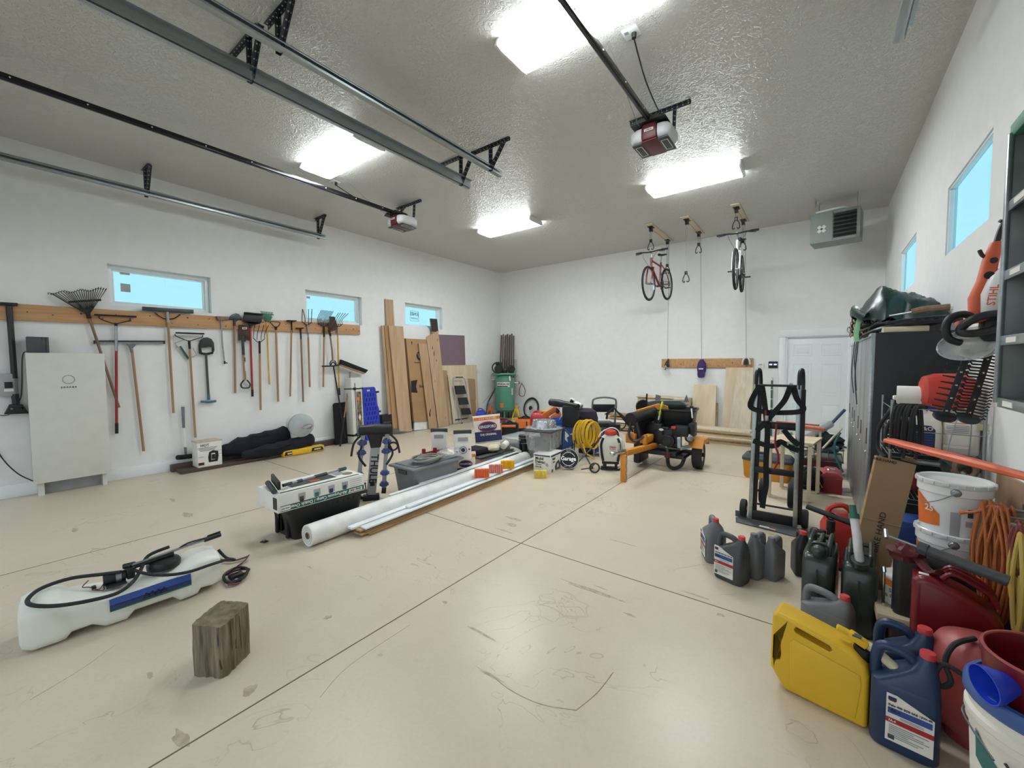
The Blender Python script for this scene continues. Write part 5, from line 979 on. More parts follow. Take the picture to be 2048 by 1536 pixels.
# orange tool bags
for (x, y, z, s, lb) in ((-5.2, 6.80, 0, 1., 'black and orange tool bag with a large emblem, the nearer of the pair'), (-5.25, 7.42, 0, 1.25, 'wide orange tool bag with open black top, the farther of the pair')):
    t = thing('tool_bag', lb, 'tool bag', (x, y, z), math.radians(38)); W, D, H = .36*s, .26, .27
    if s > 1:
        b = B('orange_cloth'); b.loft([srect(W, D, 24, 5, 0, 0, z_) for z_ in (.10, .2, H)]); b.loft([srect(W*.9, D*.8, 24, 5, 0, 0, z_) for z_ in (H, H+.04)]); part(t, 'body', b)
        b = B('black_cloth'); b.loft([srect(W+.01, D+.01, 24, 5, 0, 0, z_) for z_ in (0, .11)]); b.box((0, 0, H+.045), (W*.7, .14, .03), .012); b.box((.03, -D/2-.006, .17), (.025, .01, .18)); b.tube([(-.12, 0, H+.04), (0, 0, H+.09), (.12, 0, H+.04)], .013); part(t, 'base_and_handle', b)
    else:
        b = B('black_cloth'); b.loft([srect(W, D, 24, 6, 0, 0, z_) for z_ in (0, .15, H)]); b.box((0, 0, H+.01), (W*.8, .16, .03), .012); b.tube([(-.1, 0, H), (0, 0, H+.05), (.1, 0, H)], .013); part(t, 'body', b)
        b = B('orange_cloth'); b.box((-W/2-.002, 0, H*.5), (.02, D*.94, H*.9), .02); b.box((-.04, -D/2-.002, H*.9), (W*.86, .012, .05), .004); b.m('grey_light').prism([(-.05, -.05), (.03, -.06), (.05, .02), (.0, .06), (-.04, .03)], .004, facing((-W/2-.014, 0, H*.5), (-1, 0, 0))); part(t, 'orange_panel', b)
# cartons and totes between
t = thing('motor_oil_box', 'white carton lettered in blue standing under the clear latch box', 'box', (-3.115, 4.98, 0), math.radians(6)); W, D, H = .27, .40, .27
b = B('paper'); b.box((0, 0, H/2), (W, D, H), .003); part(t, 'carton', b)
b = B('navy'); n_ = (0, -1, 0); y = -D/2-.0015; b.box((0, y, H-.022), (W*.92, .002, .016)); b.box((W/2+.0015, 0, H-.022), (.002, D*.96, .022)); b.m('black_matte'); b.text('Mobil', .058, facing((-.04, y-.001, .205), n_), True); b.text('Delvac', .058, facing((-.03, y-.001, .158), n_), True); b.text('1300 Super', .022, facing((-.055, y-.001, .120), n_), True); b.text('15W-40', .03, facing((-.06, y-.001, .085), n_), True)
b.m('navy').torus((.08, y, .125), .016, .003, (0, 1, 0), 16, 5); b.m('black_matte'); b.text('Mobil', .05, facing((W/2+.002, -.1, .2), (1, 0, 0)), True, .8); b.text('Delvac', .035, facing((W/2+.002, -.1, .155), (1, 0, 0)), True, .8); b.m('grey_dark').prism([(-.08, -.06), (.08, -.07), (.1, .0), (.03, .07), (-.05, .05), (-.1, 0)], .002, facing((W/2+.001, .03, .085), (1, 0, 0)), [[(-.03, -.03), (.03, -.03), (.03, .02), (-.02, .02)]]); b.box((W/2+.001, -.15, .04), (.002, .05, .04)); part(t, 'print', b)
t = thing('clear_tote', 'tall clear latch box holding dark cloth, standing on the lettered white carton', 'tote', (-3.28, 5.12, .275), math.radians(10))
b = B('clear'); b.loft([srect(w_, d_, 28, 8, 0, 0, z) for w_, d_, z in ((.36, .44, .002), (.37, .45, .02), (.44, .54, .28))])
for k in range(6): b.box((.19+.006*(k % 2), -.2+k*.08, .15), (.012, .02, .24), .004)
part(t, 'tub', b); b = B('grey_dark'); b.box((.03, .02, .095), (.25, .34, .15), .03); b.m('brown_box').box((.03, -.02, .19), (.22, .3, .03), .01); part(t, 'contents', b); b = B('black'); b.box((0, 0, .288), (.47, .57, .018), .008); b.m('clear').box((0, -.28, .25), (.12, .02, .05), .004); part(t, 'lid', b)
t = thing('foil_tray', 'crinkled silver foil tray turned over on the tall clear latch box', 'foil tray', (-3.28, 5.12, .575), .3); b = B('foil')
def foil(b, rs):
    R = []
    for r_, z in rs: R.append([((r_+.006*math.sin(9*a)+.004*math.sin(17*a+z*60))*math.cos(a)*1.15, (r_+.006*math.sin(9*a)+.004*math.sin(17*a+z*60))*math.sin(a), z+.003*math.sin(11*a)) for a in [2*PI*i/60 for i in range(60)]])
    b.loft(R)
foil(b, ((.20, 0.004), (.205, .012), (.16, .02), (.15, .10), (.14, .125), (.06, .135))); part(t, 'tray', b); b = B('clear_bag'); foil(b, ((.23, .0), (.24, .01), (.2, .022))); part(t, 'film', b)
t = thing('neon_sign', 'round black garage sign with white script lettering, propped beside the white carton', 'sign', (-2.885, 5.16, .006), rot=(-.12, 0, rzc(-2.97, 5.3)-.1))
b = B('black'); b.lathe([(.001, -.012), (.148, -.012), (.152, -.006), (.152, .006), (.148, .012), (.001, .012)], (0, 0, .152), 40, (0, -1, 0)); part(t, 'disc', b)
b = B('neon'); b.torus((0, -.014, .152), .144, .002, (0, 1, 0), 40, 6); b.torus((0, -.014, .152), .095, .0028, (0, 1, 0), 36, 6); b.m('black').box((0, -.0165, .152), (.21, .003, .075), .01); b.m('neon').text('Garage', .082, facing((0, -.02, .155), (0, -1, 0)), True, .92); b.m('grey_light'); b.text("ED'S", .034, facing((0, -.0135, .264), (0, -1, 0)), True); b.text('EST. 2021', .03, facing((0, -.0135, .042), (0, -1, 0)), True); part(t, 'tubing', b)
def spongepack(label, loc, rz, m_, s=1., grp='sponge packs'):
    t = thing('sponge_pack', label, 'sponge', loc, rz, grp); b = B(m_)
    for k in range(7): b.box((-.075*s+k*.025*s, .0, .055*s), (.023*s, .05, .105*s+.004*(k % 2)), .005)
    part(t, 'sponge', b)
sz = .1
for x, y, m_, lb in ((-3.37, 3.82, 'sponge_o', 'orange-red sponge pack standing on the white trim, nearest of the three'), (-3.37, 4.10, 'salmon', 'pale pink sponge pack standing between the orange and yellow ones'), (-3.38, 4.36, 'sponge_y', 'deep yellow sponge pack on the white trim nearest the white carton')):
    spongepack(lb, (x, y, .1075), math.radians(48), m_, 1.05)
spongepack('pale yellow sponge pack standing on the floor before the white carton', (-2.98, 4.57, 0), rzc(-2.98, 4.57), 'sponge_p', .95)
# red gas can, orange ratchet bag, blue hose, seed bag, blower tube
t = thing('gas_can', 'red plastic gas can with yellow spout behind the foil tray', 'gas can', (-4.08, 6.25, .36), rzc(-4, 6.25)); b = B('red'); b.loft([srect(w_, d_, 26, 4, x, 0, z) for w_, d_, x, z in ((.36, .2, 0, 0), (.38, .22, 0, .02), (.38, .22, 0, .17), (.30, .19, -.02, .24), (.2, .12, -.05, .27))]); b.tube([(-.14, 0, .22), (-.1, 0, .30), (.02, 0, .30), (.05, 0, .24)], .018); part(t, 'tank', b)
b = B('black'); b.cyl((.1, 0, .23), (.1, 0, .28), .04, n=16); b.m('yellow').box((.06, 0, .30), (.16, .05, .035), .01); b.tube([(.0, 0, .30), (-.06, 0, .295)], .016, sub=1); part(t, 'spout', b)
b = B('brown_box'); b.box((-4.08, 6.28, .18), (.42, .4, .355), .005, rz=.5); solo('plain_carton', b, 'plain brown carton under the red gas can', 'box')
b = B('orange_cloth'); p = V((-3.72, 6.05, .66)); b.bar(p+V((-.16, 0, -.05)), p+V((.06, .08, .1)), .14, .10, .03); b.bar(p+V((-.02, .02, -.1)), p+V((.13, .1, .02)), .12, .10, .03); b.m('paper').tube([p+V((-.05, -.06, .12)), p+V((.1, 0, .13)), p+V((.2, 0, .02)), p+V((.16, 0, -.08))], .006); b.m('black').box(p+V((.1, .05, .06)), (.06, .06, .1), .01); solo('hedge_tool_bag', b, 'bundle of orange cloth and white cord behind the foil tray', 'cloth')
b = B('blue_hose')
for k in range(8): r_ = .15+.006*(k % 3); b.tube([(-3.50+r_*1.1*math.cos(a), 5.95+r_*.95*math.sin(a), .48+.018*k+.02*math.sin(a+1)) for a in [2*PI*j/12 for j in range(12)]], .0105, 7, True, 4)
b.tube([(-3.42, 5.82, .5), (-3.40, 5.75, .4), (-3.47, 5.7, .3), (-3.5, 5.72, .2)], .0105); solo('hose_coil', b, 'bright blue air hose coil stacked behind the clear latch box', 'hose')
b = B('black'); b.box((-3.50, 5.96, .23), (.32, .3, .46), .02); solo('black_crate', b, 'black crate under the bright blue hose coil', 'crate')
b = B('blue_dk'); 
for k in range(2): b.tube([(-3.62+.16*math.cos(a), 5.36, .17+.16*math.sin(a)+.002) for a in [2*PI*j/14 for j in range(14)]], .009+.001*k, 7, True, 3)
b.tube([(-3.3+.3*math.cos(a)*.8, 5.60, .26+.26*math.sin(a)) for a in [2*PI*j/14 for j in range(14)]], .012, 7, True, 3); solo('hose_loop', b, 'dark blue hose looped low around the clear latch box', 'hose')
t = thing('seed_bag', 'tall blue and white printed feed sack with black plastic over its top', 'bag', (-3.27, 5.92, 0), rzc(-3.27, 5.92)); b = B('blue_label'); b.loft([srect(w_, d_, 24, 4, 0, 0, z) for w_, d_, z in ((.26, .15, 0), (.27, .17, .1), (.26, .16, .62))]); part(t, 'sack', b)
b = B('paper'); y = -.088; b.prism([(-.13, .02), (.13, .02), (.13, .24), (-.13, .13)], .004, facing((0, y, 0), (0, -1, 0))); b.prism([(-.09, .30), (-.04, .25), (-.06, .33), (.0, .38), (-.09, .44)], .003, facing((0, y, 0), (0, -1, 0))); T = MX.Translation((.03, y-.004, .40)) @ MX.Rotation(-.45, 4, 'Y') @ facing((0, 0, 0), (0, -1, 0)); b.text('Barenbrug', .055, T, True, .8); b.m('black_matte'); b.text('TURF BLUE', .05, MX.Translation((0, y-.006, .165)) @ MX.Rotation(-.38, 4, 'Y') @ facing((0, 0, 0), (0, -1, 0)), True, .8); b.m('tan').prism([(-.1, .03), (.02, .04), (.0, .1), (-.08, .09)], .004, facing((0, y-.001, 0), (0, -1, 0))); part(t, 'print', b)
b = B('black_matte'); b.loft([srect(w_, d_, 24, 4, 0, 0, z) for w_, d_, z in ((.275, .18, .50), (.28, .185, .52), (.28, .18, .80), (.26, .15, .84))]); part(t, 'plastic_cover', b)
b = B('black'); b.tube([(-3.70, 5.98, .875), (-3.56, 5.99, .865), (-3.3, 5.95, .85), (-3.12, 5.9, .845)], [.062, .064, .066, .055, .045, .04, .04], 16, sub=4); b.m('black_gloss').cyl((-3.702, 5.98, .875), (-3.708, 5.98, .8755), .05, n=16); solo('blower_tube', b, 'wide black blower tube lying across the top of the feed sack', 'tube')
t = thing('drain_pump', 'white and black pump head poking up behind the feed sack', 'pump', (-3.45, 6.32, .78)); b = B('white'); b.box((-3.47, 6.3, .86), (.09, .09, .14), .03, R=(0, .4, 0)); b.cyl((-3.4, 6.3, .84), (-3.29, 6.3, .80), .05, n=16); part(t, 'body', b, world=True); b = B('black'); b.box((-3.43, 6.25, .88), (.07, .02, .06), .01, R=(0, .7, 0)); b.m('grey_light').cyl((-3.29, 6.3, .8), (-3.27, 6.3, .79), .045, n=16); part(t, 'knob', b, world=True)
b = B('duffel'); b.loft([srect(w_, d_, 22, 3, 0, 0, z) for w_, d_, z in ((.36, .3, .0), (.40, .34, .06), (.42, .34, .2), (.36, .28, .32), (.2, .16, .36))], T=MX.Translation((-3.24, 6.38, .40))); b.m('black_cloth').tube([(-3.36, 6.24, .74), (-3.24, 6.19, .62), (-3.1, 6.22, .5)], .012, 6, flat=(.3, 1)); solo('duffel_bag', b, 'dark plum duffel bag between the feed sack and the pressure washer', 'bag')
b = B('black'); b.box((-3.3, 6.42, .2), (.5, .34, .4), .01); solo('storage_chest', b, 'black chest under the dark duffel and white pump', 'chest')
b = B('yellow_can')
for k in range(13): o = (k-6)*.022; r_ = .20+.015*math.sin(k*2.3); b.tube([(-3.02+o*.7+r_*.32*math.cos(a), 6.0+o*.55+r_*.5*math.cos(a), .40+.0*o+r_*1.05*math.sin(a)-.01*abs(o*20)+.012*math.sin(k)) for a in [2*PI*j/12 for j in range(12)]], .012, 7, True, 4)
b.tube([(-3.02, 5.88, .25), (-2.97, 5.86, .12), (-2.9, 5.9, .06), (-2.86, 5.95, .012)], .012); solo('hose_coil', b, 'thick yellow hose coil hanging beside the feed sack', 'hose')
t = thing('hose_reel', 'blue hose wound on a reel stand before the pressure washer', 'hose reel', (-3.0, 6.25, 0)); b = B('blue_hose'); ec = V((-3.02, 6.22, .26)); dd = V((.62, -.78, 0))
for k in range(14): b.torus(ec+dd*(-.06+.022*(k % 6)), .165+.022*(k//6)+.004*math.sin(k), .0115, dd, 30, 6)
part(t, 'hose', b, world=True); b = B('black'); b.torus(ec+dd*.085, .12, .012, dd, 24, 6); b.torus(ec-dd*.085, .12, .012, dd, 24, 6)
for k in range(3): a = k*2.1; x, y, z = basis(dd); b.bar(ec+dd*.085, ec+dd*.085+(x*math.cos(a)+y*math.sin(a))*.19, .03, .01)
part(t, 'drum', b, world=True); b = B('steel'); b.bar(ec+dd*.1+V((0, 0, .2)), ec+dd*.1-V((0, 0, .255)), .035, .02, .003); b.bar(ec+dd*.1+V((-.15, -.12, -.25)), ec+dd*.1+V((.15, .12, -.25)), .03, .02); part(t, 'stand', b, world=True)
# pressure washer
t = thing('pressure_washer', 'pressure washer with arched grey frame handle and spray gun, behind the blue hose reel', 'pressure washer', (-3.1, 6.85, 0), rzc(-3.1, 6.8)+.15)
b = B('grey'); b.tube([(-.2, .05, .1), (-.2, .04, .5), (-.21, .0, .82), (-.17, -.01, .90), (0, -.01, .925), (.17, -.01, .90), (.21, .0, .82), (.2, .04, .5), (.2, .05, .1)], .017, 8, sub=4); b.m('steel').bar((-.2, .02, .36), (.2, .02, .36), .03, .02); b.m('grey').box((0, .1, .18), (.46, .5, .03), .006); part(t, 'cart_frame', b)
b = B('black'); b.prism([(-.19, .66), (.17, .66), (.19, .80), (-.2, .80)], .02, facing((0, .01, 0), (0, -1, 0)), bev=.004); part(t, 'panel', b)
b = B('black'); b.box((-.02, .1, .36), (.38, .34, .22), .03); b.box((.13, -.02, .40), (.14, .14, .12), .03); b.cyl((.22, 0, .30), (.22, 0, .44), .07, n=18); b.m('grey_light').text('208CC', .06, facing((-.06, -.075, .37), (0, -1, 0)), True); part(t, 'engine', b)
for s in (-1, 1): b = B('rubber'); b.lathe([(.001, -.03), (.12, -.03), (.13, -.015), (.13, .015), (.12, .03), (.001, .03)], (s*.27, .24, .13), 22, (1, 0, 0)); part(t, 'wheel', b)
b = B('black'); b.bar((.02, -.06, .62), (.16, -.07, .74), .05, .04, .01); b.bar((.05, -.06, .66), (.03, -.07, .54), .04, .035, .01); b.tube([(.16, -.07, .74), (.28, -.1, .6), (.42, -.12, .42), (.5, -.14, .3)], .014); b.tube([(.18, -.06, .7), (.34, -.02, .58), (.38, 0, .42), (.3, 0, .34)], .011); part(t, 'spray_gun', b)
# folding stand
t = thing('tripod_stand', 'thin black folding stand with splayed legs between the garage sign and the sprayer', 'stand', (-2.75, 5.45, 0))
for a, c in (((-2.86, 5.22, .012), (-2.72, 5.9, .36)), ((-2.60, 5.35, .03), (-3.0, 5.72, .26)), ((-3.02, 5.6, .34), (-2.98, 5.5, .14))): b = B('black'); b.tube([a, c], .010, 7, sub=1); b.sph(a, (.02, .03, .012), 10); part(t, 'leg', b, world=True)
b = B('black'); b.torus((-2.50, 5.22, .075), .065, .012, (.6, -.8, 0), 20, 6); b.tube([(-2.55, 5.2, .07), (-2.66, 5.12, .05)], .008, sub=1); b.tube([(-2.5, 5.22, .14), (-2.6, 5.35, .05)], .01, sub=1); part(t, 'folded_bracket', b, world=True)
# backpack sprayer
t = thing('backpack_sprayer', 'white backpack sprayer with red cap and black straps', 'sprayer', (-2.41, 5.55, 0), rzc(-2.41, 5.55)); b = B('tank_plastic')
b.loft([srect(w_, d_, 28, 4, 0, 0, z) for w_, d_, z in ((.28, .15, .13), (.30, .17, .15), (.33, .18, .30), (.35, .19, .38), (.33, .18, .44), (.2, .14, .49), (.17, .14, .51))]); part(t, 'tank', b)
b = B('red_bright'); b.lathe([(.001, 0), (.088, 0), (.088, .035), (.075, .06), (.03, .08), (.001, .082)], (0, 0, .505), 28); part(t, 'cap', b)
b = B('black'); b.box((0, .02, .11), (.24, .14, .05), .01); b.box((-.08, 0, .06), (.05, .1, .10), .01); b.box((.08, .0, .06), (.04, .1, .1), .01); b.box((0, 0, .016), (.28, .16, .022), .008); part(t, 'base', b)
for s in (-1, 1): b = B('black'); b.tube([(s*.10, -.085, .47), (s*.13, -.11, .38), (s*.12, -.105, .24), (s*.10, -.09, .14)], .022, 8, flat=(.35, 1)); part(t, 'strap', b)
b = B('red'); n_ = (0, -1, 0); b.text('Chapin', .038, facing((.03, -.098, .345), n_), True, .9); b.text('Pro Series', .02, facing((.03, -.097, .315), n_), True); b.text('P3', .045, facing((.03, -.095, .27), n_), True); part(t, 'print', b)
b = B('white'); b.tube([(-.17, -.02, .47), (-.12, -.03, .55), (-.0, -.03, .61), (.10, -.03, .58), (.17, -.03, .44), (.21, -.03, .28), (.20, -.03, .1), (.1, -.05, .02), (.2, -.1, .012)], .008, 7); b.m('maroon').bar((-.22, -.05, .36), (-.13, -.05, .48), .03, .03, .01); b.m('black').bar((-.25, -.05, .32), (-.21, -.05, .38), .04, .035, .008); part(t, 'wand_and_hose', b)

# ================================================================ log splitter
t = thing('log_splitter', 'towable yellow and black log splitter with engine and rubber wheels', 'log splitter', (-1.83, 6.41, 0))
for x, y in ((-1.40, 6.36), (-2.27, 6.44)):
    b = B('rubber'); b.lathe([(.10, -.06), (.17, -.068), (.20, -.055), (.205, -.03), (.207, 0), (.205, .03), (.20, .055), (.17, .068), (.10, .06), (.10, -.06)], (x, y, .205), 32, (1, .06, 0), cap=False); w0 = part(t, 'tire', b, world=True)
    b = B('white'); b.lathe([(.001, -.02), (.05, -.03), (.10, -.055), (.11, -.05), (.11, .05), (.10, .055), (.05, .02), (.001, .02)], (x, y, .205), 28, (1, .06, 0)); b.m('black').cyl((x-.09, y, .205), (x+.09, y, .205), .03, n=12); part(t, 'wheel_rim', b, world=True)
b = B('log_orange')
for x, y in ((-1.40, 6.36), (-2.27, 6.44)):
    b = B('log_orange'); b.prism([(-.2, .33), (-.13, .44), (.16, .44), (.23, .34), (.225, .33), (.155, .43), (-.125, .43), (-.195, .325)], .2, frame((0, 1, 0), (0, 0, 1), (1, 0, 0), (x-.1, y, 0))); b.box((x+(.1 if x > -2 else -.1), y+.01, .41), (.006, .3, .05)); part(t, 'fender', b, world=True)
b = B('black'); b.box((-1.83, 6.40, .21), (.74, .07, .07), .004); b.box((-1.86, 6.2, .24), (.5, .5, .06), .006); b.box((-1.62, 6.25, .19), (.2, .4, .05), .005); part(t, 'axle_frame', b, world=True)
b = B('log_orange'); b.bar((-2.04, 5.12, .36), (-1.93, 6.15, .32), .075, .075, .006, up=(1, 0, 0)); b.box((-2.015, 5.07, .175), (.07, .07, .35), .006); b.box((-1.975, 5.75, .44), (.05, .06, .16), .004); b.box((-2.18, 5.75, .45), (.14, .06, .14), .004); b.box((-2.0, 5.9, .44), (.10, .3, .1), .006); part(t, 'tongue', b, world=True)
b = B('chrome'); b.bar((-2.03, 5.15, .39), (-2.10, 4.93, .38), .055, .05, .015); b.sph((-2.11, 4.92, .375), .035); b.cyl((-2.07, 5.04, .39), (-2.07, 5.04, .50), .018, n=10)
for k in range(24): b.torus((-1.965+.006*math.sin(k), 5.03, .40-.016*k), .009, .003, (1, k % 2, 0), 8, 4)
part(t, 'coupler_and_chain', b, world=True)
b = B('black'); b.cyl((-2.17, 5.72, .735), (-2.05, 6.42, .78), .09, n=24); b.lathe([(.001, 0), (.092, 0), (.092, .03), (.085, .03)], (-2.175, 5.70, .734), 24, V((.14, .7, .055)).normalized()); b.bar((-2.18, 5.8, .64), (-1.98, 6.9, .70), .1, .04, .004); part(t, 'hydraulic_cylinder', b, world=True)
b = B('log_orange'); b.bar((-2.13, 5.85, .838), (-2.02, 6.5, .885), .03, .04, .004); b.prism([(-.08, 0), (.02, .05), (.12, .02), (.14, -.06), (.05, -.03), (-.06, -.05)], .06, facing((-1.98, 6.4, .86), (.2, -1, 0))); part(t, 'wedge', b, world=True)
b = B('black'); b.box((-2.16, 6.12, .36), (.1, .42, .62), .03); b.box((-2.0, 6.3, .48), (.26, .3, .3), .02); b.bar((-2.0, 6.1, .3), (-1.93, 6.3, .8), .1, .06, .005); b.m('steel_dark').bar((-1.98, 6.12, .42), (-1.86, 6.35, .52), .04, .04); part(t, 'hydraulic_tank', b, world=True)
b = B('steel_dark'); b.tube([(-2.17, 5.70, .68), (-2.18, 5.66, .52), (-2.13, 5.68, .43), (-2.06, 5.70, .44), (-1.99, 5.72, .50)], .018, 8); b.tube([(-2.10, 5.72, .70), (-2.05, 5.74, .52), (-2.07, 5.8, .36), (-2.12, 5.9, .24)], .016, 8); part(t, 'hydraulic_hose', b, world=True)
E_ = V((-1.70, 6.20, .42)); b = B('black'); b.box(E_+V((-.03, 0, .02)), (.22, .26, .26), .02); b.box(E_+V((.11, -.03, .14)), (.22, .22, .14), .015); b.box(E_+V((.24, .05, .16)), (.08, .2, .2), .02); b.cyl(E_+V((-.05, -.13, 0)), E_+V((-.05, -.19, 0)), .1, n=24); b.torus(E_+V((-.05, -.19, .0)), .07, .008, (0, 1, 0), 20, 5); b.box(E_+V((-.18, -.06, .04)), (.12, .2, .22), .02); b.box(E_+V((-.1, -.1, .16)), (.1, .04, .05), .01)
for k in range(7): b.m('steel_dark').box(E_+V((-.05+.02*(k-3), -.192, 0)), (.008, .006, .15))
part(t, 'engine', b, world=True)
b = B('steel'); b.bar(E_+V((.10, -.12, .06)), E_+V((.12, -.16, -.10)), .06, .06, .015); b.bar(E_+V((.12, -.16, -.10)), E_+V((.25, -.1, -.06)), .06, .05, .015); b.sph(E_+V((.22, -.06, .05)), .06); part(t, 'carburetor', b, world=True)
b = B('red_bright'); b.box(E_+V((.03, -.15, .19)), (.07, .03, .04), .01); b.m('paper').lathe([(.001, 0), (.035, 0), (.001, .004)], (0, 0, 0), 18, T=MX.Translation(E_+V((-.14, -.165, .15))) @ MX.Rotation(PI/2, 4, 'X') @ MX.Diagonal((1, .5, 1, 1))); part(t, 'controls', b, world=True)
b = B('steel_dark'); b.tube([(-1.86, 5.98, .34), (-1.76, 5.93, .34), (-1.72, 5.92, .32), (-1.71, 5.92, .25)], .02); b.m('maroon').cyl((-1.71, 5.92, .20), (-1.71, 5.92, .27), .042, n=16); b.m('rubber').tube([(-1.71, 5.92, .2), (-1.70, 5.95, .08), (-1.64, 6.0, .035), (-1.56, 6.05, .08), (-1.53, 6.1, .18)], .026, 10); part(t, 'suction_hose', b, world=True)
t2 = thing('log_catcher_bin', 'black plastic bin carrying a yellow-handled hatchet, mounted on the splitter', 'bin', (-1.72, 6.50, .56)); b = B('black'); T = MX.Translation((-1.72, 6.52, .565)) @ MX.Rotation(.12, 4, 'Z'); R_ = [srect(w_, d_, 24, 9, 0, 0, z) for w_, d_, z in ((.40, .40, 0), (.42, .42, .02), (.48, .5, .25), (.52, .54, .26), (.52, .54, .28))]; R2 = [srect(w_, d_, 24, 9, 0, 0, z) for w_, d_, z in ((.47, .49, .28), (.40, .40, .03))]
b.loft(R_+R2, T=T); part(t2, 'tub', b, world=True)
b = B('lime'); b.bar((-1.93, 6.24, .74), (-1.90, 6.28, .96), .045, .025, .01); b.m('frame_white').bar((-1.94, 6.23, .68), (-1.93, 6.24, .75), .035, .02, .004); solo('hatchet', b, 'hatchet with bright yellow-green handle standing at the edge of the black bin', 'hatchet')
b = B('frame_white'); b.bar((-1.47, 6.27, .74), (-1.49, 6.29, .88), .025, .02, .004); b.m('black').box((-1.49, 6.29, .90), (.05, .03, .03), .006); solo('white_clip', b, 'small white handle clipped on the right rim of the black bin', 'tool')
b = B('green_can'); b.prism([(-.3, 0), (.28, .02), (.3, .08), (.2, .14), (-.2, .12), (-.3, .1)], .3, facing((-2.0, 7.0, .80), (.1, -1, 0)), bev=.01); b.m('grey').prism([(-.04, 0), (.04, 0), (.05, .08), (-.03, .1)], .01, facing((-2.1, 6.69, .93), (0, -1, 0))); b.prism([(-.04, 0), (.04, 0), (.0, .12)], .01, facing((-1.66, 6.69, .93), (0, -1, 0))); part(t, 'log_cradle', b, world=True)
b = B('black'); b.lathe([(.06, -.03), (.11, -.03), (.12, 0), (.11, .03), (.06, .03)], (-2.42, 6.9, .80), 24, V((.6, -.8, 0))); b.tube([(-2.36, 6.9, .8), (-2.35, 6.9, 1.02)], .014, sub=1); part(t, 'control_lever', b, world=True)

# ================================================================ against the back wall
t = thing('plywood_cabinet', 'row of unfinished plywood cabinet boxes against the back wall behind the splitter', 'cabinet', (-2.75, 9.1, 0)); 
b = B('plywood'); b.box((-2.84, 9.16, .385), (.86, .36, .77), .004); b.box((-2.33, 9.10, .39), (.26, .44, .80), .004); part(t, 'carcass', b, world=True); b = B('plywood_x')
for x in (-3.15, -2.93, -2.58): b.box((x, 8.97, .40), (.2, .014, .7), .003)
b.box((-2.84, 9.14, .785), (.9, .42, .016), .003); part(t, 'face_panels', b, world=True)
for k, (x0, x1, y, z, m_) in enumerate(((-4.0, -3.35, 8.95, .08, 'board_edge'), (-3.95, -3.4, 8.95, .13, 'white'), (-3.98, -3.3, 8.93, .18, 'boards_y'), (-3.9, -3.35, 8.95, .25, 'frame_white'), (-3.9, -3.4, 8.95, .315, 'boards_y'), (-3.98, -3.38, 8.96, .385, 'board_edge'))):
    b = B(m_); b.box(((x0+x1)/2, y, z/1.0-.03), (x1-x0, .3, .04 if k not in (3,) else .06), .004, rz=.04*math.sin(k*2)); solo('lumber_piece', b, 'short lumber piece in the little stack between washer and splitter, '+('lowest', 'second from the floor, white', 'third from the floor', 'fourth, white and thick', 'fifth from the floor', 'topmost')[k], 'board', group='short lumber stack by the back wall')
random.seed(11)
for k in range(8):
    b = B(('plywood_x', 'board_edge', 'plywood_x', 'table_wood')[k % 4]); z = .002+.036*k; h = .034
    b.box((-1.50+.03*random.uniform(-1, 1), 8.68-.012*k+.03*random.uniform(-1, 1), z+h/2), (1.12-.04*(k > 5), .36, h), .003, rz=.02*random.uniform(-1, 1)); solo('shelf_plank', b, 'long pale plank stacked on the floor below the plywood sheets, '+('lowest', 'second from the floor', 'third from the floor', 'fourth from the floor', 'fourth from the top', 'third from the top', 'second from the top', 'topmost')[k], 'plank', group='planks stacked by the back wall')
def bpan(label, q, ot, ob, th, m_='plywood'):
    P = [wb(*q[0], ot), wb(*q[1], ot), wb(*q[2], ob), wb(*q[3], ob)]; bk = [p+V((0, th, 0)) for p in P]; b = B(m_)
    b.add(P+bk, [(0, 1, 2, 3), (7, 6, 5, 4), (0, 4, 5, 1), (1, 5, 6, 2), (2, 6, 7, 3), (3, 7, 4, 0)]); return solo('plywood_sheet', b, label, 'plywood')
bpan('tall plywood sheet leaning on the back wall, standing behind the narrower one', [(1452, 729), (1507, 729), (1506, 862), (1444, 853)], .03, .22, .015, 'plywood'); bpan('narrower plywood sheet with a slanted edge leaning in front of the tall one', [(1475, 741), (1507, 742), (1500, 862), (1458, 857)], .06, .30, .015, 'table_wood')
bpan('short plywood sheet leaning on the back wall behind the splitter wheel', [(1388, 769), (1433, 770), (1430, 853), (1382, 852)], .04, .26, .015); bpan('thin plywood strip beside the short leaning sheet', [(1431, 806), (1436, 806), (1434, 853), (1429, 853)], .02, .2, .012, 'boards_y')
b = B('pine'); a, c = wb(1324, 736, 0), wb(1507, 717, 0); b.box(((a.x+c.x)/2, YB-.02, 1.53), (c.x-a.x, .038, .19), .003); b.m('dark_timber'); 
for k in range(7): b.cyl((-2.7+.25*k, YB-.039, 1.5+.05*math.sin(k*3)), (-2.7+.25*k, YB-.041, 1.5+.05*math.sin(k*3)), .01, n=8)
solo('cord_board', b, 'short pine board on the back wall where the hoist cords are tied', 'board')
X_ = wb(1336, 735).x; b = B('black')
for k in range(5): b.tube([(X_+.02, YB-.06, 1.63), (X_-.05+.02*k, YB-.08, 1.5), (X_-.04+.02*k, YB-.08, 1.38+.02*k), (X_-.01+.012*k, YB-.08, 1.5)], .007, 5)
b.m('offwhite')
for k in range(4): b.tube([(X_-.03, YB-.09, 1.48), (X_-.1+.05*k, YB-.1, 1.36), (X_-.02+.04*k, YB-.1, 1.26), (X_+.06, YB-.09, 1.33)], .0045, 5)
solo('cord_bundle', b, 'tangled black and white cord bundle tied on the cord board', 'rope')
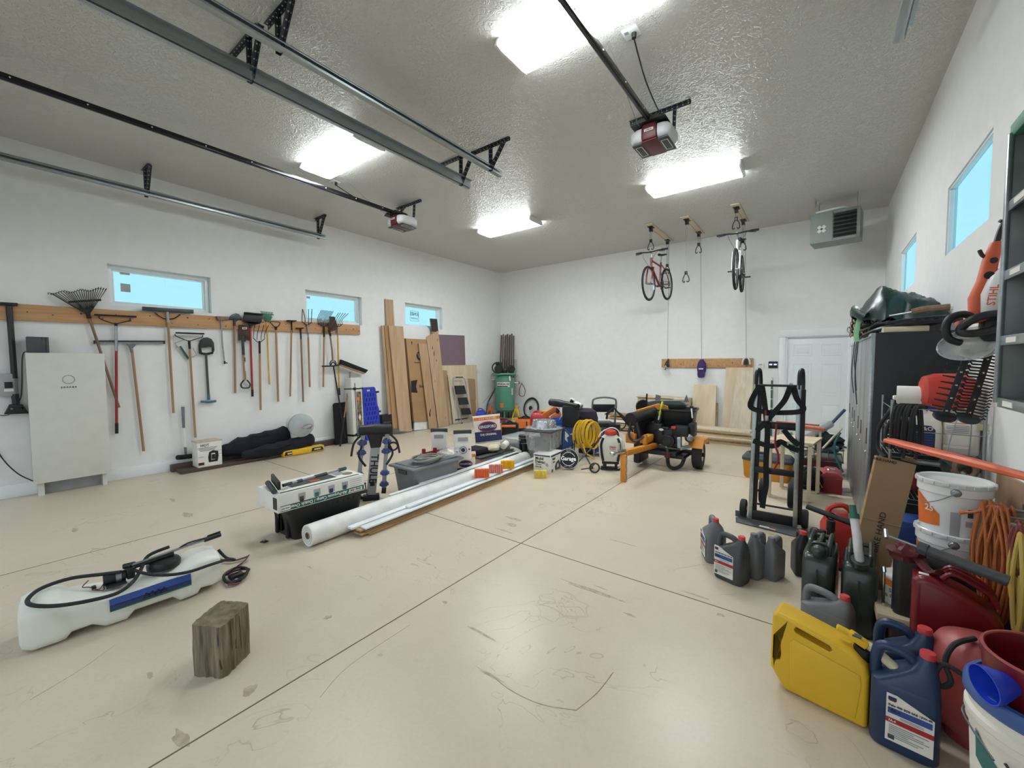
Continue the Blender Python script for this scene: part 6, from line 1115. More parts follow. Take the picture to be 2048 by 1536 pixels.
X_ = wb(1405, 733).x; t = thing('baseball_cap', 'purple baseball cap hanging from the middle of the cord board', 'cap', (X_, YB-.08, 1.2)); b = B('purple'); b.loft([srect(w_, d_, 20, 2.4, 0, 0, z) for w_, d_, z in ((.14, .07, 1.32), (.17, .1, 1.37), (.18, .11, 1.45), (.14, .1, 1.54), (.05, .05, 1.61))], T=MX.Translation((X_, YB-.1, 0))); b.m('paper').box((X_, YB-.158, 1.41), (.09, .004, .025)); part(t, 'crown', b, world=True); b = B('purple'); b.loft([srect(w_, .02, 20, 2.2, 0, 0, z) for w_, z in ((.06, 1.22), (.13, 1.24), (.15, 1.30), (.14, 1.36))], T=MX.Translation((X_, YB-.13, 0))); part(t, 'brim', b, world=True)
X_ = wb(1493, 724).x; b = B('paper'); b.tube([(X_-.07, YB-.07, 1.50), (X_-.05, YB-.07, 1.6), (X_, YB-.07, 1.65), (X_+.05, YB-.07, 1.6), (X_+.07, YB-.07, 1.50)], .014, 7); b.m('black').prism([(-.04, 0), (.04, 0), (.02, .11), (-.02, .11)], .03, facing((X_, YB-.05, 1.5), (0, -1, 0))); solo('baseball_cap', b, 'white and black cap hanging at the door end of the cord board', 'cap')
b = B('white_gloss'); p = wb(1521, 731); b.box((p.x, YB-.012, p.z), (.11, .022, .085), .006); b.m('grey_light').box((p.x, YB-.024, p.z+.015), (.06, .004, .025)); solo('thermostat', b, 'small white thermostat on the back wall beside the cord board', 'thermostat')
for k, px in enumerate((1541.5, 1550.5)):
    b = B('black'); p = wb(px, 729.5); b.box((p.x, YB-.012, p.z), (.078, .022, .13), .005); b.m('screen_glow').box((p.x+.0, YB-.024, p.z+.005), (.05, .003, .028)); solo('door_control', b, ('black door opener keypad with lit display nearer the thermostat', 'black door opener keypad with lit display nearer the door')[k], 'wall control', group='door opener wall controls')
b = B('green_pipe'); a, c = wb(1544, 755, .05), wb(1542, 872, .12); a2 = a.lerp(c, .05); b.tube([a2, c], .017, sub=1); b.m('paper').tube([a, a2], .017, sub=1); 
for k in range(5): p = a.lerp(c, .2+.16*k); b.tube([p, p+V((0, 0, -.02))], .0178, sub=1)
solo('plant_pole', b, 'green pole with a white tip leaning on the wall beside the door', 'pole')
b = B('white_gloss')
for px, py, w_ in ((956, 742, .12), ): p = wl(px, py, 0); b.box((XL+.006, p.y, p.z), (.012, .08, .12), .003)
solo('wall_outlet', b, 'white wall outlet near the corner behind the mauve panel', 'outlet')
# ================================================================ hand truck and the things behind it
t = thing('hand_truck', 'tall appliance hand truck with black strap webbing and aluminium rails', 'hand truck', (-.34, 4.55, 0))
RX = (-.515, -.155); tops = ((-.49, 1.40), (-.155, 1.40)); 
for i, x in enumerate(RX):
    xt = tops[i][0]; b = B('galv'); b.bar((x, 4.52, .03), (xt, 4.50, 1.34), .03, .035, .004); part(t, 'rail', b, world=True)
    b = B('black'); b.bar((x+.025, 4.54, .05), (xt+.025, 4.53, 1.30), .02, .05, .004); part(t, 'rail_backing', b, world=True)
    b = B('black'); b.tube([(xt, 4.50, 1.30), (xt, 4.50, 1.42), (xt+.005, 4.52, 1.465), (xt+.015, 4.56, 1.475), (xt+.02, 4.60, 1.45), (xt+.025, 4.61, 1.36), (xt+.025, 4.57, 1.25)], .017, 8); part(t, 'handle', b, world=True)
for k in range(5):
    b = B('black')
    if k == 0: b.tube([(-.49, 4.51, 1.33), (-.155, 4.51, 1.33)], .011, sub=1)
    if k == 1: b.box((-.335, 4.52, .955), (.36, .03, .07), .014)
    if k == 2: b.box((-.335, 4.52, .52), (.34, .03, .06), .008)
    if k == 3: b.tube([(-.50, 4.6, .16), (-.15, 4.6, .16)], .01, sub=1)
    if k == 4: b.box((-.335, 4.53, .07), (.38, .03, .09), .004)
    part(t, 'crossbar', b, world=True)
b = B('grey_dark'); b.prism([(-.62, 4.40), (-.08, 4.32), (-.03, 4.36), (-.03, 4.50), (-.08, 4.56), (-.60, 4.58), (-.64, 4.52)], .008, MX.Translation((0, 0, .003)), bev=.002); b.box((-.60, 4.57, .035), (.1, .012, .06), .004); b.m('paper').box((-.36, 4.40, .0125), (.13, .035, .002), rz=-.12); b.m('red').box((-.32, 4.40, .0135), (.05, .02, .002), rz=-.12); part(t, 'toe_plate', b, world=True)
for x, y, z, r in ((-.585, 4.62, .09, .088), (-.085, 4.62, .09, .088), (-.44, 4.78, .25, .13), (-.20, 4.78, .25, .13)):
    b = B('rubber'); b.lathe([(.03, -.022), (r-.02, -.028), (r-.004, -.022), (r, 0), (r-.004, .022), (r-.02, .028), (.03, .022)], (x, y, z), 26, (1, 0, 0)); b.m('steel').cyl((x-.03, y, z), (x+.03, y, z), .02); part(t, 'wheel', b, world=True)
b = B('black'); b.bar((-.5, 4.56, .3), (-.44, 4.78, .25), .02, .02); b.bar((-.14, 4.56, .3), (-.2, 4.78, .25), .02, .02); part(t, 'wheel_bracket', b, world=True)
def strap(pts, w_=.045, th=.004):
    b = B('black_cloth'); P = spline(pts, 5); R = []
    for i, p in enumerate(P):
        d = (P[min(i+1, len(P)-1)]-P[max(i-1, 0)]).normalized(); n_ = V((.25*math.sin(i*.35), -1, .1)); s_ = d.cross(n_).normalized(); q = s_.cross(d)
        R.append([p+s_*w_/2+q*th, p-s_*w_/2+q*th, p-s_*w_/2-q*th, p+s_*w_/2-q*th])
    return b.loft(R)
for pts in ([(-.46, 4.47, 1.33), (-.53, 4.46, 1.16), (-.50, 4.48, 1.10), (-.36, 4.47, 1.08), (-.16, 4.46, 1.10), (-.12, 4.47, 1.14), (-.17, 4.47, 1.22), (-.20, 4.47, 1.33)],
            [(-.44, 4.46, 1.33), (-.42, 4.46, 1.2), (-.40, 4.45, 1.05), (-.385, 4.45, .9), (-.39, 4.46, .6), (-.385, 4.47, .4), (-.40, 4.46, .28), (-.41, 4.46, .17)],
            [(-.22, 4.46, 1.33), (-.26, 4.46, 1.2), (-.34, 4.45, 1.08), (-.40, 4.45, .99), (-.47, 4.46, .90)],
            [(-.26, 4.46, .93), (-.2, 4.46, .85), (-.14, 4.46, .80)], [(-.50, 4.46, .80), (-.38, 4.45, .77), (-.31, 4.46, .78), (-.28, 4.45, .82), (-.2, 4.46, .77), (-.14, 4.46, .75)]):
    part(t, 'strap', strap(pts), world=True)
b = B('red_tool'); b.tube([(-.40, 4.43, 1.10), (-.40, 4.43, 1.0)], .009, sub=1); b.tube([(-.315, 4.44, .98), (-.32, 4.43, .80), (-.295, 4.43, .70), (-.30, 4.43, .62), (-.325, 4.43, .56)], .009, 6); b.m('steel').box((-.39, 4.43, 1.03), (.03, .02, .05), .005); b.box((-.225, 4.44, .81), (.012, .012, .03)); part(t, 'ratchet', b, world=True)
# toolbox
t = thing('rolling_toolbox', 'yellow-orange plastic toolbox with dark lid, behind the hand truck', 'toolbox', (-.54, 6.4, 0), -.04); b = B('box_orange'); b.loft([srect(w_, .36, 28, 7, 0, 0, z) for w_, z in ((.50, 0), (.52, .02), (.56, .24))]); b.box((.14, -.182, .13), (.012, .01, .2)); part(t, 'body', b); b = B('foam'); b.loft([srect(w_, d_, 28, 6, 0, 0, z) for w_, d_, z in ((.58, .38, .235), (.58, .38, .27), (.52, .3, .31))]); b.box((-.12, 0, .32), (.2, .06, .03), .01); part(t, 'lid', b)
# wooden frame stand
t = thing('wood_frame_stand', 'bare wooden frame stand with thin legs behind the hand truck', 'stand', (-.25, 5.7, 0))
for y, x0, x1 in ((5.5, -.445, -.075), (5.93, -.35, -.0)):
    b = B('table_wood')
    for x in (x0, x1): b.box((x, y, .33), (.038, .06, .62), .002)
    b.box(((x0+x1)/2, y, .012), (x1-x0, .06, .022), .002); part(t, 'side_frame', b, world=True)
b = B('plywood_x'); b.add([(x, y, z) for z in (.64, .664) for x, y in ((-.475, 5.46), (-.045, 5.46), (.03, 5.97), (-.38, 5.97))], [(3, 2, 1, 0), (4, 5, 6, 7), (0, 1, 5, 4), (1, 2, 6, 5), (2, 3, 7, 6), (3, 0, 4, 7)]); 
tb = part(t, 'top_board', b, world=True)
# orange-edged stand
t = thing('roller_stand', 'light wooden stand with a long orange top rail, near the door', 'stand', (-.2, 6.85, 0)); b = B('orange_pla'); b.bar((-.50, 6.85, .685), (.06, 6.7, .665), .05, .028, .008, up=(0, 0, 1)); b.bar((-.5, 6.98, .69), (0, 6.95, .68), .03, .02, .005, up=(0, 0, 1)); part(t, 'top_rail', b, world=True)
for x, y in ((-.46, 6.86), (.01, 6.74), (-.43, 7.05), (-.06, 7.0)): b = B('table_wood'); b.box((x, y, .33), (.028, .028, .66)); part(t, 'leg', b, world=True)
b = B('table_wood'); b.box((-.22, 6.8, .64), (.46, .03, .04)); part(t, 'rail', b, world=True)
# red toolbox
t = thing('metal_toolbox', 'small red metal toolbox with humped lid on the floor by the lockers', 'toolbox', (.13, 6.22, 0), .0); W, D = .20, .36
b = B('red_tool'); b.box((0, 0, .09), (W, D, .18), .004); part(t, 'body', b); b = B('red_tool_top'); b.prism([(-W/2-.004, .175), (W/2+.004, .175), (W/2+.004, .20), (.05, .245), (-.05, .245), (-W/2-.004, .20)], D+.008, frame((1, 0, 0), (0, 0, 1), (0, -1, 0), (0, D/2+.004, 0)), bev=.003); part(t, 'lid', b); b = B('chrome'); b.tube([(-.03, -.06, .247), (-.03, -.04, .262), (.03, -.04, .262), (.03, -.06, .247)], .006); b.box((0, -.06, .249), (.05, .03, .006), .002); part(t, 'handle', b)
b = B('black_cloth'); crumple(b, (-.07, 6.08, .14), (.13, .16, .145), 16, 3, .12); b.tube([(-.15, 6.0, .22), (-.08, 5.95, .30), (.0, 5.98, .2), (.05, 5.96, .04)], .012, 6, flat=(1, .3)); b.m('yellow').tube([(.0, 5.94, .18), (.045, 5.93, .08)], .004, 5, sub=1); solo('black_bag', b, 'slumped black bag between the wooden frame stand and the red toolbox', 'bag')
# wagon with tools
t = thing('garden_wagon', 'teal-framed mesh wagon loaded with cloth and poles between door and lockers', 'wagon', (.08, 7.1, 0)); b = B('teal_frame')
for z in (.22, .38): b.tube([(-.28, 6.85, z), (.26, 6.85, z), (.26, 7.5, z), (-.28, 7.5, z)], .013, 6, True, 1)
b.tube([(.22, 6.85, .62), (.16, 6.83, .40), (.26, 6.83, .10)], .014, sub=3); b.tube([(-.2, 6.85, .06), (.28, 6.85, .06)], .014, sub=1)
for k in range(8): b.tube([(-.28+.077*k, 6.85, .22), (-.28+.077*k, 6.85, .38)], .004, 4, sub=1)
part(t, 'wagon_frame', b, world=True); b = B('maroon'); b.box((-.01, 7.18, .17), (.52, .6, .1), .01); part(t, 'deck', b, world=True)
for x in (-.22, .2): b = B('rubber'); b.lathe([(.001, -.02), (.1, -.03), (.105, 0), (.1, .03), (.001, .02)], (x, 6.93, .106), 20, (1, 0, 0)); part(t, 'wheel', b, world=True)
b = B('grey_light'); b.bar((-.26, 7.05, .40), (.1, 7.35, .66), .1, .25, .03, up=(0, 1, 0)); solo('grey_panel', b, 'slanted light grey padded panel lying in the teal wagon', 'panel')
b = B('black_cloth'); crumple(b, (.07, 7.25, .42), (.2, .22, .12), 16, 3, .2); b.m('grey').box((.08, 7.2, .35), (.3, .3, .1), .04); solo('dark_cloth', b, 'dark cloth heap in the teal wagon', 'cloth')
b = B('blue_steel'); b.tube([(-.05, 7.05, .44), (.28, 7.5, .86)], .020, sub=1); solo('blue_pole', b, 'dark blue steel pole slanting up out of the teal wagon', 'pole')
b = B('table_wood'); b.tube([(-.15, 6.95, .22), (.0, 6.95, .30), (.24, 7.0, .66)], .014, sub=1); b.m('steel').tube([(-.3, 6.9, .2), (-.15, 6.95, .22)], .014, sub=1); solo('rake_handle', b, 'pale wooden pole slanting across the front of the teal wagon', 'pole')
b = B('green_comp'); b.tube([(-.30, 6.5, .62), (-.27, 6.48, .5), (-.3, 6.48, .4), (-.26, 6.48, .36)], .016); b.m('steel').tube([(-.28, 6.46, .36), (-.2, 6.44, .42), (-.14, 6.44, .36), (-.2, 6.44, .30)], .010); solo('green_clamp', b, 'green spring clamp with a metal loop above the yellow-orange toolbox', 'clamp')
b = B('cream'); crumple(b, (-.3, 6.78, .15), (.13, .1, .14), 14, 3, .2); solo('cream_bag', b, 'pale cloth bag under the orange-railed stand', 'bag')

# ================================================================ lockers and what lies on them
t = thing('metal_lockers', 'row of dull steel lockers with slotted handles standing along the right-hand wall', 'lockers', (.56, 5.8, 0))
LX, LY0, LY1, LH = .315, 4.30, 7.25, 1.775
b = B('locker_side'); b.box(((LX+.015+.80)/2, (LY0+LY1)/2, LH/2), (.80-LX-.015, LY1-LY0, LH), .003); part(t, 'carcass', b, world=True)
n_ = 6; dw = (LY1-LY0)/n_
for k in range(n_):
    y = LY0+dw*(k+.5); b = B('locker_front'); b.box((LX+.01, y, LH/2+.01), (.018, dw-.012, LH-.04), .003); d_ = part(t, 'locker_door', b, world=True)
    b = B('black'); b.box((LX, y+dw*.12*(1 if k % 2 else -1), .93), (.006, .05, .13), .002); b.m('chrome').sph((LX-.002, y+dw*.12*(1 if k % 2 else -1), .80), .011, 10); o = mesh_obj('handle_slot', b, TM(t).inverted()); o.parent = d_
b = B('galv'); b.box((LX+.005, LY0+.012, LH/2), (.028, .024, LH-.01), .003); b.box((LX+.005, (LY0+LY1)/2, LH-.012), (.03, LY1-LY0, .022), .003); part(t, 'corner_post', b, world=True)
# tarp heap
random.seed(5)
t0 = B('tarp'); nx, ny = 22, 26; prof = [(0, .12), (.12, .28), (.26, .42), (.38, .455), (.6, .36), (.8, .37), (.93, .30), (1, .05)]
def hgt(u):
    for (a, h0), (c, h1) in zip(prof, prof[1:]):
        if a <= u <= c: return h0+(h1-h0)*(u-a)/(c-a)
    return .05
vs = []
for i in range(nx+1):
    for j in range(ny+1):
        u, v = i/nx, j/ny; x = .27+.53*u; y = 4.72+1.25*v; e = math.sin(PI*v)**.45; z = LH+.13+hgt(u)*e*(.75+.2*math.sin(v*7+u*3))+.022*math.sin(u*23+v*9)*math.sin(v*31+u*5)
        vs.append((x+.01*math.sin(v*19), y+.02*math.sin(u*17), max(LH+.10, z)))
fs = [(i*(ny+1)+j, (i+1)*(ny+1)+j, (i+1)*(ny+1)+j+1, i*(ny+1)+j+1) for i in range(nx) for j in range(ny)]
m_ = len(vs); t0.add(vs+[(x, y, LH+.10) for x, y, z in vs], fs+[tuple(m_+q for q in f[::-1]) for f in fs]); t0.tube([(.3, 4.75, LH+.16), (.22, 4.9, LH+.24), (.24, 5.1, LH+.22), (.36, 5.1, LH+.18)], .05, 8, flat=(.4, 1))
solo('green_tarp', t0, 'heap of dark green plastic tarp crumpled on top of the steel lockers', 'tarp')
b = B('steel_dark')
for k in range(6): b.tube([(.33, 4.36+.09*k, LH+.075), (.6, 4.40+.09*k, LH+.11), (.80, 4.36+.09*k, LH+.11)], .006, 5, sub=3)
for k in range(9): b.tube([(.36+.05*k, 4.34, LH+.09), (.36+.05*k, 4.6, LH+.10), (.35+.05*k, 4.86, LH+.09)], .0035, 4)
b.m('black').box((.6, 4.42, LH+.08), (.4, .12, .02), .004); b.tube([(.28, 4.6, LH-.01), (.36, 4.4, LH+.03), (.55, 4.33, LH+.065), (.80, 4.32, LH+.07)], .018, 6); solo('wire_fencing', b, 'flattened roll of wire fencing lying on the lockers before the tarp', 'fencing')
b = B('cream'); b.box((.50, 4.40, LH+.022), (.26, .14, .042), .004, rz=.12); b.m('black').box((.44, 4.325, LH+.022), (.012, .004, .03), rz=.12); solo('flat_box', b, 'thin cream box lying on the locker edge under the wire fencing', 'box')
b = B('steel'); b.tube([(.42, 4.42, LH+.135), (.54, 4.36, LH+.15)], .008, sub=1); b.m('ash_grey').tube([(.54, 4.36, LH+.15), (.60, 4.35, LH+.165), (.74, 4.33, LH+.17)], .024, 8); b.m('paper').tube([(.735, 4.33, LH+.17), (.75, 4.33, LH+.17)], .026, 8, sub=1); solo('grease_gun', b, 'old tool with a brown grip lying on the wire fencing', 'tool')
t = thing('wire_tangle', 'tangle of wires and string spilling over the far locker corner', 'wires', (.3, 6.0, LH))
cols = ('black', 'steel_dark', 'ash_grey', 'rope', 'brown_box', 'black')
for k in range(34):
    b_ = B(cols[k % 6]) if k % 6 == 0 or k == 0 else b_; b_.m(cols[k % 6]); cx_, cy_ = .29+.14*random.random(), 4.75+1.1*random.random(); r_ = .05+.07*random.random(); z_ = LH+.03+.14*random.random()
    b_.tube([(cx_+r_*.8*math.cos(a)*(1+.3*random.random()), cy_+r_*1.6*math.sin(a), z_+.05*math.sin(a*2+k)) for a in [2*PI*j/7 for j in range(7)]], .005+.004*random.random(), 5, True, 3)
    if k % 6 == 5 or k == 33: part(t, 'wire', b_, world=True)
b = B('mint'); b.tube([(.36, 4.9, LH+.22), (.28, 4.95, LH+.2), (.25, 4.95, LH+.05), (.255, 4.96, LH-.04)], .022, 5, flat=(.3, 1)); part(t, 'mint_ribbon', b, 'pale green ribbon', world=True)
b = B('steel_dark')
for k, (y, L_) in enumerate(((5.5, .55), (5.2, .35), (4.95, .62), (5.0, .5))): b.tube([(.27, y, LH+.06), (.262, y+.02, LH-.1), (.25, y-.05*(k % 2)-.02, LH-L_*.6), (.27, y+.1*(k % 2)-.03, LH-L_)], .0045, 5)
part(t, 'dangling_wire', b, world=True)
# ================================================================ wire shelf rack
t = thing('wire_rack', 'chrome wire shelf rack standing between the lockers and the buckets', 'shelf rack', (.59, 3.85, 0)); RX0, RX1, RY0, RY1 = .375, .785, 3.62, 4.12
for x, y in ((RX0, RY0), (RX1, RY0), (RX0, RY1), (RX1, RY1)): b = B('steel'); b.cyl((x, y, 0), (x, y, 1.30), .0085, n=10); part(t, 'post', b, world=True)
for z in (.30, .66, .955):
    b = B('steel'); b.tube([(RX0, RY0, z), (RX1, RY0, z), (RX1, RY1, z), (RX0, RY1, z)], .004, 5, True, 1); b.tube([(RX0, RY0, z-.03), (RX1, RY0, z-.03), (RX1, RY1, z-.03), (RX0, RY1, z-.03)], .004, 5, True, 1)
    for k in range(1, 16): b.tube([(RX0+(RX1-RX0)*k/16, RY0, z), (RX0+(RX1-RX0)*k/16, RY1, z)], .002, 4, sub=1)
    part(t, 'shelf', b, world=True)
b = B('steel')
for z in (1.10, 1.245): b.tube([(RX0, RY0, z), (RX1, RY0, z)], .003, 5, sub=1); b.tube([(RX0, RY0, z), (RX0, RY1, z)], .003, 5, sub=1)
b.tube([(.70, RY0-.005, 1.245), (.66, RY0-.005, 1.16), (.62, RY0-.005, .9)], .003, 5); b.tube([(.715, RY0-.005, 1.25), (.73, RY0-.005, 1.16), (.72, RY0-.005, .86)], .003, 5); part(t, 'side_rail', b, world=True)
zS = .961
def jug(name, label, cat, loc, rz, w_, d_, h, m_, capm, neck=(.0, 0), handle=True, group=None, pr=None, capr=.022, ne=5, capn=1):
    """blow-moulded jug: body, bridged handle, cap"""
    t = thing(name, label, cat, loc, rz, group); b = B(m_)
    bh = h*.66; hx = -w_*.18
    b.loft([srect(ww, dd, 28, ne, 0, 0, z) for ww, dd, z in ((w_*.94, d_*.92, 0), (w_, d_, .012), (w_, d_, bh*.94), (w_*.97, d_*.93, bh))])
    nx_, ny_ = neck
    b.loft([srect(ww, dd, 28, e_, cx_, 0, z) for ww, dd, e_, cx_, z in ((w_*.97, d_*.93, ne, 0, bh), (w_*.72, d_*.86, 4, nx_*.4, bh+(h-bh)*.25), (w_*.42, d_*.66, 3, nx_*.8, bh+(h-bh)*.55), (capr*2.3, capr*2.3, 2, nx_, h-.022), (capr*1.9, capr*1.9, 2, nx_, h-.006))])
    part(t, 'body', b)
    if handle:
        b = B(m_); sg = 1 if nx_ >= 0 else -1; b.tube([(nx_-sg*w_*.10, 0, bh+(h-bh)*.45), (nx_-sg*w_*.26, 0, bh+(h-bh)*.78), (-sg*w_*.22, 0, h*.955), (-sg*w_*.38, 0, h*.93), (-sg*w_*.435, 0, h*.82), (-sg*w_*.435, 0, bh*.98), (-sg*w_*.40, 0, bh*.85)], .0205, 12, flat=(1, .95)); part(t, 'handle', b)
    b = B(capm); b.lathe([(.001, 0), (capr, 0), (capr*1.02, .004), (capr, .022), (capr*.9, .025), (.001, .025)], (nx_, ny_, h-.012), 22); part(t, 'cap', b)
    if pr: q = pr(d_); part(t, 'paper_label', q)
    return t
def oil_label(w_, z0, z1, y, off=0.):
    def f(d_):
        b = B('paper'); n_ = (0, -1, 0); h = z1-z0; b.prism([(-w_/2, z0), (w_/2, z0), (w_/2, z1-h*.22), (-w_/2+.03, z1), (-w_/2, z1)], .003, facing((off, -d_/2+y, 0), n_)); y_ = -d_/2+y-.0045
        def s(m_, a, c, x0=-.5, x1=.5): b.m(m_).box((off+(x0+x1)/2*w_, y_, z0+h*(a+c)/2), ((x1-x0)*w_, .0015, h*(c-a)))
        s('blue_label', .60, .72, -.46, .46); s('red', .40, .50); s('navy', .88, .95, -.46, -.28); s('red', .86, .88, -.44, -.3); s('paper', .62, .70, -.42, -.30)
        for k in range(7): s('grey_light', .34-.04*k, .355-.04*k, -.42, (.40, .1, .3, .42, .0, .3, .2)[k])
        s('grey_dark', .05, .14, -.44, -.30)
        for k in range(2): s('grey_light', .53+.03*k, .54+.03*k, -.2, .3)
        b.m('black_matte'); b.text('Delo 400 SDE SAE 15W-40', w_*.085, facing((off-.0, y_-.001, z0+h*.775), n_), True, .95); b.m('navy').text('CK-4', w_*.1, facing((off-.3*w_, y_-.002, z0+h*.66), n_), True); b.m('paper').text('FA-4', w_*.1, facing((off-.36*w_, y_-.002, z0+h*.45), n_), True, .8); return b
    return f
def blue_white_label(d_):
    b = B('navy'); n_ = (0, -1, 0); b.prism([(-.075, .03), (.06, .03), (.06, .15), (.04, .175), (-.075, .18)], .003, facing((0, -d_/2-.001, 0), n_), bev=0); y_ = -d_/2-.0055; b.m('paper').text('R&O', .034, facing((.015, y_, .155), n_), True); b.lathe([(.001, 0), (.018, 0), (.001, .001)], (-.05, y_, .165), 14, (0, -1, 0)); b.m('navy').text('NAPA', .011, facing((-.05, y_-.002, .165), n_), True); b.m('blue_label')
    for k in range(5): b.box((-.005, y_, .05+.016*k), (.11, .001, .006))
    return b
def print_label(d_):
    b = B('grey_light'); y_ = -d_/2-.0015
    for k in range(5): b.box((-.02, y_, .185-.011*k), (.10, .001, .005))
    b.m('salmon').box((-.02, y_, .20), (.08, .001, .006)); b.box((-.02, y_, .05), (.12, .001, .022)); b.m('paper').box((-.02, y_-.001, .05), (.116, .001, .018)); b.m('cream').box((.09, y_, .185), (.06, .001, .04)); return b
jug('oil_jug', 'white two-gallon jug with dark blue label on the wire rack', 'jug', (.53, 3.80, zS), .0, .20, .22, .275, 'milk', 'blue', (.06, 0), pr=blue_white_label)
jug('oil_jug', 'wide white jug with faint printed text on the wire rack, nearest the wall', 'jug', (.715, 3.82, zS), -.05, .17, .22, .275, 'milk', 'white', (-.02, 0), pr=print_label)
t = thing('spray_bottle', 'dark bottle with white spray trigger among the jugs on the wire rack', 'bottle', (.43, 4.0, zS)); b = B('locker_side'); b.lathe([(.001, 0), (.05, 0), (.052, .01), (.05, .2), (.03, .26), (.014, .29), (.014, .31)], (0, 0, 0), 18); part(t, 'bottle', b); b = B('paper'); b.box((0, -.02, .33), (.03, .07, .03), .008); b.tube([(0, -.05, .33), (.01, -.07, .29)], .007, sub=1); part(t, 'trigger', b)
for k, (x, y) in enumerate(((.50, 4.02), (.60, 4.05))): t = thing('oil_bottle', ('small dark bottle with yellow cap behind the blue-labelled jug', 'small dark bottle with yellow cap behind the wall-side jug')[k], 'bottle', (x, y, zS), group='yellow-capped bottles on the rack'); b = B('locker_side'); b.lathe([(.001, 0), (.05, 0), (.05, .24), (.045, .28), (.018, .33)], (0, 0, 0), 16); part(t, 'bottle', b); b = B('yellow'); b.cyl((0, 0, .325), (0, 0, .355), .022, n=14); part(t, 'cap', b)
for k, z in enumerate((zS, zS+.105)):
    b = B('black'); b.box((.40, 3.98, z+.05), (.04, .16, .10), .004); b.m('paper').torus((.395, 3.897, z+.06), .013, .003, (0, 1, 0), 12, 4); solo('filter_box', b, ('black small box at the locker end of the wire rack, lower of two', 'black small box at the locker end of the wire rack, upper of two')[k], 'box', group='small black boxes on the rack')
b = B('paper'); b.box((.43, 3.86, zS+.11), (.06, .05, .22), .003); b.m('yellow').box((.43, 3.834, zS+.15), (.03, .002, .03)); solo('paper_sack', b, 'small white packet with a yellow mark behind the black hose', 'packet')
t = thing('gas_can', 'red rounded fuel can lying on top of the jugs beside the paper towels', 'gas can', (.65, 3.82, 1.24), .1); b = B('red_bright'); b.loft([[(x, p[0], .115+p[1]) for p in srect(a, c, 20, 3)] for x, a, c in ((-.12, .12, .13), (-.105, .19, .19), (-.05, .22, .23), (.06, .22, .23), (.11, .18, .18), (.125, .1, .1))]); part(t, 'tank', b); b = B('black'); b.cyl((.12, 0, .115), (.15, 0, .115), .03, n=16); part(t, 'cap', b)
t = thing('paper_towel_roll', 'printed paper towel roll lying on the jugs left of the red can', 'paper towel', (.45, 3.88, 1.262)); b = B('paper'); b.lathe([(.02, 0), (.058, 0), (.06, .004), (.06, .14), (.02, .14), (.02, 0)], (-.03, -.02, .06), 26, V((1, -.12, 0)), cap=False); part(t, 'sheets', b); b = B('brown_box'); b.lathe([(.019, .001), (.021, .0), (.021, .14), (.019, .14), (.019, .001)], (-.03, -.02, .06), 20, V((1, -.12, 0)), cap=False); part(t, 'core', b)
b = B('rubber')
for k in range(7): o_ = k*.017+.004*math.sin(k*3); b.tube([(.375+o_*.9, 3.60, .98+.01*(k % 3)), (.372+o_, 3.575, 1.18), (.39+o_, 3.60, 1.255), (.41+o_*1.02, 3.63, 1.24), (.41+o_*1.1, 3.60, 1.05), (.40+o_, 3.58, .99-.03*(k % 3))], .0088, 7)
b.tube([(.40, 3.62, 1.25), (.37, 3.72, 1.2), (.33, 3.8, 1.08), (.33, 3.8, .95), (.36, 3.72, .9)], .012, 7); b.tube([(.39, 3.63, 1.2), (.36, 3.68, 1.1), (.35, 3.66, .98)], .010, 7); solo('black_hose', b, 'thick black hose draped in loops over the front rail of the wire rack', 'hose')
b = B('red_tool'); crumple(b, (.50, 3.9, .73), (.1, .12, .07), 14, 3, .2); solo('red_rag', b, 'dark red rag on the middle wire shelf', 'rag')
b = B('blue_label'); b.box((.52, 3.8, .40), (.2, .24, .19), .03); solo('blue_container', b, 'blue plastic container on the low wire shelf behind the lettered carton', 'container')
b = B('green_can'); b.tube([(.62, 3.58, .90), (.70, 3.62, .93), (.76, 3.66, .90)], .05, 10); b.m('ash_grey').torus((.70, 3.56, .905), .05, .016, (.3, -1, .2), 18, 6); b.m('steel').tube([(.50, 3.6, .91), (.6, 3.58, .91)], .014, sub=1); b.m('brown_box').tube([(.44, 3.66, .92), (.52, 3.6, .91)], .018, sub=1); solo('garden_gloves', b, 'green work gloves and small tools lying on the bucket behind the orange bar', 'gloves')
# ================================================================ carton, buckets
t = thing('printed_carton', 'tall brown carton lettered along its length, leaning against the wire rack', 'box', (.3, 3.4, 0))
A_, B__, C_, D_ = hit(1755, 911, 1, 3.45), hit(1833, 930, 1, 3.45), hit(1758, 1232, 1, 3.27), hit(1686, 1206, 1, 3.27); C_.z = max(C_.z, .02); D_.z = max(D_.z, .02)
nn = (B__-A_).cross(D_-A_).normalized(); nn = nn if nn.y < 0 else -nn
b = B('cardboard_dk'); q = [A_, B__, C_, D_]; bk = [p-nn*.09 for p in q]; bk[2].z = max(bk[2].z, .003); bk[3].z = max(bk[3].z, .003)
b.add(q+bk, [(0, 1, 2, 3), (7, 6, 5, 4), (0, 4, 5, 1), (1, 5, 6, 2), (2, 6, 7, 3), (3, 7, 4, 0)]); part(t, 'carton', b, world=True)
b = B('board_edge'); e = [A_, A_-nn*.09, bk[3], D_]; lf_ = (A_-B__).normalized(); b.add([p+lf_*.004 for p in e]+[p+lf_*.0005 for p in e], [(0, 1, 2, 3), (7, 6, 5, 4), (0, 4, 5, 1), (1, 5, 6, 2), (2, 6, 7, 3), (3, 7, 4, 0)]); part(t, 'side_flap', b, world=True)
b = B('black_matte'); upd = (A_-D_).normalized(); mid = (A_+D_)/2*.5+(B__+C_)/2*.5
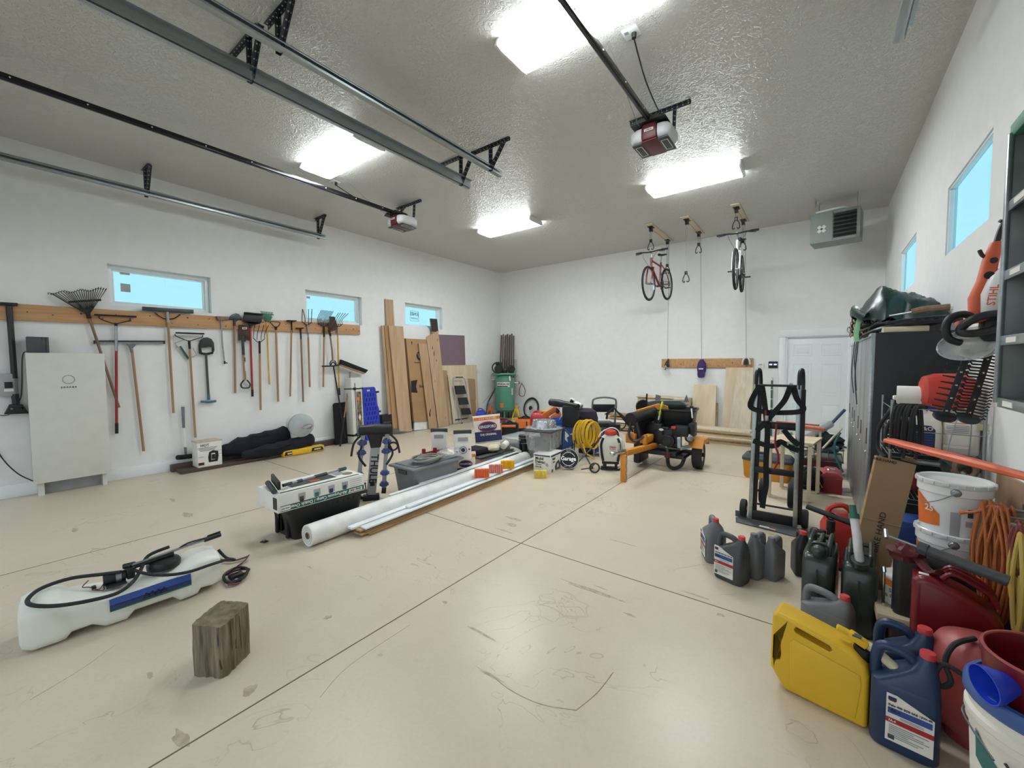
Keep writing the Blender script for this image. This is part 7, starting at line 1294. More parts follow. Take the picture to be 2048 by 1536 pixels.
b.text('BIKE HAND', .043, facing(mid+upd*.012+nn*.004, nn, upd.cross(nn)*-1 if (upd.cross(nn)).dot(lf_) < 0 else upd.cross(nn)), False, 1.15)
part(t, 'lettering', b, world=True); b = B('black_matte'); b.text('BIKE HAND', .022, facing(A_.lerp(B__, .2)-upd*.02+nn*.004, nn, upd), True); b.m('cardboard').tube([A_.lerp(D_, .42)+nn*.002, B__.lerp(C_, .42)+nn*.002], .002, 4, sub=1); part(t, 'lettering', b, world=True)
t_b = []
def pail(c, z, label, r0_=.122, r1_=.138, h=.375):
    t = thing('paint_bucket', label, 'bucket', (c[0], c[1], z)); b = B('white_gloss')
    b.lathe([(.001, 0), (r0_, 0), (r0_+.002, .01), (r1_, h-.075), (r1_+.008, h-.07), (r1_+.008, h-.03), (r1_+.012, h-.026), (r1_+.012, h-.004), (r1_+.006, h), (r1_-.004, h-.004), (r1_-.006, h-.02), (.001, h-.02)], (0, 0, 0), 36); part(t, 'pail', b)
    b = B('lens_grey'); b.lathe([(r1_+.004, h-.026), (r1_+.0125, h-.024), (r1_+.0125, h-.006), (r1_+.004, h-.004)], (0, 0, 0), 36, cap=False)
    for k in range(16): a = 2*PI*k/16; b.box(((r1_+.011)*math.cos(a), (r1_+.011)*math.sin(a), h-.015), (.012, .03, .02), .003, rz=a)
    part(t, 'rim', b); b = B('steel'); b.lathe([(.001, 0), (.022, 0), (.016, .008), (.001, .01)], ((r1_+.006)*math.cos(-1.7), (r1_+.006)*math.sin(-1.7), h-.05), 14, (math.cos(-1.7), math.sin(-1.7), 0)); b.tube([((r1_+.014)*math.cos(-1.7), (r1_+.014)*math.sin(-1.7), h-.05), ((r1_+.02)*math.cos(-2.1), (r1_+.02)*math.sin(-2.1), h-.10), ((r1_+.02)*math.cos(-2.5), (r1_+.02)*math.sin(-2.5), h-.13), ((r1_+.015)*math.cos(-2.9), (r1_+.015)*math.sin(-2.9), h-.12)], .0025, 5); part(t, 'bail', b)
    def arc_(b, a0, a1, z0f, z1f, n=12):
        vs = []
        for i in range(n+1):
            u = i/n; a = a0+(a1-a0)*u
            for z in (z0f(u), z1f(u)): r_ = r0_+(r1_-r0_)*z/(h-.075)+.0025; vs.append((r_*math.cos(a), r_*math.sin(a), z))
        b.add(vs, [(2*i, 2*i+2, 2*i+3, 2*i+1) for i in range(n)]); return b
    b = B('orange'); arc_(b, -3.3, -2.12, lambda u: .11+.12*abs(u-.2)**2*0+.02*u, lambda u: .29-.13*max(0, u-.35)**1.2-.02*u); b.m('paper'); a = -2.45; n_ = V((math.cos(a), math.sin(a), 0)); b.text('25', .045, facing(n_*(r1_+.001)+V((0, 0, .215)), n_), True)
    b.m('grey_light'); arc_(b, -1.82, -1.55, lambda u: .06, lambda u: .22); b.m('grey_dark'); arc_(b, -1.36, -1.2, lambda u: .2, lambda u: .245); b.m('grey_light'); arc_(b, -1.4, -1.18, lambda u: .15, lambda u: .18); arc_(b, -1.4, -1.2, lambda u: .06, lambda u: .07); arc_(b, -1.4, -1.2, lambda u: .085, lambda u: .09); part(t, 'paper_label', b)
pail((.60, 3.22), .255, 'lower of two stacked white five-gallon buckets with orange labels'); pail((.598, 3.22), .535, 'upper white five-gallon bucket with orange label, under the orange bar', .124)
b = B('dark_timber'); b.box((.62, 3.2, .1265), (.32, .32, .253), .006); solo('wood_block', b, 'dark wooden block under the two stacked white buckets', 'block')
b = B('orange_pla'); a, c = V((.335, 3.36, 1.07)), V((.765, 2.55, 1.06)); d_ = (c-a); pr__ = []
side = V((.5, .25, 0)).normalized(); 
def ob(u, w_, z=0): p = a+d_*u; return p+V((0, 0, z)), w_
R_ = []
for u, w_, th in ((0, .05, .010), (.02, .075, .014), (.2, .085, .016), (.42, .07, .018), (.62, .055, .018), (.8, .045, .016), (.93, .05, .014), (1, .03, .01)):
    p = a+d_*u+V((0, 0, -.13*u*u*0)); s_ = V((.88, .47, 0)); R_.append([p+s_*w_/2*cx_+V((0, 0, th*cz)) for cx_, cz in ((1, .3), (.6, 1), (-.6, 1), (-1, .3), (-1, -.6), (-.5, -1), (.5, -1), (1, -.6))])
b.loft(R_); b.m('grey_dark').box(a+d_*.9+V((0, 0, .015)), (.012, .07, .004), rz=.49); solo('orange_lever', b, 'long flat orange plastic lever lying across the rack and the upper bucket', 'lever')
# small pail, floor board, spike bracket
t = thing('primer_can', 'small stained primer can with orange band under the wire rack', 'can', (.395, 3.02, .23)); b = B('paper'); b.lathe([(.001, 0), (.085, 0), (.088, .14), (.092, .145), (.09, .155), (.001, .155)], (0, 0, 0), 28); part(t, 'can', b); b = B('orange'); b.lathe([(.0885, .10), (.090, .10), (.0905, .135), (.0885, .135)], (0, 0, 0), 28, cap=False); b.m('grey'); n_ = V((-.5, -.87, 0)).normalized(); b.text('Stain', .03, facing(n_*.092+V((0, 0, .08)), n_), True); b.text('& Primer', .026, facing(n_*.092+V((0, 0, .05)), n_), True); part(t, 'paper_label', b)
b = B('tan'); b.box((.40, 2.98, .2), (.26, .30, .05), .004); b.m('dark_timber').box((.44, 3.0, .088), (.22, .26, .174), .004); solo('wood_crate', b, 'low wooden crate carrying the stained primer can', 'crate')
b = B('black'); b.box((.33, 2.72, .12), (.07, .04, .045), .008); b.bar((.30, 2.72, .10), (.28, 2.70, .004), .03, .03); b.bar((.36, 2.72, .10), (.38, 2.70, .004), .03, .03); b.m('paper').box((.34, 2.69, .05), (.05, .01, .04)); solo('black_clamp', b, 'small black bracket on the floor behind the blue jugs', 'bracket')
# ================================================================ fuel cans
def jerry(name, label, loc, rz, m_, W=.165, D=.34, H=.46, cap=True, grp=None):
    t = thing(name, label, 'fuel can', loc, rz, grp); b = B(m_)
    b.loft([srect(ww, dd, 32, 6, 0, cy_, z) for ww, dd, cy_, z in ((W*.9, D*.95, 0, 0), (W, D, 0, .02), (W, D, 0, H*.74), (W*.97, D*.93, .01, H*.82), (W*.86, D*.84, .02, H*.86))]); part(t, 'body', b)
    b = B(m_)
    for x in (-1, 1): b.tube([(x*W*.28, -D*.30, H*.83), (x*W*.28, -D*.22, H*.97), (x*W*.28, 0, H*.995), (x*W*.28, D*.30, H*.98), (x*W*.28, D*.38, H*.84)], .019, 8, flat=(1, .7))
    b.tube([(0, -D*.18, H*.88), (0, -D*.12, H*.98), (0, 0, H*.99), (0, D*.3, H*.97), (0, D*.35, H*.85)], .012, 8)
    b.box((0, -D*.20, H*.965), (W*.72, .03, .02), .008); b.box((0, D*.26, H*.965), (W*.72, .03, .02), .008); part(t, 'handles', b)
    b = B(m_); b.bar((0, -D/2-.003, .04), (0, -D/2-.003, H*.7), .006, .008); part(t, 'seam', b)
    if cap: b = B(m_); b.cyl((0, -D*.30, H*.80), (0, -D*.42, H*.92), .034, n=18); b.tube([(-.035, -D*.36, H*.86), (-.035, -D*.30, H*.98), (.035, -D*.30, H*.98), (.035, -D*.36, H*.86)], .005, 6); b.sph((0, -D*.44, H*.93), .036, 12); part(t, 'cap', b)
    return t
jerry('jerry_can', 'dark green steel jerry can without spout, toward the open floor', (.03, 3.14, 0), -.10, 'green_can'); 
t = jerry('jerry_can', 'dark green steel jerry can fitted with a pouring spout', (.215, 3.12, 0), -.08, 'green_can', cap=False)
b = B('green_can'); b.cyl((.0, -.11, .37), (.0, -.15, .42), .036, .03, n=18); b.cyl((.0, -.145, .41), (.0, -.16, .44), .042, n=18); b.m('lens_grey').tube([(.0, -.155, .43), (-.01, -.165, .50), (-.02, -.14, .58), (-.035, -.10, .66)], .021, 12); b.m('green_pipe').tube([(-.033, -.105, .65), (-.037, -.095, .675)], .026, 12, sub=1); b.tube([(-.037, -.095, .675), (-.045, -.08, .72)], .017, 12, sub=1); part(t, 'spout', b)
b = B('chrome'); b.tube([(.305, 2.93, .0), (.302, 2.94, .41)], .007, 8, sub=1); b.tube([(.302, 2.94, .41), (.300, 2.95, .435)], .010, 8, sub=1); solo('steel_rod', b, 'thin steel rod standing upright against the spouted jerry can', 'rod')
jug('oil_jug', 'grey oil jug with red cap standing before the green jerry cans', 'jug', (.065, 2.80, 0), -.35, .235, .13, .285, 'grey', 'red_cap', (.075, 0))
jug('oil_jug', 'grey oil jug with red cap and label side on, rear of the labelled pair', 'jug', (-.64, 3.47, 0), -1.15, .19, .15, .33, 'grey', 'red_cap', (.05, 0), pr=oil_label(.15, .04, .22, -.001))
jug('oil_jug', 'dark grey oil jug with full white, blue and red label facing the room', 'jug', (-.47, 3.22, 0), -.33, .20, .155, .32, 'grey_dark', 'red_cap', (.062, 0), pr=oil_label(.135, .035, .24, -.001, -.02))
jug('oil_jug', 'plain grey oil bottle with grey cap, nearest the labelled dark jug', 'jug', (-.335, 3.38, 0), 1.2, .17, .10, .31, 'grey', 'grey', (-.05, 0), group='plain grey oil bottles'); jug('oil_jug', 'plain grey oil bottle with grey cap, toward the hand truck and jerry cans', 'jug', (-.235, 3.43, 0), 1.2, .16, .10, .29, 'grey', 'grey', (-.045, 0), group='plain grey oil bottles')
jug('oil_jug', 'black oil bottle with red cap behind the first green jerry can', 'jug', (-.08, 3.62, 0), -1.3, .16, .11, .31, 'black', 'red_cap', (.03, 0)); jug('oil_jug', 'black oil bottle with black cap beside the T-handled post', 'jug', (.02, 3.72, 0), -.9, .15, .10, .31, 'black', 'black', (.03, 0))
t = thing('repair_stand', 'black post with long foam crossbar standing behind the jerry cans', 'stand', (.09, 3.72, 0)); b = B('black'); b.tube([(.09, 3.72, 0), (.085, 3.71, .38)], .022, 10, sub=1); b.tube([(.085, 3.71, .33), (.085, 3.71, .40)], .028, 10, sub=1); b.torus((.085, 3.70, .435), .025, .006, (0, 1, 0), 14, 5); b.m('chrome').box((.09, 3.695, .16), (.03, .01, .05), .004); part(t, 'post', b, world=True); b = B('black'); b.tube([(-.06, 3.74, .465), (.23, 3.66, .415)], .019, 10, sub=1); part(t, 'crossbar', b, world=True); b = B('black'); b.tube([(.0, 3.62, .012), (.09, 3.72, .06), (.2, 3.8, .012)], .012, 8, sub=1); part(t, 'foot', b, world=True)
t = thing('gas_can', 'tall red plastic fuel can behind the black T-handled post', 'gas can', (.16, 3.98, 0), .2); b = B('red_bright'); b.loft([srect(w_, d_, 26, 4, x, 0, z) for w_, d_, x, z in ((.24, .2, 0, 0), (.26, .22, 0, .02), (.26, .22, 0, .28), (.2, .18, .0, .36), (.1, .1, -.02, .40))]); b.tube([(-.1, 0, .32), (-.08, 0, .42), (.0, 0, .45), (.06, 0, .40), (.08, 0, .33)], .02); part(t, 'tank', b); b = B('black'); b.tube([(-.06, 0, .44), (-.04, 0, .46)], .008); part(t, 'vent_cap', b)
t = jug('gas_can', 'small faded red gas can low behind the spouted jerry can', 'gas can', (.235, 3.52, 0), .1, .17, .13, .30, 'red_tank', 'red_cap', (.05, 0), handle=False)
# yellow can
t = thing('diesel_can', 'large yellow plastic fuel can with yellow spout in the foreground', 'fuel can', (.03, 2.30, 0), -.0); 
T = MX.Translation((.03, 2.30, 0)) @ MX.Rotation(-.17, 4, 'Z'); W = .355
out = [(-.12, 0), (.165, 0), (.178, .012), (.178, .23), (.165, .275), (.135, .30), (.10, .315), (-.11, .355), (-.155, .362), (-.178, .345), (-.182, .12), (-.18, .085)]
hole1 = [(-.09, .308), (-.08, .326), (.045, .300), (.055, .284), (.045, .272), (-.08, .296)]; hole2 = [(-.167, .135), (-.166, .245), (-.158, .252), (-.142, .225), (-.136, .165), (-.140, .138), (-.156, .128)]
b = B('yellow_can'); b.prism(out, .135, T @ frame((1, 0, 0), (0, 0, 1), (0, -1, 0), (0, .0675, 0)), [hole1, hole2], bev=.016, seg=3); part(t, 'body', b, world=True)
b = B('yellow_can'); b.prism([(-.10, .03), (.14, .03), (.155, .18), (.15, .225), (-.09, .265), (-.105, .24)], .004, T @ facing((0, -.0665, 0), (0, -1, 0)), bev=.0025); part(t, 'panel', b, world=True)
b = B('black'); b.T = None; q = B('black'); q.cyl(T @ V((.145, 0, .275)), T @ V((.155, 0, .32)), .036, n=22); part(t, 'collar', q, world=True)
b = B('yellow'); b.bar(T @ V((.10, -.01, .362)), T @ V((.165, -.01, .335)), .04, .03, .006); b.bar(T @ V((.06, -.02, .374)), T @ V((.12, -.01, .357)), .03, .02, .004); b.m('grey_dark').box(T @ V((.13, -.02, .367)), (.03, .025, .006), rz=-.17); part(t, 'spout_trigger', b, world=True)
b = B('cream'); b.tube([T @ V((.16, 0, .335)), T @ V((.20, -.02, .325)), T @ V((.26, -.05, .305)), T @ V((.285, -.065, .296))], [.017, .020, .019, .014, .013], 12); part(t, 'spout', b, world=True)
# blue jugs
def bluelab(d_): return oil_label(.135, .045, .235, -.001, .015)(d_)
jug('oil_jug', 'front dark blue oil jug with white label beside the yellow can', 'jug', (.305, 2.22, 0), -.12, .205, .16, .40, 'blue_dk', 'red_cap', (.06, 0), pr=bluelab, capr=.024)
jug('oil_jug', 'dark blue oil jug standing directly behind the labelled blue one', 'jug', (.33, 2.42, 0), -.12, .205, .15, .40, 'blue_dk', 'red_cap', (.055, 0), capr=.024)
# red jerry, black jerry, pump, rag, tank
t = thing('jerry_can', 'glossy red steel jerry can standing side on under the grey hand pump', 'fuel can', (.50, 2.72, 0), -.14); b = B('red_dark'); b.prism([(-.12, 0), (.17, 0), (.17, .40), (.14, .45), (.05, .50), (-.06, .54), (-.10, .54), (-.12, .51)], .17, frame((1, 0, 0), (0, 0, 1), (0, -1, 0), (0, .085, 0)), bev=.028, seg=3); part(t, 'body', b); b = B('red_dark')
for k in (-.045, 0, .045): b.tube([(-.02, k, .54), (.02, k, .575), (.12, k, .525), (.15, k, .47)], .011, 7)
part(t, 'handles', b); b = B('paper'); b.box((-.08, -.04, .541), (.035, .02, .004), .001); part(t, 'sticker', b)
t = thing('jerry_can', 'black jerry can half hidden behind the glossy red one', 'fuel can', (.46, 2.92, 0), -.14); b = B('black'); b.prism([(-.12, 0), (.17, 0), (.17, .46), (.12, .52), (-.05, .57), (-.10, .57), (-.12, .54)], .12, frame((1, 0, 0), (0, 0, 1), (0, -1, 0), (0, .06, 0)), bev=.03, seg=3); part(t, 'body', b); b = B('rubber'); b.bar((-.122, 0, .05), (-.122, 0, .5), .03, .008); part(t, 'seam', b)
t = thing('hand_pump', 'grey tubular hand pump lying over the red can and the rag', 'pump', (.5, 2.68, .6)); a, c = V((.395, 2.72, .655)), V((.66, 2.62, .615)); b = B('grey_dark'); b.tube([a, c], .024, 14, sub=1); b.tube([a, a.lerp(c, .12)], .029, 14, sub=1); part(t, 'barrel', b, world=True); b = B('steel'); e = a+(a-c)*.42; b.tube([a, e], .005, 8, sub=1); b.tube([e+V((0, -.02, -.01)), e+V((0, .02, .02))], .009, 8, sub=1); part(t, 'plunger', b, world=True)
b = B('maroon'); crumple(b, (.375, 2.84, .575), (.07, .07, .045), 14, 4, .25); b.tube([(.40, 2.8, .58), (.44, 2.74, .54), (.47, 2.7, .56)], .025, 8, flat=(1, .5)); solo('shop_rag', b, 'crumpled maroon shop rag beside the grey hand pump', 'rag')
t = thing('air_tank', 'faded red portable air tank behind the blue jugs', 'air tank', (.545, 2.42, 0)); b = B('red_tank'); b.lathe([(.001, .03), (.08, .035), (.125, .06), (.15, .11), (.155, .16), (.155, .28), (.145, .35), (.12, .40), (.07, .425), (.001, .43)], (.545, 2.42, 0), 34); b.lathe([(.09, 0), (.095, 0), (.1, .045), (.09, .045)], (.545, 2.42, 0), 24); part(t, 'tank', b, world=True)
b = B('rubber'); b.tube([(.52, 2.38, .44), (.45, 2.30, .43), (.42, 2.26, .37), (.43, 2.22, .32), (.40, 2.20, .30), (.385, 2.2, .35), (.41, 2.21, .385), (.46, 2.2, .37)], .0095, 8); b.m('foam').cyl((.56, 2.35, .425), (.56, 2.34, .455), .035, n=20); b.m('offwhite').cyl((.56, 2.34, .455), (.56, 2.339, .458), .03, n=20); part(t, 'hose_and_gauge', b, world=True)
# white bucket, pot, funnel
t = thing('utility_bucket', 'white plastic bucket with thick blue rim at the right foreground', 'bucket', (.56, 1.86, 0)); b = B('milk'); cB = (.565, 1.87, 0)
b.lathe([(.001, 0), (.135, 0), (.137, .02), (.158, .42), (.166, .425), (.166, .445), (.17, .45), (.17, .47), (.162, .48), (.162, .52), (.150, .52), (.148, .06), (.001, .05)], cB, 44); part(t, 'pail', b, world=True)
b = B('blue_rim'); b.lathe([(.150, .505), (.168, .505), (.175, .515), (.175, .545), (.168, .555), (.156, .558), (.150, .55), (.150, .505)], cB, 44, cap=False); part(t, 'rim', b, world=True)
b = B('steel_dark'); b.tube([(.565-.172, 1.87, .45), (.565-.18, 1.82, .445), (.42, 1.70, .42)], .003, 5, sub=3); b.tube([(.45, 1.735, .40), (.49, 1.715, .34), (.53, 1.70, .26)], .004, 5); b.m('teal_frame')
vs = []
for i in range(9):
    a = PI+.28+i*.075
    for z in (.33-.02*i*.4, .42-.02*i*.6): r_ = .137+.021*z/.42+.003; vs.append((.565+r_*math.cos(a), 1.87+r_*math.sin(a), z))
b.add(vs, [(2*i, 2*i+2, 2*i+3, 2*i+1) for i in range(8)]); part(t, 'bail_and_label', b, world=True)
b = B('red_dark'); b.lathe([(.001, .35), (.10, .352), (.115, .38), (.140, .56), (.144, .60), (.148, .605), (.150, .60), (.146, .555), (.122, .375), (.105, .335), (.001, .33)], (.575, 1.88, .06), 40); b.m('red_tank').torus((.575, 1.88, .664), .146, .005, n=40, k=6); solo('red_pot', b, 'dark red plastic pot set inside the white bucket', 'pot')
t = thing('funnel', 'bright blue plastic funnel lying mouth out over the bucket rim', 'funnel', (.45, 1.75, .6)); fc, fd = V((.425, 1.77, .60)), V((.72, .35, .10)).normalized(); b = B('gloss_blue'); b.lathe([(.052, -.02), (.050, .0), (.026, .05), (.014, .09), (.011, .2), (.008, .2), (.010, .09), (.022, .05), (.047, .0), (.049, -.02), (.052, -.02)], fc, 28, fd, cap=False); part(t, 'cone', b, world=True)
b = B('yellow_cord'); crumple(b, (.55, 1.84, .47), (.055, .055, .035), 16, 4, .3); b.m('grey').box((.54, 1.80, .485), (.07, .03, .02), .008, rz=.5); b.m('cream').bar((.52, 1.80, .5), (.60, 1.86, .52), .02, .03, .006); solo('work_gloves', b, 'yellow and grey work gloves stuffed in the dark red pot', 'gloves')
# ================================================================ wall: board, cords, hedge trimmers, shelf unit
b = B('mdf'); b.prism([(1.2, 0.0), (3.48, 0.0), (3.48, .93), (1.2, 1.02)], .012, frame((0, 1, 0), (0, 0, 1), (-1, 0, 0), (XR, 0, 0)), bev=0); solo('wall_board', b, 'tan hardboard sheet standing along the right-hand wall behind the cords', 'board')
b = B('steel'); b.tube([(XR-.01, 3.0, .83), (XR-.14, 3.0, .835)], .007, sub=1); b.tube([(XR-.01, 2.98, .80), (XR-.12, 2.98, .80)], .006, sub=1); b.tube([(XR-.01, 2.72, .83), (XR-.14, 2.72, .835)], .007, sub=1); b.box((XR-.016, 2.86, .83), (.01, .4, .05)); solo('wall_hooks', b, 'steel hooks on the tan board carrying the coiled cords', 'hooks')
random.seed(9)
def cord(name, label, c, top, m_, n, wdt, L, r, axis=(.6, -.8), plug=None):
    t = thing(name, label, 'extension cord', (c[0], c[1], top-L)); ax_, ay_ = axis
    b = B(m_)
    for k in range(n):
        o = (k/(n-1)-.5); w2 = wdt*(.5+.5*random.random()); dx, dy = c[0]+ay_*-.03*math.sin(k*2.4), c[1]+.03*math.sin(k*2.4); l2 = L*(.8+.2*random.random()); s_ = o*wdt*.9
        P = [(dx+ax_*(s_-w2*.10), dy+ay_*(s_-w2*.10), top), (dx+ax_*(s_-w2*.5), dy+ay_*(s_-w2*.5), top-l2*.4), (dx+ax_*(s_*.6-w2*.35), dy+ay_*(s_*.6-w2*.35), top-l2*.85), (dx+ax_*s_*.6, dy+ay_*s_*.6, top-l2), (dx+ax_*(s_*.6+w2*.35), dy+ay_*(s_*.6+w2*.35), top-l2*.85), (dx+ax_*(s_+w2*.5), dy+ay_*(s_+w2*.5), top-l2*.4), (dx+ax_*(s_+w2*.10), dy+ay_*(s_+w2*.10), top+.004)]
        b.tube(P, r, 7, True, 4)
    part(t, 'cord', b, world=True)
    if plug: b = B(plug[1]); b.bar(*plug[0], .022, .03, .006); part(t, 'plug', b, world=True)
    return t
cord('extension_cord', 'orange extension cord hung in long loops beside the white buckets', (.70, 3.0), .82, 'orange_cord', 13, .12, .60, .0065, plug=((V((.64, 2.96, .48)), V((.645, 2.96, .44))), 'orange'))
cord('extension_cord', 'dark red cord looped over the top of the yellow one', (.72, 2.70), .84, 'red_cord', 5, .07, .24, .008, (.5, -.86)); cord('extension_cord', 'yellow cord hanging in loops under the dark red one', (.72, 2.66), .80, 'yellow_cord', 7, .08, .46, .0085, (.5, -.86))
b = B('orange_cord'); b.tube([(.72, 3.02, .83), (.68, 3.0, .835), (.64, 3.0, .80), (.60, 3.02, .78)], .007, 7); b.m('orange').tube([(.60, 3.02, .78), (.585, 3.02, .775)], .009, sub=1); solo('cord_end', b, 'loose orange cord end poking out above the orange coil', 'cord')
# hedge trimmers
def trimmer(label, hx, hy, tip, n, m_, rear=False):
    t = thing('hedge_trimmer', label, 'hedge trimmer', (hx, hy, 1.2)); a = V((hx, hy, 1.66)); c = V(tip); d = (c-a).normalized(); s_ = d.cross(V((0, -1, 0))).normalized()
    b = B(m_); b.bar(a, c, .026, .010, .002, up=(0, -1, 0)); L = (c-a).length
    for k in range(n):
        p = a+d*(L*(k+.4)/n)
        for q in (-1, 1):
            if rear: b.tube([p+s_*q*.012, p+s_*q*.045+d*.003, p+s_*q*.052-d*.006, p+s_*q*.060-d*.003], .0042, 5, sub=1)
            else: b.prism([(0, -.006), (.05, -.003), (.052, .0), (.05, .003), (0, .006)], .004, frame(s_*q, d*q, s_.cross(d), p+s_*q*.008))
    for k in range(6): p = a+d*(L*(k+.5)/6); b.m('chrome').lathe([(.001, 0), (.005, 0), (.001, .003)], p-V((0, .006, 0)), 8, (0, -1, 0))
    part(t, 'blade', b, world=True)
    b = B('steel_dark' if rear else 'black'); b.lathe([(.001, 0), (.035, .002), (.045, .006), (.035, .012), (.001, .014)], c, 20, V((.1, -.6, .8)).normalized()); 
    part(t, 'blade_tip', b, world=True)
    return t
t = trimmer('orange and white motor hedge trimmer, the nearer one with a clear guard', .592, 2.98, (.505, 2.98, 1.265), 13, 'locker_side')
b = B('white_gloss'); b.loft([[(x+p[0], 3.0+p[1], z) for p in srect(w_, d_, 24, 3.5)] for x, w_, d_, z in ((.665, .06, .08, 1.73), (.665, .12, .12, 1.78), (.675, .15, .14, 1.87), (.685, .12, .12, 1.95), (.69, .06, .08, 1.99))]); part(t, 'motor_cover', b, world=True)
b = B('orange_pla'); b.text('STIHL', .038, facing((.635, 2.918, 1.86), (-.25, -1, 0), (-1, 0, .1)), True); part(t, 'lettering', b, world=True)
b = B('orange_pla'); b.loft([[(x+p[0], 3.0+p[1], z) for p in srect(w_, d_, 20, 3)] for x, w_, d_, z in ((.60, .05, .07, 1.78), (.605, .07, .08, 1.86), (.625, .06, .07, 1.94), (.64, .055, .06, 2.05), (.655, .04, .05, 2.12))]); b.box((.60, 2.98, 1.75), (.14, .08, .03), .01, R=(0, -.25, 0)); part(t, 'rear_handle', b, world=True)
b = B('black'); b.lathe([(.001, 0), (.018, 0), (.018, .004), (.001, .006)], (.628, 2.962, 1.96), 14, (0, -1, 0)); b.lathe([(.001, 0), (.014, 0), (.001, .006)], (.642, 2.965, 2.03), 14, (0, -1, 0)); part(t, 'trigger', b, world=True); b = B('black'); b.tube([(.655, 3.0, 2.12), (.67, 3.0, 2.19), (.69, 3.0, 2.22), (.72, 3.0, 2.2)], .012, 8); b.tube([(.60, 3.0, 2.09), (.61, 2.99, 2.06), (.63, 2.99, 2.05)], .008, 6); part(t, 'hanging_loop', b, world=True)
b = B('black'); b.tube([(.60, 2.98, 1.75), (.55, 2.95, 1.78), (.50, 2.93, 1.76), (.485, 2.92, 1.71), (.50, 2.92, 1.66), (.54, 2.94, 1.64)], .017, 10); b.tube([(.53, 2.90, 1.70), (.57, 2.88, 1.75), (.64, 2.9, 1.77), (.70, 2.94, 1.76), (.64, 2.9, 1.70), (.56, 2.88, 1.68)], .018, 10, True); b.box((.67, 2.98, 1.70), (.12, .1, .13), .03); part(t, 'front_handle', b, world=True)
b = B('clear'); b.lathe([(.001, -.003), (.03, -.003), (.10, .0), (.115, .02), (.11, .022), (.09, .006), (.001, .003)], (0, 0, 0), 30, T=MX.Translation((.585, 2.95, 1.625)) @ Euler((.9, -.35, 0)).to_matrix().to_4x4() @ MX.Diagonal((1.1, .85, 1, 1))); b.m('cream').lathe([(.001, 0), (.07, .002), (.001, .005)], (0, 0, 0), 24, T=MX.Translation((.59, 2.96, 1.62)) @ Euler((.9, -.35, 0)).to_matrix().to_4x4()); part(t, 'guard', b, world=True)
t = trimmer('second hedge trimmer with dense dark double-sided teeth hanging against the wall', .675, 3.05, (.600, 3.05, 1.255), 26, 'iron', True)
b = B('black'); b.box((.71, 3.05, 1.74), (.10, .12, .22), .03); b.tube([(.70, 3.05, 1.85), (.71, 3.05, 2.0), (.72, 3.05, 2.12)], .022, 10); part(t, 'motor', b, world=True); b = B('orange_pla'); b.box((.735, 3.05, 1.97), (.04, .06, .12), .015); part(t, 'rear_handle', b, world=True)
b = B('steel_dark'); b.tube([(XR-.01, 3.02, 2.2), (.70, 3.02, 2.2), (.66, 3.0, 2.22)], .008, sub=1); b.tube([(XR-.01, 3.06, 2.12), (.70, 3.05, 2.12)], .008, sub=1); solo('wall_peg', b, 'dark wall pegs holding up the hedge trimmers', 'peg')
# wall shelf unit
t = thing('wall_shelf_unit', 'grey metal wall shelf unit with a green top lid at the right edge', 'shelf unit', (.67, 1.95, 1.4)); SX0, SX1, SY0, SY1, SZ0, SZ1 = .508, XR-.002, 1.55, 2.235, 1.40, 2.345
b = B('shelf_metal'); b.box(((SX0+SX1)/2, SY1, (SZ0+SZ1)/2), (SX1-SX0, .012, SZ1-SZ0), .002); b.box(((SX0+SX1)/2, SY0, (SZ0+SZ1)/2), (SX1-SX0, .012, SZ1-SZ0), .002); b.box((SX1-.006, (SY0+SY1)/2, (SZ0+SZ1)/2), (.01, SY1-SY0, SZ1-SZ0)); b.m('galv').box((SX0, SY1, (SZ0+SZ1)/2), (.014, .022, SZ1-SZ0), .002); b.box((SX0, SY0, (SZ0+SZ1)/2), (.014, .022, SZ1-SZ0), .002); part(t, 'cabinet', b, world=True)
for z in (1.41, 1.63, 1.86, 2.10): b = B('galv'); b.box(((SX0+SX1)/2, (SY0+SY1)/2, z), (SX1-SX0-.01, SY1-SY0-.01, .006)); b.box((SX0+.004, (SY0+SY1)/2, z-.008), (.008, SY1-SY0-.02, .034), .002); b.m('paper').box((SX0-.001, 2.12, z-.008), (.002, .09, .018)); part(t, 'shelf', b, world=True)
b = B('green_lid'); b.box(((SX0+SX1)/2-.005, (SY0+SY1)/2, SZ1+.012), (SX1-SX0-.01, SY1-SY0+.04, .05), .008); part(t, 'top_lid', b, world=True)
b = B('galv'); b.tube([(SX1-.02, SY1-.01, 1.60), (SX1-.04, SY1-.03, 1.56), (SX1-.08, SY1-.05, 1.46)], .004, 5); part(t, 'support_rod', b, world=True)
# ================================================================ foreground: sprayer tank, wood block, bolt
t = thing('sprayer_tank', 'long translucent white sprayer tank lying on the floor with a coiled black hose on it', 'sprayer', (-3.25, .62, 0))
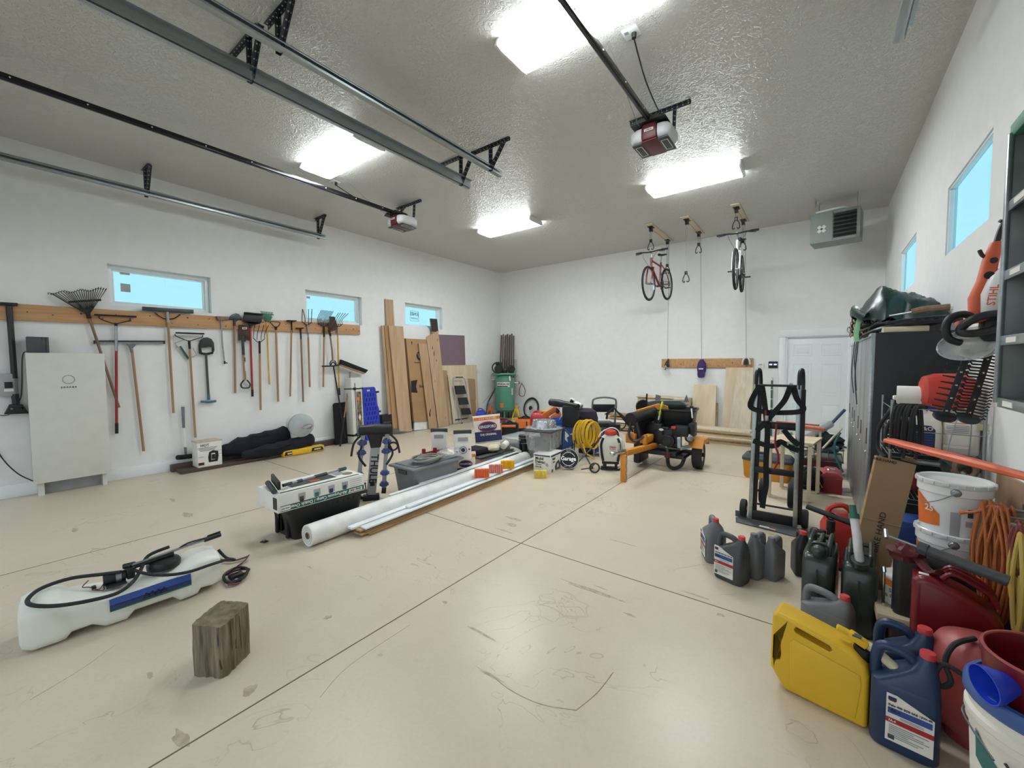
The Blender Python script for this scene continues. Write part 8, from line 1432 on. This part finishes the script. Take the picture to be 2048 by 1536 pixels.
# tank axis: from the near left end to the far right end, seen on the floor
A0, A1 = V((-3.50, .10, 0)), V((-3.43, 1.01, 0)); ax_t = (A1-A0); LT = ax_t.length; ax_t.normalize(); sd = V((ax_t.y, -ax_t.x, 0))   # sd points at the camera
def tp_(u, s, z): return A0+ax_t*(u*LT)+sd*s+V((0, 0, z))
b = B('tank_plastic'); R_ = []
for u, wl2, wr2, h, z0 in ((0, .10, .10, .20, .03), (.012, .14, .15, .235, .012), (.05, .15, .175, .25, 0), (.15, .15, .18, .252, 0), (.185, .15, .17, .235, .0), (.21, .14, .165, .215, .03), (.30, .14, .165, .20, .035), (.36, .14, .175, .19, .0), (.46, .14, .175, .175, .0), (.50, .14, .16, .175, .035), (.70, .14, .16, .19, .035), (.74, .14, .175, .205, .0), (.80, .15, .175, .225, 0), (.84, .15, .165, .235, .0), (.86, .15, .16, .24, .03), (.94, .15, .16, .24, .025), (.985, .14, .145, .23, .03), (1.0, .10, .10, .20, .05)):
    R_.append([tp_(u, q[0]+(wr2-wl2)/2, z0+(q[1]+.5)*(h-z0)) for q in [(p[0], p[1]) for p in srect(wl2+wr2, 1., 28, 5)]])
b.loft(R_); part(t, 'tank', b, world=True)
b = B('navy'); 
def onface(b, u0, u1, z0, z1, s=.172):
    q = [tp_(u0, s, z0), tp_(u1, s, z0+.005), tp_(u1, s-.01, z1+.012), tp_(u0, s-.01, z1)]; b.add(q+[p-sd*.012 for p in q], [(0, 1, 2, 3), (7, 6, 5, 4), (0, 4, 5, 1), (1, 5, 6, 2), (2, 6, 7, 3), (3, 7, 4, 0)])
onface(b, .38, .80, .108, .135, .186); b.m('blue_label'); onface(b, .38, .80, .135, .165, .184); b.m('green_pipe'); onface(b, .38, .80, .098, .107, .1865)
b.m('black'); p = tp_(.585, .189, .133); 
for k in range(4): q = p+ax_t*(.028*k-.04); b.bar(q+V((0, 0, -.016)), q+ax_t*.014+V((0, 0, .016)), .005, .004); b.bar(q+ax_t*.014+V((0, 0, .016)), q+ax_t*.028+V((0, 0, -.016)), .005, .004)
part(t, 'decal', b, world=True)
b = B('black'); c = tp_(.68, .0, .19); b.lathe([(.001, 0), (.088, 0), (.09, .03), (.08, .045), (.05, .052), (.001, .055)], c+V((0, 0, .02)), 30); part(t, 'lid', b, world=True)
b = B('black'); c = tp_(.42, .03, .19); b.box(c+V((0, 0, .018)), (.12, .09, .012), .004); b.cyl(c+V((-.01, -.05, .045)), c+V((.0, .05, .045)), .032, n=20); b.m('steel').cyl(c+V((.0, .005, .045)), c+V((.003, .03, .045)), .0335, n=20); b.m('black').box(c+V((-.0, .07, .055)), (.07, .04, .07), .008); b.box(c+V((-.03, .09, .08)), (.03, .03, .04), .006); part(t, 'pump', b, world=True)
b = B('maroon'); b.tube([c+V((0, -.05, .03)), tp_(.34, .06, .205), tp_(.30, .02, .22), tp_(.27, .0, .225), tp_(.30, -.04, .24)], .003, 5); b.tube([c+V((0, -.05, .02)), tp_(.36, .08, .20), tp_(.31, .05, .21)], .003, 5); b.m('black').box(tp_(.32, .03, .215), (.03, .02, .015), .003); part(t, 'wiring', b, world=True)
b = B('rubber'); zt = .262
b.tube([tp_(.45, .05, .27), tp_(.36, .0, .27), tp_(.22, -.06, .275), tp_(.10, -.03, .275), tp_(.045, .06, .27), tp_(.06, .15, .262), tp_(.16, .195, .235), tp_(.30, .20, .21), tp_(.42, .185, .20), tp_(.50, .12, .215), tp_(.55, .05, .25), tp_(.60, -.02, .30), tp_(.72, -.03, .32)], .0105, 9)
b.tube([tp_(.47, .0, .29), tp_(.55, .08, .24), tp_(.65, .16, .215), tp_(.78, .195, .20), tp_(.92, .20, .205), tp_(1.04, .14, .18), tp_(1.10, .06, .13), tp_(1.06, .0, .14), tp_(1.02, -.04, .2)], .0095, 9); part(t, 'hose', b, world=True)
t = thing('spray_wand', 'steel spray wand with black grip lying across the top of the white tank', 'spray wand', tp_(.7, 0, .3)); a, c = tp_(.49, .03, .285), tp_(1.04, -.05, .305)
b = B('steel'); b.tube([a, a.lerp(c, .85)], .0085, 8, sub=1); part(t, 'tube', b, world=True); b = B('black'); b.tube([a.lerp(c, .80), c], .0165, 10, sub=1); b.bar(a.lerp(c, .84)+V((0, 0, .02)), c+V((0, 0, .022)), .008, .008); b.tube([a+V((0, 0, -.015)), a.lerp(c, .45)+V((0, 0, -.018))], .014, 8, sub=1); b.tube([a+V((-.02, -.02, 0)), a+V((0, .02, .005))], .016, 8, sub=1); b.tube([a.lerp(c, .5)+V((0, 0, .0)), a.lerp(c, .62)+V((0, 0, .018)), a.lerp(c, .82)+V((0, 0, .01))], .006, 6); part(t, 'grip', b, world=True)
# brown strap and straps at the far end
b = B('black'); b.tube([tp_(1.03, .04, .03), tp_(1.12, .0, .04), tp_(1.18, .08, .04), tp_(1.12, .18, .03), tp_(1.03, .16, .02)], .010, 7, True); b.m('maroon').tube([tp_(1.03, .02, .02), tp_(1.1, .06, .05), tp_(1.16, .02, .025), tp_(1.2, .05, .02), tp_(1.15, .12, .03)], .009, 7); b.tube([tp_(1.02, .18, .02), tp_(1.08, .2, .015), tp_(1.12, .14, .02)], .011, 7, flat=(1, .5)); b.m('steel').cyl(tp_(1.08, .16, .012), tp_(1.08, .16, .03), .012, n=10); b.m('black').box(tp_(1.1, .08, .02), (.06, .09, .03), .01); solo('strap_bundle', b, 'tangled brown and black strap bundle at the far end of the white tank', 'strap')
b = B('maroon'); b.tube([fl(435, 1118, .02), fl(462, 1122, .02), fl(490, 1115, .02), fl(497, 1112, .03), fl(485, 1125, .012), fl(466, 1138, .006)], .013, 7, flat=(1, .3)); solo('brown_strap', b, 'flat brown strap end bent on the floor beyond the strap bundle', 'strap')
# weathered wood block
t = thing('timber_block', 'short weathered square timber block standing on end in the foreground', 'wood block', (-2.37, .70, 0))
f0, f1, f2 = fl(385, 1352), fl(448, 1358), fl(503, 1304); f3 = f0+(f2-f1); f0.z = f1.z = f2.z = f3.z = 0
foot = [f0, f1, f2, f3]; Hh = .272; Hs = [.262, .262, .275, .275]
b = B('old_wood'); nseg = 12; ring0 = []
def edge_pts():
    o = []
    for i in range(4):
        p, q = foot[i], foot[(i+1) % 4]; d = (q-p).normalized(); n_ = V((d.y, -d.x, 0)); L = (q-p).length
        for k in range(nseg):
            u = (k+.5)/nseg; dent = .0025*math.sin(u*31+i*3)+.002*math.sin(u*67+i)-(.006 if (i == 0 and k in (7,)) or (i == 1 and k in (3,)) else 0)
            if k in (0, nseg-1): dent -= .004
            o.append((p+d*(L*u)+n_*dent, Hs[i]+(Hs[(i+1) % 4]-Hs[i])*u))
    return o
E_p = edge_pts(); Rr = []
for f in (0, .03, .25, .5, .75, .97, 1.): Rr.append([V((p.x*(1)+.0015*math.sin(f*9+i), p.y+.0015*math.cos(f*7+i*2), hh*f+(0 if f < 1 else .0))) for i, (p, hh) in enumerate(E_p)])
b.loft(Rr, cap=False); b.add(Rr[0], [tuple(range(len(Rr[0])))]); part(t, 'bark_sides', b, world=True)
b = B('old_wood_end'); top = Rr[-1]; ctr = sum(top, V((0, 0, 0)))/len(top); n_ = len(top); b.add([p for p in top]+[ctr+V((0, 0, .0015))], [(i, (i+1) % n_, n_) for i in range(n_)]); 
part(t, 'end_grain', b, world=True)
b = B('darktip'); d = (f1-f0).normalized(); n1 = V((d.y, -d.x, 0)); o_ = f0+d*((f1-f0).length*.86)+n1*.0008
b.prism([(-.004, .255), (.004, .26), (.006, .18), (.003, .12), (.016, .05), (.012, .045), (-.001, .10), (-.002, .18)], .002, facing(o_, n1)); d2 = (f2-f1).normalized(); n2 = V((d2.y, -d2.x, 0)); o2 = f1+d2*((f2-f1).length*.42)+n2*.0008
b.prism([(-.004, .13), (.003, .15), (.006, .13), (.003, .11), (.008, .095), (.0, .10)], .002, facing(o2, n2)); b.prism([(-.03, .255), (-.027, .26), (-.02, .12), (-.022, .1)], .0015, facing(o2, n2)); b.prism([(.03, .25), (.032, .25), (.04, .08), (.038, .07)], .0015, facing(o2, n2)); part(t, 'crack', b, world=True)
p = fl(528, 1084); t = thing('anchor_bolt', 'small rusty bolt on a square plate lying on the floor by the black tote', 'bolt', (p.x, p.y, 0), .4); b = B('rust'); b.box((0, 0, .004), (.055, .04, .006), .002); b.m('steel').cyl((0, 0, .006), (0, 0, .018), .012, n=6); b.sph((.012, .0, .018), .008, 8); part(t, 'plate', b)
